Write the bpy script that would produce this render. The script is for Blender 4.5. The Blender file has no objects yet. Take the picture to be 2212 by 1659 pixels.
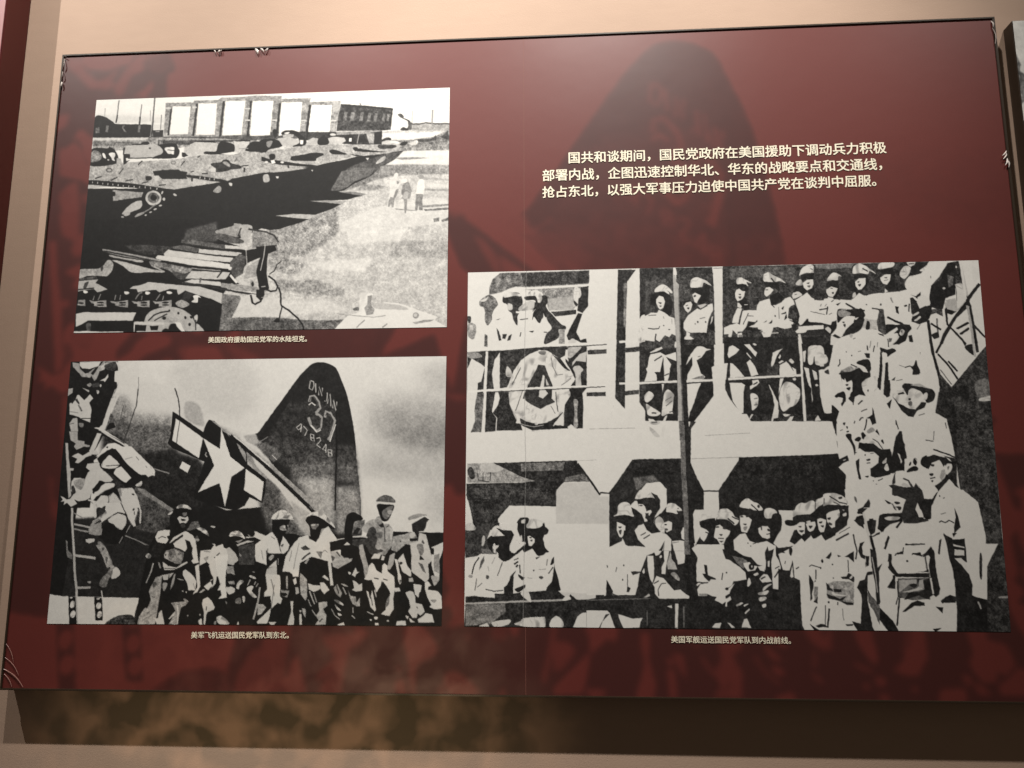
import bpy, bmesh, math
import numpy as np
from mathutils import Matrix, Vector

# ------------------------------------------------------------------ camera, world, lamps, exposure
S = bpy.context.scene
COL = S.collection
Z0 = 1.55                       # eye height; the wall runs along x, +y goes into the wall
FY = 1.94                       # plane of the panel's face
WY = 1.982                      # plane of the wall
cam = bpy.data.cameras.new('camera')
camo = bpy.data.objects.new('camera', cam)
COL.objects.link(camo)
_r, _u, _f = [Vector(v) for v in [[0.997684, 0.068009, -0.000716], [0.01199, -0.165513, 0.986135], [-0.066948, 0.98386, 0.165946]]]
camo.matrix_world = Matrix(((_r.x, _u.x, -_f.x, 0), (_r.y, _u.y, -_f.y, 0), (_r.z, _u.z, -_f.z, Z0), (0, 0, 0, 1)))
cam.sensor_fit = 'HORIZONTAL'
cam.sensor_width = 36
cam.lens = 28.5714
cam.clip_start = 0.02
cam.clip_end = 100
S.camera = camo
W = bpy.data.worlds.new('World')
S.world = W
W.use_nodes = True
bg = W.node_tree.nodes['Background']
bg.inputs[0].default_value = (1.0, 0.80, 0.60, 1)
bg.inputs[1].default_value = 0.06
S.view_settings.view_transform = 'Standard'
S.view_settings.look = 'None'
S.view_settings.gamma = 1
S.view_settings.exposure = 0
S.view_settings.use_curve_mapping = False

def spot(name, loc, target, power, angle, blend, col, rad):
    l = bpy.data.lights.new(name, 'SPOT')
    l.energy = power
    l.spot_size = math.radians(angle)
    l.spot_blend = blend
    l.color = col
    l.shadow_soft_size = rad
    o = bpy.data.objects.new(name, l)
    o.location = loc
    o.rotation_euler = (Vector(target) - Vector(loc)).to_track_quat('-Z', 'Y').to_euler()
    COL.objects.link(o)
    return l
WARM = (1.0, 0.95, 0.885)
LZ, LY = Z0 + 3.0, WY - 1.20     # the ceiling track: one row of spot lamps along the wall
spot('track_spot', (-2.58, LY, LZ), (-1.75, WY, Z0 + 0.95), 300, 66, 1.0, WARM, 0.010)
spot('track_spot', (-1.12, LY, LZ), (-0.95, WY, Z0 + 0.95), 330, 60, 1.0, WARM, 0.012)
spot('track_spot', (0.20, LY, LZ), (0.10, WY, Z0 + 1.00), 560, 62, 1.0, WARM, 0.03)
spot('track_spot', (1.75, LY, LZ), (1.35, WY, Z0 + 0.70), 130, 60, 1.0, WARM, 0.03)
# added spot standing in for light reflected from below; colour noise makes the patches
g = spot('added_bounce_spot', (-0.62, WY - 2.0, Z0 - 1.05), (-0.66, WY, Z0 - 0.60), 52, 40, 1.0, (1.0, 0.87, 0.68), 0.0)
g.use_nodes = True
nt = g.node_tree
em = nt.nodes['Emission']
tc = nt.nodes.new('ShaderNodeTexCoord')
nz = nt.nodes.new('ShaderNodeTexNoise')
nz.inputs['Scale'].default_value = 26
nz.inputs['Detail'].default_value = 2.5
nz.inputs['Roughness'].default_value = 0.45
nz.inputs['Distortion'].default_value = 0.3
cr = nt.nodes.new('ShaderNodeValToRGB')
cr.color_ramp.elements[0].position = 0.40
cr.color_ramp.elements[0].color = (0.22, 0.23, 0.15, 1)
cr.color_ramp.elements[1].position = 0.66
cr.color_ramp.elements[1].color = (1, 0.82, 0.62, 1)
nt.links.new(tc.outputs['Normal'], nz.inputs['Vector'])
nt.links.new(nz.outputs['Fac'], cr.inputs['Fac'])
nt.links.new(cr.outputs['Color'], em.inputs['Color'])

# ------------------------------------------------------------------ helpers
def tag(o, label=None, cat=None, group=None, kind=None):
    for k, v in (('label', label), ('category', cat), ('group', group), ('kind', kind)):
        if v:
            o[k] = v
    return o

def empty(name, loc):
    o = bpy.data.objects.new(name, None)
    o.location = loc
    COL.objects.link(o)
    return o

def link(name, mesh, mat, parent=None):
    o = bpy.data.objects.new(name, mesh)
    mesh.materials.append(mat)
    COL.objects.link(o)
    if parent:
        o.parent = parent
        o.matrix_parent_inverse = Matrix.Translation(parent.location).inverted()
    return o

def box(bm, x0, x1, y0, y1, z0, z1):
    v = [bm.verts.new(p) for p in ((x0, y0, z0), (x1, y0, z0), (x1, y1, z0), (x0, y1, z0), (x0, y0, z1), (x1, y0, z1), (x1, y1, z1), (x0, y1, z1))]
    for f in ((3, 2, 1, 0), (4, 5, 6, 7), (0, 1, 5, 4), (1, 2, 6, 5), (2, 3, 7, 6), (3, 0, 4, 7)):
        bm.faces.new([v[i] for i in f])

def bmesh_obj(name, fn, mat, parent=None, bevel=0):
    bm = bmesh.new()
    fn(bm)
    if bevel:
        bmesh.ops.bevel(bm, geom=bm.edges[:], offset=bevel, segments=2, affect='EDGES')
    bmesh.ops.recalc_face_normals(bm, faces=bm.faces[:])
    me = bpy.data.meshes.new(name)
    bm.to_mesh(me)
    bm.free()
    return link(name, me, mat, parent)

def principled(name, col, rough, spec=0.5):
    m = bpy.data.materials.new(name)
    m.use_nodes = True
    p = m.node_tree.nodes['Principled BSDF']
    p.inputs['Base Color'].default_value = (*col, 1)
    p.inputs['Roughness'].default_value = rough
    p.inputs['Specular IOR Level'].default_value = spec
    return m, m.node_tree, p

def noise_bump(nt, p, scale, strength, dist=0.001, detail=3):
    t = nt.nodes.new('ShaderNodeTexCoord')
    n = nt.nodes.new('ShaderNodeTexNoise')
    n.inputs['Scale'].default_value = scale
    n.inputs['Detail'].default_value = detail
    b = nt.nodes.new('ShaderNodeBump')
    b.inputs['Strength'].default_value = strength
    b.inputs['Distance'].default_value = dist
    nt.links.new(t.outputs['Object'], n.inputs['Vector'])
    nt.links.new(n.outputs['Fac'], b.inputs['Height'])
    nt.links.new(b.outputs['Normal'], p.inputs['Normal'])
    return t

# materials
def print_mat(name, rough, spec, grain, bump=0.05):
    """inkjet print: the ink colours come from the mesh's own colour attribute, with fine ink grain"""
    m, nt, p = principled(name, (0.5, 0.5, 0.5), rough, spec)
    t = noise_bump(nt, p, 9, bump, 0.004, 2)
    a = nt.nodes.new('ShaderNodeAttribute')
    a.attribute_name = 'ink'
    n = nt.nodes.new('ShaderNodeTexNoise')
    n.inputs['Scale'].default_value = 620
    n.inputs['Detail'].default_value = 1
    mr = nt.nodes.new('ShaderNodeMapRange')
    mr.inputs['From Min'].default_value = 0.25
    mr.inputs['From Max'].default_value = 0.75
    mr.inputs['To Min'].default_value = 1 - grain
    mr.inputs['To Max'].default_value = 1 + grain
    mx = nt.nodes.new('ShaderNodeMix')
    mx.data_type = 'RGBA'
    mx.blend_type = 'MULTIPLY'
    mx.inputs['Factor'].default_value = 1
    nt.links.new(t.outputs['Object'], n.inputs['Vector'])
    nt.links.new(n.outputs['Fac'], mr.inputs['Value'])
    nt.links.new(a.outputs['Color'], mx.inputs['A'])
    nt.links.new(mr.outputs['Result'], mx.inputs['B'])
    nt.links.new(mx.outputs['Result'], p.inputs['Base Color'])
    return m
M_RED = print_mat('satin_red_print', 0.42, 0.55, 0.10, 0.10)
M_BW = print_mat('black_white_print', 0.5, 0.30, 0.04, 0.06)
M_WALL, wnt, wp = principled('beige_wallpaper', (0.58, 0.41, 0.295), 0.72, 0.25)
wt = noise_bump(wnt, wp, 420, 0.25, 0.0015, 4)
wn = wnt.nodes.new('ShaderNodeTexNoise')
wn.inputs['Scale'].default_value = 14
wn.inputs['Detail'].default_value = 6
wr = wnt.nodes.new('ShaderNodeMix')
wr.data_type = 'RGBA'
wr.inputs['A'].default_value = (0.385, 0.272, 0.205, 1)
wr.inputs['B'].default_value = (0.425, 0.302, 0.228, 1)
wm = wnt.nodes.new('ShaderNodeMapping')
wm.inputs['Scale'].default_value = (1, 1, 3.5)
wnt.links.new(wt.outputs['Object'], wm.inputs['Vector'])
wnt.links.new(wm.outputs['Vector'], wn.inputs['Vector'])
wnt.links.new(wn.outputs['Fac'], wr.inputs['Factor'])
wnt.links.new(wr.outputs['Result'], wp.inputs['Base Color'])
M_TRIM, tnt, tp = principled('dark_brown_trim', (0.030, 0.019, 0.011), 0.38, 0.5)
noise_bump(tnt, tp, 160, 0.1)
M_BOARD, bnt, bp = principled('dark_board_edge', (0.035, 0.022, 0.014), 0.7, 0.3)
noise_bump(bnt, bp, 90, 0.2)
M_BOX, xnt, xp = principled('dark_brown_box', (0.045, 0.026, 0.015), 0.6, 0.35)
noise_bump(xnt, xp, 120, 0.15)
M_MAROON, mnt, mp = principled('maroon_lacquer', (0.10, 0.012, 0.010), 0.5, 0.4)
noise_bump(mnt, mp, 60, 0.1)
M_TEXT, ent, ep = principled('cream_lettering', (0.86, 0.80, 0.64), 0.5, 0.3)
noise_bump(ent, ep, 300, 0.05)
M_FILM, fnt, fp = principled('torn_clear_film', (0.62, 0.56, 0.52), 0.22, 0.6)
noise_bump(fnt, fp, 200, 0.2)
M_CRE, cnt, cp = principled('creased_film', (0.26, 0.13, 0.11), 0.3, 0.6)
noise_bump(cnt, cp, 200, 0.2)
M_SEAM, snt, sp = principled('sheet_joint', (0.15, 0.055, 0.042), 0.6, 0.3)
noise_bump(snt, sp, 300, 0.1)

# ------------------------------------------------------------------ the printed pictures, drawn as flat shapes
Q=4000.0
def smooth_closed(p,n=5):
    a=np.roll(p,1,0);b=p;c=np.roll(p,-1,0);d=np.roll(p,-2,0);o=[]
    for t in np.arange(n)/n:
        o.append(.5*((2*b)+(c-a)*t+(2*a-5*b+4*c-d)*t*t+(3*b-a-3*c+d)*t**3))
    return np.stack(o,1).reshape(-1,2)
def stroke(p,w):
    out=[];h=w/2
    L=[];R=[]
    for i in range(len(p)):
        d=p[min(i+1,len(p)-1)]-p[max(i-1,0)];n=np.array([-d[1],d[0]])/(np.hypot(*d)+1e-9)
        L.append(p[i]+n*h);R.append(p[i]-n*h)
    return np.array(L+R[::-1])
def blur(a,r):
    if r<.3: return a
    n=max(1,int(r*2.5));k=np.exp(-.5*(np.arange(-n,n+1)/r)**2);k/=k.sum()
    for ax in (0,1):
        pad=[(0,0),(0,0)];pad[ax]=(n,n);q=np.pad(a,pad,mode='edge');o=np.zeros_like(a)
        for i,v in enumerate(k):
            o+=v*(q[i:i+a.shape[0]] if ax==0 else q[:,i:i+a.shape[1]])
        a=o
    return a
def vnoise(h,w,s,rng):
    gh,gw=int(h/s)+3,int(w/s)+3;g=rng.random((gh,gw))*2-1
    y=np.arange(h)/s;x=np.arange(w)/s;yi=y.astype(int);xi=x.astype(int);fy=(y-yi)[:,None];fx=(x-xi)[None]
    fy=fy*fy*(3-2*fy);fx=fx*fx*(3-2*fx)
    a=g[yi][:,xi];b=g[yi][:,xi+1];c=g[yi+1][:,xi];d=g[yi+1][:,xi+1]
    return (a*(1-fx)+b*fx)*(1-fy)+(c*(1-fx)+d*fx)*fy
def cover(P,x0,x1,y0,y1,S=3):
    # exact-ish horizontal coverage, S sub-scanlines
    W=x1-x0;Hh=(y1-y0)*S;m=np.zeros((Hh,W+1))
    X=P[:,0]-x0;Y=(P[:,1]-y0)*S
    ys=np.arange(Hh)+.5;ev=[]
    X2=np.roll(X,-1);Y2=np.roll(Y,-1)
    lst=[[] for _ in range(Hh)]
    for a,b,c,d in zip(X,Y,X2,Y2):
        if b==d: continue
        if b>d: a,b,c,d=c,d,a,b
        i0=max(0,int(np.ceil(b-.5)));i1=min(Hh-1,int(np.ceil(d-.5))-1)
        for i in range(i0,i1+1):
            lst[i].append(a+(i+.5-b)*(c-a)/(d-b))
    for i,l in enumerate(lst):
        l.sort()
        for k in range(0,len(l)-1,2):
            a=min(max(l[k],0),W);b=min(max(l[k+1],0),W)
            if b<=a: continue
            ia=int(a);ib=int(b)
            if ia==ib: m[i,ia]+=b-a
            else:
                m[i,ia]+=ia+1-a;m[i,ia+1:ib]+=1
                if ib<W: m[i,ib]+=b-ib
    return np.clip(m[:,:W].reshape(y1-y0,S,W).mean(1),0,1)
def folds(h,w,rng,s=7):
    # cloth-like creases: ridged noise stretched along a wandering diagonal
    yy,xx=np.mgrid[0:h,0:w]
    wu=vnoise(h,w,s*4,rng)*s*1.3;wv=vnoise(h,w,s*4,rng)*s*1.3
    u=xx*.94+yy*.34+wu;v=-xx*.34+yy*.94+wv
    def samp(u,v,su,sv):
        gh,gw=97,89;g=rng.random((gh,gw))*2-1
        U=u/su;V=v/sv;ui=np.floor(U).astype(int);vi=np.floor(V).astype(int);fu=U-ui;fv=V-vi;fu=fu*fu*(3-2*fu);fv=fv*fv*(3-2*fv)
        q=lambda i,j:g[j%gh,i%gw]
        return (q(ui,vi)*(1-fu)+q(ui+1,vi)*fu)*(1-fv)+(q(ui,vi+1)*(1-fu)+q(ui+1,vi+1)*fu)*fv
    r1=1-np.abs(samp(u,v,s*.8,s*3));r2=1-np.abs(samp(u*.6+v*.8,v*.6-u*.8,s*.8,s*3))
    gate=np.clip(vnoise(h,w,s*1.5,rng)*2+.2,0,1)
    c=np.clip((np.maximum(r1,r2)-.8)/.2,0,1)*gate
    big=np.clip(samp(u,v,s*1.2,s*2.2)*1.8-.5,0,1)
    return np.clip(c*.6+big*.9,0,1)
def raster(data,w,h,seed=1,warp=1.2,base=50,fold=0,fs=7):
    rng=np.random.default_rng(seed)
    img=np.full((h,w),float(base));N=vnoise(h,w,2.2,rng)*.5+vnoise(h,w,4.5,rng)*.4+vnoise(h,w,11,rng)*.35+rng.standard_normal((h,w))*.22
    sc=np.array([w/Q,h/Q]);FO=folds(h,w,rng,fs) if fold else None
    FM=np.zeros((h,w))
    for line in data.strip().split('\n'):
        hd,pt=line.split(';');kind=hd[0];tone,amp,soft,lw=[int(v) for v in hd[1:].split(',')]
        P=np.array([[int(v) for v in q.split(',')] for q in pt.split()],float)*sc
        soft=soft*w/Q
        if kind=='l': P=stroke(P,max(lw*w/Q,.9))
        elif kind=='s': P=smooth_closed(P)
        pad=int(soft*2.5)+2
        x0=max(0,int(P[:,0].min())-pad);x1=min(w,int(P[:,0].max())+pad+1);y0=max(0,int(P[:,1].min())-pad);y1=min(h,int(P[:,1].max())+pad+1)
        if x1<=x0 or y1<=y0: continue
        m=cover(P,x0,x1,y0,y1)
        if soft>0.4: m=blur(m,soft*.6)
        s=np.s_[y0:y1,x0:x1]
        if kind=='z':
            FM[s]=np.maximum(FM[s],m*tone/100)
            continue
        t=tone+amp*(1.25 if tone<70 else .85)*N[s]
        if fold and kind=='s' and tone>=66 and soft<=.4: t=t-FO[s]*fold*(tone-14)
        if fold and kind=='p' and tone>=80: t=t-FO[s]*FM[s]*fold*(tone-14)
        img[s]=img[s]*(1-m)+t*m
    # small organic edge wobble
    if warp:
        dy=vnoise(h,w,5,rng)*warp;dx=vnoise(h,w,5,rng)*warp
        yy,xx=np.mgrid[0:h,0:w];fy=np.clip(yy+dy,0,h-1.01);fx=np.clip(xx+dx,0,w-1.01)
        yi=fy.astype(int);xi=fx.astype(int);a=fy-yi;b=fx-xi
        img=(img[yi,xi]*(1-b)+img[yi,xi+1]*b)*(1-a)+(img[yi+1,xi]*(1-b)+img[yi+1,xi+1]*b)*a
    return img

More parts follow.
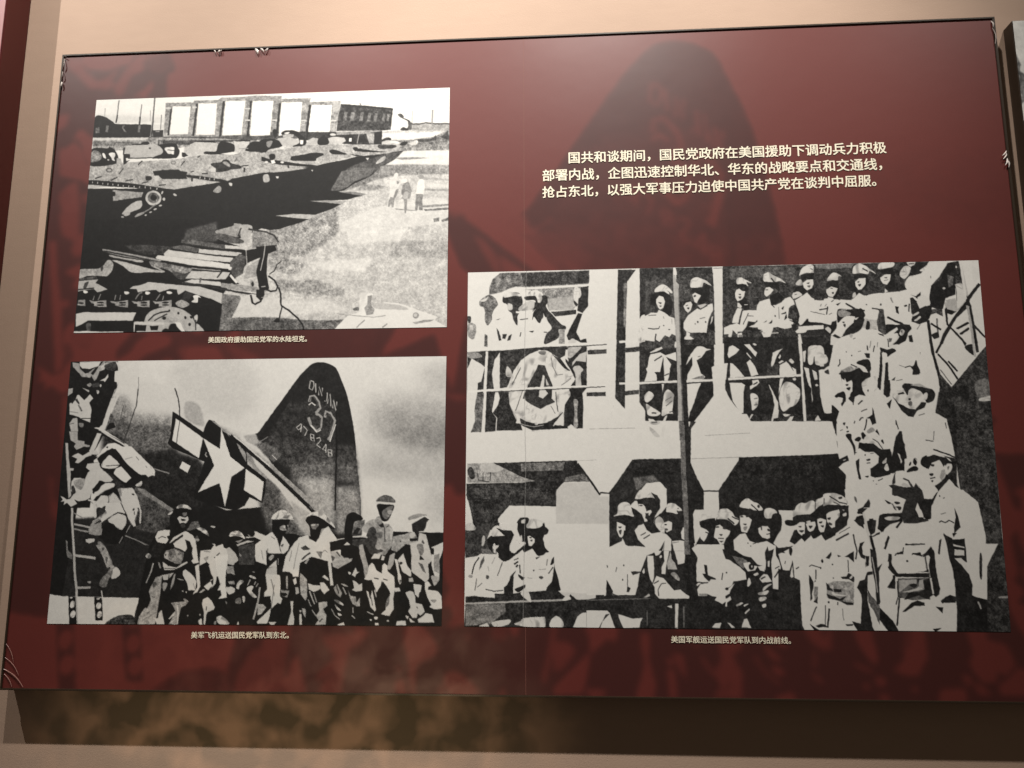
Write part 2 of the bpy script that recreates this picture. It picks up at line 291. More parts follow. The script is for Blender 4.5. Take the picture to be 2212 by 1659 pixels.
PRINT1 = """p92,3,0,0;-635,-629 4390,-330 4401,4265 -294,4161
p84,5,30,0;-285,226 930,367 941,582 -265,521
p77,16,0,0;2749,711 3254,737 4008,618 4035,4122 1210,4056 1043,648
p62,14,8,0;3589,619 4008,633 4009,752 3590,731
l30,6,0,16;3589,614 3669,623 3735,604 3839,624 4008,633
l60,5,0,19;3813,382 3806,623
l70,5,0,11;3590,386 3589,611
p88,6,6,0;3264,760 4009,775 4010,879 3738,903 3267,895
p50,22,8,0;3266,880 3550,894 3832,848 3990,737 4012,1094 3505,1070 3270,1073
p28,10,0,0;3653,884 3813,877 3850,819 3860,909 3739,933 3659,921
p25,12,5,0;3902,859 3981,759 3996,856 3996,916
p88,4,0,0;3821,765 3878,768 3878,813 3822,810
p78,8,0,0;3551,953 3635,898 3663,914 3645,973 3589,992
p87,6,5,0;3496,1084 4002,1086 4004,1329 3509,1321 3312,1305
p52,12,6,0;3404,1191 3610,1186 3798,1209 3648,1222 3480,1228
p58,16,9,0;3312,1312 3500,1303 4004,1344 4006,1490 3558,1485 3231,1529 3370,1418
p52,16,9,0;2897,1323 3312,1305 3509,1336 3427,1479 3176,1571 3074,1640 2869,1733 2775,1744
p60,14,8,0;3074,1625 3224,1639 3337,1680 3198,1733 3001,1732
p66,10,7,0;3708,1521 4006,1578 4007,1607 3728,1580
p60,10,7,0;3729,1726 4008,1752 4008,1774 3739,1763
p84,8,7,0;3747,1639 4007,1665 4007,1723 3748,1698
p84,8,9,0;2643,2406 3194,2023 3842,1876 4000,1926 4003,2313 3109,2423
p62,20,24,0;2056,2297 2307,2191 2615,2087 2819,1979 2830,2413 2604,2691 2283,2893 2084,2816
p60,20,19,0;2076,2844 2281,2822 2471,2942 2429,3082 2290,3092 2100,2987
p62,18,19,0;2125,3186 2572,3199 2908,3364 2902,3461 2672,3468 2206,3357
p68,14,23,0;3390,2618 4005,2569 4008,2880 3394,2845
p84,9,19,0;2165,3524 2766,3541 2953,3712 2128,3774
p86,8,19,0;2563,2903 3210,2853 3123,3076 2660,3047
p86,8,19,0;2923,2416 3571,2368 3482,2579 2928,2631
p45,16,4,0;3837,2235 3901,2216 3902,2281 3847,2293
p45,16,4,0;3920,2267 4002,2213 4003,2270 3938,2289
p40,18,5,0;1196,3778 2036,3792 2249,3804 2480,3845 2737,3858 2911,3849 2823,3998 1207,4001
s86,4,2,0;3404,1478 3427,1447 3451,1466 3451,1502 3438,1538 3467,1613 3459,1715 3433,1801 3418,2032 3395,2038 3384,1987 3366,2030 3343,2036 3350,1899 3366,1754 3357,1593 3391,1544
p56,10,3,0;3373,1856 3405,1858 3431,1728 3459,1715 3447,1801 3420,1902 3408,2024 3390,2031 3384,1973 3362,2023 3348,2015 3355,1928
p50,8,2,0;3434,1582 3462,1598 3467,1627 3439,1641
s88,3,2,0;3476,1584 3513,1549 3545,1558 3542,1616 3486,1628 3450,1700 3449,1670
s55,10,3,0;3505,1658 3560,1602 3584,1676 3600,1779 3583,1880 3555,1907 3549,2109 3530,2116 3518,1906 3490,1890 3508,1833 3493,1803
s70,8,3,0;3525,1776 3563,1777 3555,1878 3508,1877
s60,8,2,0;3666,1512 3699,1491 3727,1514 3723,1565 3690,1564
s90,3,2,0;3672,1592 3718,1565 3737,1624 3739,1741 3721,1820 3651,1810 3655,1723
p50,10,3,0;3651,1810 3721,1820 3718,1943 3724,2088 3683,2086 3677,1985 3669,2085 3641,2084 3644,1926
p55,12,3,0;3649,2012 4000,1991 4001,2027 3752,2045
p45,14,3,0;3733,2073 4001,2055 4001,2091 3752,2103
p60,10,3,0;3418,2046 3660,2085 3660,2102 3437,2069
p11,2,0,0;-195,1559 993,1610 1754,1360 2138,1363 2535,1277 2847,1202 2988,1149 3177,1128 3270,1103 3505,1070 3423,1199 3303,1312 3256,1332 3174,1468 3091,1538 2979,1606 2869,1719 2794,1737 3096,1794 3050,1828 2994,1841 2910,1881 2496,1886 2619,1905 2842,1951 2782,1992 2736,2034 2560,2121 2342,2098 2126,2119 2306,2155 2496,2191 2394,2252 2264,2305 2171,2348 2077,2356 1982,2324 1705,2516 -129,2538
p30,12,6,0;2898,1338 3084,1228 3290,1119 3496,1077 3423,1199 3274,1318 3173,1453 2997,1548 2868,1689 2812,1716
p40,12,5,0;2833,1394 2992,1342 3200,1351 3137,1496 2988,1563 2905,1662 2803,1723 2718,1720
p62,8,4,0;2496,1886 2704,1884 2892,1902 2856,1951 2629,1910
p50,10,3,0;2813,1746 2954,1744 3115,1790 3050,1821 2946,1783
p70,10,3,0;2126,2119 2342,2095 2560,2121 2505,2187 2335,2163
p66,14,0,0;-221,1166 967,1100 1353,1027 1933,1010 2029,1014 2411,928 2755,929 3258,954 3496,1040 3346,1107 3271,1118 2988,1142 2846,1172 2555,1285 2138,1363 1947,1384 1624,1466 1587,1501 984,1624 699,1567 -206,1393
p58,16,2,0;808,98 1125,107 1133,77 1409,77 1437,39 1702,39 1818,22 2131,47 2124,100 2463,104 2446,172 2793,175 2771,433 2750,734 803,758 816,637
p30,14,4,0;-44,655 453,680 1437,729 2162,674 2749,711 2751,794 1926,814 1636,830 -35,794
p94,2,0,0;890,164 1098,179 1093,669 881,663
p94,2,0,0;1185,126 1397,138 1397,693 1182,686
p94,2,0,0;1494,104 1719,109 1699,712 1480,708
p94,2,0,0;1803,121 2037,126 2020,735 1792,731
p94,2,0,0;2130,162 2363,167 2351,691 2117,748
p94,2,0,0;2467,226 2699,239 2682,708 2442,696
l16,6,0,22;878,210 867,678
l16,6,0,24;1170,133 1153,700
l16,6,0,24;1474,103 1457,730
l16,6,0,23;1783,120 1768,745
l16,6,0,25;2112,176 2096,701
l16,6,0,27;2452,226 2428,718
l78,5,0,20;813,191 872,197
l78,5,0,18;1119,192 1168,198
l78,5,0,18;1720,247 1778,254
l80,5,0,17;2030,470 2088,473
l80,5,0,18;1728,454 1786,458
l80,5,0,17;2359,487 2417,498
l82,5,0,17;2686,512 2754,515
p70,10,2,0;2707,186 2794,191 2769,342 2711,354
p22,16,3,0;2795,229 3016,264 3376,332 3358,705 3254,714 2758,697 2771,433
p45,14,4,0;2836,360 2875,363 2864,514 2825,512
p45,14,4,0;2913,380 2956,382 2945,525 2907,523
p45,14,4,0;3019,385 3057,387 3041,538 3003,536
p45,14,4,0;3105,398 3134,399 3127,542 3094,541
p42,14,4,0;3172,409 3210,411 3194,561 3165,559
p45,14,4,0;3267,414 3296,415 3284,550 3260,549
p45,14,4,0;3315,424 3349,426 3332,553 3308,552
l14,4,0,19;2795,240 3064,282 3376,351
l40,10,0,13;3006,225 3026,264
p90,3,0,0;3382,420 3449,454 3564,580 3547,714 3377,721
s20,8,0,0;3430,445 3467,432 3492,471 3488,501 3545,541 3569,580 3566,685 3538,729 3462,710 3490,666 3538,684 3546,579 3478,508
s30,8,0,0;3497,498 3490,506 3479,507 3466,501 3453,488 3443,472 3438,456 3439,442 3446,433 3457,432 3470,438 3483,451 3493,467 3498,484
p35,10,3,0;3546,579 3593,597 3585,716 3547,714
p18,10,2,0;2201,676 2423,695 2673,730 2749,711 3264,722 3263,954 2936,938 2427,838 2310,772
p60,14,3,0;2759,712 3169,725 3254,722 3055,764 2760,765
p62,14,2,0;3084,751 3179,756 3173,935 3125,932
p10,5,0,0;3009,807 3065,780 3106,902 3002,911
p12,4,0,0;3179,756 3259,730 3263,954 3182,935
l70,8,0,8;3008,762 2992,926
s10,5,0,0;4,311 113,309 219,407 281,449 650,475 661,675 513,691 -4,665
p12,4,0,0;685,577 808,583 809,698 691,699
l62,8,0,12;716,601 765,604
p90,3,0,0;299,419 806,453 808,487 301,450
p46,12,3,0;143,465 173,466 171,589 141,588
p46,12,3,0;333,474 362,476 345,521 390,600 359,591 330,520
p46,12,3,0;512,484 541,485 538,608 514,606
p40,14,3,0;26,505 65,492 72,600 22,597
l40,4,0,12;266,22 255,424
l18,4,0,16;262,285 254,424
l45,4,0,12;533,114 526,346
l16,4,0,18;528,330 525,469
l62,4,0,8;112,153 118,309
l60,4,0,8;641,228 646,414
l40,4,0,9;769,305 775,574
l22,8,0,16;678,-2 678,722
l55,8,0,8;676,13 665,691
l15,4,0,22;678,691 680,813
p60,20,2,0;-3,673 652,705 1439,759 1732,804 1926,814 1736,895 1055,892 862,943 11,903
p82,10,3,0;-3,680 652,708 605,749 0,719
p42,20,3,0;11,735 459,772 611,840 7,826
p30,16,3,0;754,756 1343,800 1385,878 856,837
p30,16,3,0;1049,770 1771,806 1636,830 1188,815
s10,4,0,0;0,879 178,873 206,851 258,892 303,978 317,1054 294,1151 -1,1168
s55,20,5,0;12,918 82,921 127,1015 93,1089 4,1100
s94,1,0,0;204,973 232,951 272,961 280,1007 268,1052 281,1098 250,1081 237,1035
s94,1,0,0;129,962 154,963 179,1048 148,1031
s80,2,0,0;217,1077 216,1082 213,1086 209,1088 203,1088 198,1085 195,1081 193,1076 194,1070 197,1066 202,1064 207,1064 212,1067 216,1071
p66,10,0,0;298,1053 347,1055 373,1163 304,1159
p12,3,0,0;362,889 385,860 382,981 451,985 455,1045 406,1058 421,1142 383,1171
p12,3,0,0;409,1111 457,1091 383,1171
p72,8,0,0;393,837 600,832 707,815 779,864 831,927 825,987 721,1058 465,1046 441,984 381,966
s9,3,0,0;777,833 953,827 988,919 1009,966 994,1040 947,1084 702,1072 806,1001 822,942 790,879
s94,1,0,0;839,897 957,895 963,1009 914,1006 874,989
l30,6,0,10;871,936 950,945
l14,4,0,12;461,818 629,818
s12,4,0,0;565,815 587,778 637,778 658,812 630,834
l12,4,0,9;763,756 763,848
l12,4,0,9;822,759 822,835
l10,2,0,12;426,1059 966,1069
s25,4,0,0;682,897 682,905 679,911 674,914 669,914 664,910 660,904 659,896 660,888 662,882 667,878 672,879 677,882 681,889
s9,3,0,0;954,842 997,920 1011,996 994,1056 956,1069
p12,4,0,0;1040,982 1079,992 1111,1046 1064,1074 1043,1058
p76,8,0,0;1121,850 1187,808 1422,834 1443,866 1390,984 1314,1010 1117,978
p10,3,0,0;1187,792 1382,794 1422,834 1187,808
s9,3,0,0;1443,866 1480,807 1519,824 1618,874 1632,973 1596,1031 1470,1040 1295,1024 1312,980 1419,985
p90,3,0,0;1470,1033 1624,1002 1683,1028 1607,1057
p78,8,0,0;1611,813 1791,830 1785,927 1719,962 1642,973
p10,3,0,0;1625,799 1800,807 1801,830 1636,822
s9,3,0,0;1757,956 1820,839 1927,844 1986,877 1991,1012 1933,1017 1778,1002
l60,6,0,10;1680,952 1786,950
l15,5,0,14;551,1178 596,1112
l18,5,0,12;1041,1216 1076,1135
l18,5,0,10;343,1327 387,1231
s22,5,0,0;262,1256 259,1272 250,1285 236,1291 220,1291 206,1283 195,1269 190,1252 193,1236 202,1223 216,1217 232,1218 246,1225 257,1239
s62,8,0,0;252,1255 250,1266 243,1275 233,1279 222,1279 211,1273 204,1264 200,1253 202,1242 209,1233 219,1229 230,1229 241,1235 248,1244
s35,8,0,0;980,1160 978,1173 970,1183 959,1189 946,1188 934,1182 925,1171 921,1158 924,1145 931,1135 943,1129 956,1130 968,1136 977,1147
s64,8,0,0;972,1160 971,1168 965,1175 957,1178 947,1178 938,1174 932,1167 929,1158 931,1150 937,1143 945,1140 955,1140 963,1144 970,1151
l15,4,0,13;72,1398 149,1364
l15,4,0,13;252,1436 327,1386
l15,4,0,13;420,1458 506,1432
l15,4,0,13;608,1504 685,1477
l15,4,0,13;805,1549 883,1538
l12,4,0,12;1220,1081 1248,1052
l15,4,0,12;1154,1333 1192,1313
l15,4,0,12;1281,1361 1349,1364
l30,8,0,8;1641,1176 1662,1117
p10,3,0,0;724,1299 840,1282 1015,1282 1046,1313 1115,1332 1109,1406 1121,1451 985,1445 839,1439 796,1377 747,1375
p76,8,0,0;767,1383 796,1377 811,1468 743,1465
s14,4,0,0;650,1386 709,1388 721,1434 684,1462 654,1446
p12,6,0,0;1098,1376 1234,1397 1499,1468 1567,1501 1549,1530 1374,1492 1119,1421
l80,4,0,9;1264,1413 1264,1458
l80,4,0,9;1318,1430 1318,1467
l80,4,0,9;1372,1440 1372,1477
l80,4,0,9;1425,1450 1425,1487
p72,12,0,0;948,1496 1150,1453 1277,1488 1491,1520 1281,1562 993,1610
l16,6,0,21;1177,1409 1176,1498
s16,8,0,0;1371,1201 1476,1176 1513,1140 1572,1143 1603,1197 1691,1238 1721,1269 1703,1298 1607,1309 1541,1336 1445,1346 1433,1286
s60,12,4,0;1506,1185 1553,1172 1595,1234 1577,1263
p80,4,0,0;1375,1283 1432,1271 1435,1338 1387,1344
l15,5,0,19;1756,1286 1754,1360
l12,6,0,14;1721,1254 1797,1243
p9,3,0,0;-206,1401 104,1429 500,1499 758,1570 817,1587 975,1631 800,1631 505,1574 308,1550 -199,1499
l80,3,0,9;49,1449 48,1479
l80,3,0,9;109,1455 108,1489
l80,3,0,9;167,1470 167,1500
l80,3,0,9;225,1480 225,1517
l80,3,0,9;283,1493 283,1527
l80,3,0,9;344,1507 344,1540
l80,3,0,9;404,1522 404,1555
l80,3,0,9;465,1530 465,1565
l80,3,0,9;527,1542 527,1575
l80,3,0,9;591,1551 591,1585
l80,3,0,9;653,1558 653,1595
l80,3,0,9;716,1568 716,1605
l80,3,0,12;788,1586 785,1623
p74,6,0,0;-5,1500 109,1512 258,1541 112,1557 0,1575
p62,12,0,0;286,1602 449,1631 636,1661 621,1742 467,1766 303,1796
s9,3,0,0;279,1639 313,1640 322,1700 288,1706
s72,8,0,0;625,1802 627,1920 547,1976 482,2018 424,2030 422,2001 466,1914 539,1828
s66,8,0,0;509,2011 508,2025 501,2039 487,2050 471,2056 455,2056 442,2050 436,2039 436,2025 444,2011 458,2000 474,1994 490,1994 503,2000
s70,4,0,0;444,2075 443,2082 438,2087 431,2089 424,2089 417,2086 411,2081 409,2074 411,2068 415,2063 422,2060 430,2061 437,2064 442,2069
s76,8,0,0;846,1767 840,1822 818,1865 783,1888 743,1886 706,1860 679,1815 667,1759 673,1704 695,1661 730,1637 770,1639 807,1665 834,1711
s40,20,3,0;823,1763 818,1802 802,1834 776,1850 747,1849 719,1830 699,1797 690,1757 695,1717 711,1686 737,1669 766,1671 794,1690 814,1722
s10,4,0,0;795,1757 793,1780 783,1798 769,1808 753,1807 737,1796 726,1777 721,1754 724,1731 733,1713 747,1703 764,1704 779,1715 790,1734
s62,8,0,0;563,2080 589,2030 655,1995 666,2018 611,2067
l55,10,0,12;637,2024 720,1954 793,1868
s80,3,0,0;860,1680 857,1693 852,1702 847,1706 843,1703 841,1695 840,1683 842,1669 845,1657 850,1648 854,1644 859,1646 861,1654 862,1667
s80,3,0,0;892,1786 891,1798 887,1807 881,1812 874,1811 868,1806 863,1797 861,1785 862,1773 865,1764 871,1759 878,1760 885,1765 890,1775
s80,3,0,0;861,1886 861,1893 857,1900 851,1907 843,1911 835,1912 829,1910 825,1904 825,1897 829,1890 835,1884 843,1879 851,1878 857,1881
s80,3,0,0;806,1947 806,1954 803,1961 796,1968 788,1972 781,1973 774,1971 771,1966 771,1959 774,1951 780,1945 788,1941 796,1940 803,1942
s75,3,0,0;754,1997 754,2003 750,2009 745,2015 737,2019 730,2020 725,2018 722,2014 722,2009 725,2002 731,1997 738,1993 745,1992 751,1993
s75,3,0,0;700,2046 700,2051 697,2057 693,2062 688,2065 682,2065 677,2063 675,2059 675,2054 677,2048 681,2043 687,2040 692,2040 697,2042
s75,4,0,0;1018,1734 1013,1740 1006,1741 997,1738 988,1730 982,1720 978,1709 979,1700 984,1694 991,1692 1000,1696 1008,1703 1015,1713 1018,1724
s62,10,0,0;1421,1672 1475,1586 1510,1617 1503,1690 1461,1703
s80,3,0,0;1593,1539 1627,1548 1624,1592 1599,1576
s10,4,0,0;2320,1103 2434,1078 2510,1060 2606,1072 2626,1102 2551,1158 2533,1202 2342,1193 2265,1175 2273,1116
p10,5,0,0;1936,1100 2034,1149 2092,1167 2344,1238 2554,1278 2517,1306 2326,1282 2114,1242 1939,1175
p92,2,0,0;2043,1165 2083,1163 2099,1219 2056,1228
s85,3,0,0;2015,1201 2014,1210 2009,1217 2002,1220 1995,1220 1987,1216 1982,1208 1980,1199 1982,1190 1986,1183 1993,1179 2001,1180 2008,1184 2013,1191
s85,3,0,0;2192,1209 2190,1216 2185,1222 2177,1226 2169,1225 2161,1221 2155,1215 2153,1207 2155,1199 2160,1193 2168,1190 2176,1191 2184,1194 2189,1201
s10,4,0,0;2022,1074 2079,1062 2091,1137 2044,1165
p70,10,0,0;2041,1343 2231,1307 2461,1325 2233,1367 2043,1381
p20,8,0,0;2230,1263 2249,1264 2255,1316 2236,1315
p80,3,0,0;2495,1356 2523,1358 2512,1387
p85,3,0,0;2107,1450 2145,1452 2137,1489 2118,1480
s70,10,0,0;1968,1429 2024,1409 2043,1521 1981,1541
s10,4,0,0;2691,1031 2747,1019 2863,1084 2873,1107 2749,1101 2701,1076
p10,4,0,0;2966,1007 3032,1017 3156,1053 3346,1084 3128,1082 2995,1060
s10,5,0,0;2947,998 2984,985 3004,1016 2976,1059
p10,4,0,0;2901,1093 3016,1128 3120,1155 2988,1142
p86,3,0,0;3088,1176 3130,1178 3112,1214
s70,14,2,0;3207,1263 3253,1191 3300,1149 3310,1194 3273,1251 3217,1286
p66,14,0,0;3091,1109 3280,1096 3290,1111 3177,1131
s9,3,0,0;1907,828 2022,796 2109,823 2159,870 2152,945 2028,977 1982,1019 1914,1016
s55,10,3,0;1985,847 2052,835 2027,939 1998,938
s86,3,0,0;2133,959 2161,938 2186,954 2173,984
p72,8,0,0;2104,792 2242,769 2341,849 2352,895 2267,928 2161,915
s9,3,0,0;2144,719 2172,667 2239,655 2327,690 2407,807 2433,876 2401,935 2277,939 2352,880 2330,788 2280,741 2214,767
p66,10,0,0;2164,735 2212,715 2289,734 2281,778 2166,773
p94,1,0,0;2358,835 2398,837 2391,912 2362,907
s92,2,0,0;2182,698 2235,685 2231,711 2188,721
p70,8,0,0;2451,839 2503,797 2561,815 2544,919 2429,913
s9,3,0,0;2561,830 2598,787 2656,805 2681,866 2669,925 2593,936 2554,905
p76,8,0,0;2666,820 2723,793 2847,814 2868,875 2821,918 2687,896
s82,4,0,0;2754,757 2751,766 2742,773 2729,776 2715,775 2702,771 2692,763 2689,754 2692,745 2701,738 2714,734 2728,735 2741,740 2751,747
s9,3,0,0;2861,800 2923,788 2942,819 2935,916 2831,918 2877,890
p94,1,0,0;2904,824 2931,826 2929,885 2902,884
l10,4,0,15;2438,718 2432,839
s12,5,0,0;2046,653 2084,640 2098,762 2069,775
l8,3,0,12;1914,1016 1986,1020
s20,12,3,0;3257,879 3313,837 3361,854 3352,899 3267,909
s72,10,0,0;3267,909 3342,883 3456,919 3476,979 3420,1036 3287,955
s90,2,0,0;3343,913 3418,902 3456,934 3428,947
s20,12,3,0;3221,967 3306,956 3419,977 3401,1020 3250,1028
s15,6,2,0;3457,963 3494,921 3550,923 3514,981
p90,2,0,0;3635,898 3659,914 3645,973
p9,3,0,0;-258,2083 1296,2143 1581,2531 1822,2654 1842,2912 1720,3164 1600,3415 1609,4070 -124,4030
p30,10,19,0;1161,2313 1490,2194 1505,2528 1123,2515
p22,12,8,0;472,2550 742,2559 1031,2598 942,2711 752,2733 554,2640
p36,14,4,0;1112,2485 1217,2489 1602,2589 1586,2661 1461,2627 1105,2536
p36,12,3,0;1022,2591 1126,2573 1319,2637 1285,2708 1014,2626
p78,8,0,0;1593,2589 1783,2624 1850,2641 1833,2683 1757,2666 1595,2647
l16,5,0,13;1125,2558 1510,2644 1701,2693
p76,8,0,0;1310,2644 1606,2690 1787,2725 1752,2781 1514,2751 1304,2708
p80,6,0,0;923,2710 967,2646 1131,2688 1515,2773 1696,2808 1671,2878 1519,2859 934,2754
p48,12,3,0;934,2746 1232,2807 1481,2851 1463,2879 945,2775
p84,5,0,0;835,2772 857,2737 944,2747 1520,2873 1663,2914 1657,2992 1237,2914 851,2801
p30,12,4,0;1661,2864 1760,2738 1837,2798 1810,3068 1720,3150 1667,3021
s60,10,0,0;1478,2353 1552,2313 1665,2273 1682,2230 1759,2248 1780,2307 1747,2421 1720,2464 1595,2416 1499,2398
s70,8,0,0;1769,2263 1854,2266 1885,2311 1870,2426 1818,2554 1779,2523 1756,2422
s34,14,4,0;1461,2411 1556,2400 1779,2509 1781,2567 1658,2562 1503,2485
l10,3,0,13;1761,2306 1729,2449
p62,12,0,0;1883,2383 2021,2431 2261,2555 2169,2609 1888,2657
p10,3,0,0;1833,2683 2076,2634 2161,2637 2162,2695 1997,2803 1851,2898
p62,10,0,0;1853,2956 2007,2818 2027,3103 1814,3167
s60,10,3,0;235,2614 303,2624 851,2794 899,2810 853,2837 464,2738 266,2659
l14,5,0,15;246,2643 560,2741 892,2853
s70,10,0,0;327,2711 465,2759 689,2817 672,2853 506,2797 339,2748
s74,10,0,0;353,2806 469,2825 646,2902 812,2965 947,3005 920,3026 767,3014 653,3024 566,3000 473,2897
s50,20,4,0;767,2834 853,2837 1028,2900 1230,2964 1242,3007 1187,3048 1161,3090 1094,3074 955,2970 820,2937
s28,12,4,0;1033,3001 1149,3047 1234,3050 1182,3148 1086,3116
l68,8,0,13;819,2922 948,3012
s66,12,0,0;-5,2953 130,2943 216,2932 261,2890 295,2804 343,2806 371,2879 363,2980 311,3064 253,3062 99,3057 5,3098
s24,8,3,0;234,2918 261,2890 257,2976 243,2976
p30,14,3,0;5,3098 195,3060 208,3118 7,3126
p70,8,0,0;-7,3140 218,3118 193,3175 334,3286 222,3333 180,3275 5,3312
s24,8,3,0;72,3171 115,3158 92,3258 63,3257
l9,3,0,13;3,3284 179,3260
p76,6,0,0;577,3286 608,3244 712,3219 776,3178 968,3213 1349,3273 1598,3387 1597,3562 1490,3482 1298,3392 1191,3333 1119,3401 1096,3316 1020,3299 909,3353 869,3309 765,3320 671,3346 649,3288
p76,8,0,0;1182,3134 1242,3007 1574,3032 1669,3049 1626,3161 1532,3159 1248,3136
p80,4,0,0;1147,3204 1249,3150 1324,3152 1372,3168 1572,3202 1594,3274 1347,3224
l40,8,0,21;1351,3125 1346,3210
l18,6,0,21;1157,3204 1443,3269 1729,3362 2023,3441
p58,12,0,0;1582,3217 1780,3251 2018,3314 2102,3359 2021,3385 1775,3349 1575,3287
p9,3,0,0;1618,3175 1652,3091 1702,3164 1780,3237 1724,3249
l88,3,0,24;1670,3092 1751,3222
s80,5,0,0;1738,3137 1805,3167 1883,3254 1818,3252
l12,3,0,15;1531,3130 1583,3018
p86,3,0,0;1636,2934 1684,2964 1676,3007 1648,3006
l70,6,0,9;1240,2964 1564,3017
l15,5,0,9;1232,2993 1564,3035
p9,3,0,0;1338,3436 1416,3494 1471,3467 1606,3569 1607,4029 1383,3996 1384,3829 1256,3686
p18,6,0,0;1192,3347 1289,3392 1211,3531 1135,3528
s90,3,0,0;1281,3420 1337,3414 1367,3458 1338,3450 1333,3534 1266,3518 1293,3477
p44,16,5,0;1599,3401 1788,3434 1808,3491 1702,3837 1681,4017 1588,4001 1606,3569
p82,6,0,0;1807,3449 1917,3410 2105,3443 2293,3532 2301,3769 1895,3786 1763,3755 1752,3713
p36,16,6,0;1711,3837 2036,3804 2212,3850 2396,3841 2402,4048 1681,4017
l12,4,0,21;1908,3424 1932,3550 1961,3579 2026,3525
s62,8,0,0;1940,3242 1938,3264 1932,3281 1923,3291 1912,3290 1902,3280 1894,3262 1891,3240 1893,3218 1899,3201 1908,3191 1919,3191 1929,3202 1937,3219
s15,4,0,0;1935,3249 1934,3264 1931,3277 1925,3284 1918,3284 1912,3276 1908,3264 1905,3248 1906,3232 1910,3219 1916,3212 1922,3212 1929,3220 1933,3233
p60,12,0,0;19,3455 95,3450 102,3557 15,3540
p60,12,0,0;139,3459 202,3482 330,3464 337,3577 256,3575 198,3559
p60,12,0,0;369,3479 432,3495 569,3470 576,3591 485,3581 417,3551
p60,12,0,0;608,3486 661,3501 807,3484 813,3597 732,3588 665,3572
p60,12,0,0;840,3492 889,3508 1048,3484 1054,3604 959,3594 892,3578
s9,3,0,0;304,3506 301,3512 291,3516 275,3519 258,3518 243,3515 232,3510 228,3504 231,3497 241,3493 257,3491 274,3491 289,3494 300,3499
s9,3,0,0;307,3545 303,3551 293,3555 278,3557 261,3557 245,3554 234,3549 230,3543 234,3538 244,3534 259,3532 276,3532 292,3535 303,3540
s9,3,0,0;201,3538 200,3549 194,3558 184,3563 174,3562 164,3557 156,3548 153,3537 155,3526 161,3517 170,3513 181,3513 191,3518 198,3527
s9,3,0,0;548,3512 544,3518 534,3523 519,3525 502,3525 486,3522 475,3516 471,3510 475,3504 485,3500 500,3497 517,3498 533,3501 543,3506
s9,3,0,0;550,3552 546,3557 536,3562 521,3564 504,3563 489,3560 478,3556 474,3550 477,3544 487,3540 503,3538 520,3539 535,3542 546,3546
s9,3,0,0;431,3544 429,3555 423,3564 413,3569 403,3569 393,3563 386,3554 383,3543 385,3532 391,3523 400,3519 410,3519 420,3524 427,3533
s9,3,0,0;785,3519 782,3525 771,3530 756,3532 739,3531 724,3528 713,3523 709,3517 713,3511 723,3506 738,3504 755,3504 770,3507 781,3513
s9,3,0,0;787,3558 784,3564 774,3568 758,3570 742,3570 726,3567 715,3562 711,3556 715,3551 725,3547 740,3545 757,3545 772,3548 783,3553
s9,3,0,0;678,3555 676,3566 670,3575 661,3580 651,3579 641,3574 634,3565 631,3554 632,3543 638,3535 648,3530 658,3530 668,3535 675,3544
s9,3,0,0;1022,3525 1018,3531 1008,3536 993,3538 976,3538 961,3535 950,3530 946,3523 950,3517 960,3513 975,3510 992,3511 1007,3514 1018,3519
s9,3,0,0;1024,3565 1020,3570 1010,3574 995,3576 978,3576 963,3573 952,3568 948,3563 952,3557 962,3553 977,3551 994,3552 1009,3555 1020,3559
s9,3,0,0;915,3562 913,3573 907,3581 898,3586 888,3586 878,3581 871,3572 868,3561 870,3550 876,3541 885,3536 895,3537 905,3542 912,3551
s9,3,0,0;84,3507 81,3513 72,3517 59,3520 45,3519 31,3516 22,3511 18,3505 21,3499 30,3494 43,3492 57,3492 71,3495 80,3500
l55,8,0,10;182,3460 192,3389
l55,8,0,10;239,3461 262,3363
l55,8,0,10;421,3466 430,3382
l55,8,0,10;478,3468 483,3383
l55,8,0,11;649,3459 691,3361 719,3347
l55,8,0,10;716,3475 722,3404
l55,8,0,11;878,3479 920,3381
l55,8,0,9;949,3481 959,3411
s92,2,0,0;522,3327 556,3328 576,3350 554,3374 525,3367
s92,2,0,0;756,3334 785,3335 809,3357 787,3385 758,3377
s92,2,0,0;989,3341 1022,3342 1051,3364 1024,3384 993,3376
s92,2,0,0;66,3300 95,3301 116,3323 98,3344 69,3336
s62,12,0,0;1097,3527 1171,3487 1250,3560 1177,3614 1119,3584
p82,4,0,0;5,3682 89,3656 671,3678 641,3810 146,3798 20,3907
p9,3,0,0;1,3907 166,3812 537,3822 538,3990 310,3977 139,3980 24,3963
s30,12,3,0;131,3854 178,3841 185,3953 148,3966
p86,3,0,0;-4,3970 138,3966 310,3981 547,3983 548,4011 -2,3998
s72,8,0,0;765,3841 779,3744 831,3661 932,3607 1063,3597 1178,3642 1277,3743 1320,3855 1379,3912 1385,4051 729,4036
p9,3,0,0;547,3836 652,3839 660,3992 557,3990
l88,3,0,11;661,3839 665,3993
p9,3,0,0;682,3881 796,3884 792,3982 688,3979
p9,3,0,0;834,3899 928,3901 923,3971 847,3969
p80,4,0,0;660,3825 982,3847 984,3889 663,3874
l15,5,0,15;811,3815 863,3732 936,3685 1039,3666
l15,5,0,13;877,3816 958,3748 1012,3708
s66,10,3,0;959,3762 1090,3752 1150,3823 1076,3849 972,3833
s12,4,0,0;1004,3778 1002,3790 997,3799 989,3804 980,3804 971,3799 965,3789 962,3776 964,3764 969,3755 977,3750 986,3750 995,3755 1001,3765
s12,4,0,0;1226,3776 1226,3787 1222,3796 1217,3801 1211,3800 1206,3795 1202,3787 1200,3776 1201,3765 1204,3756 1209,3751 1215,3751 1220,3756 1224,3765
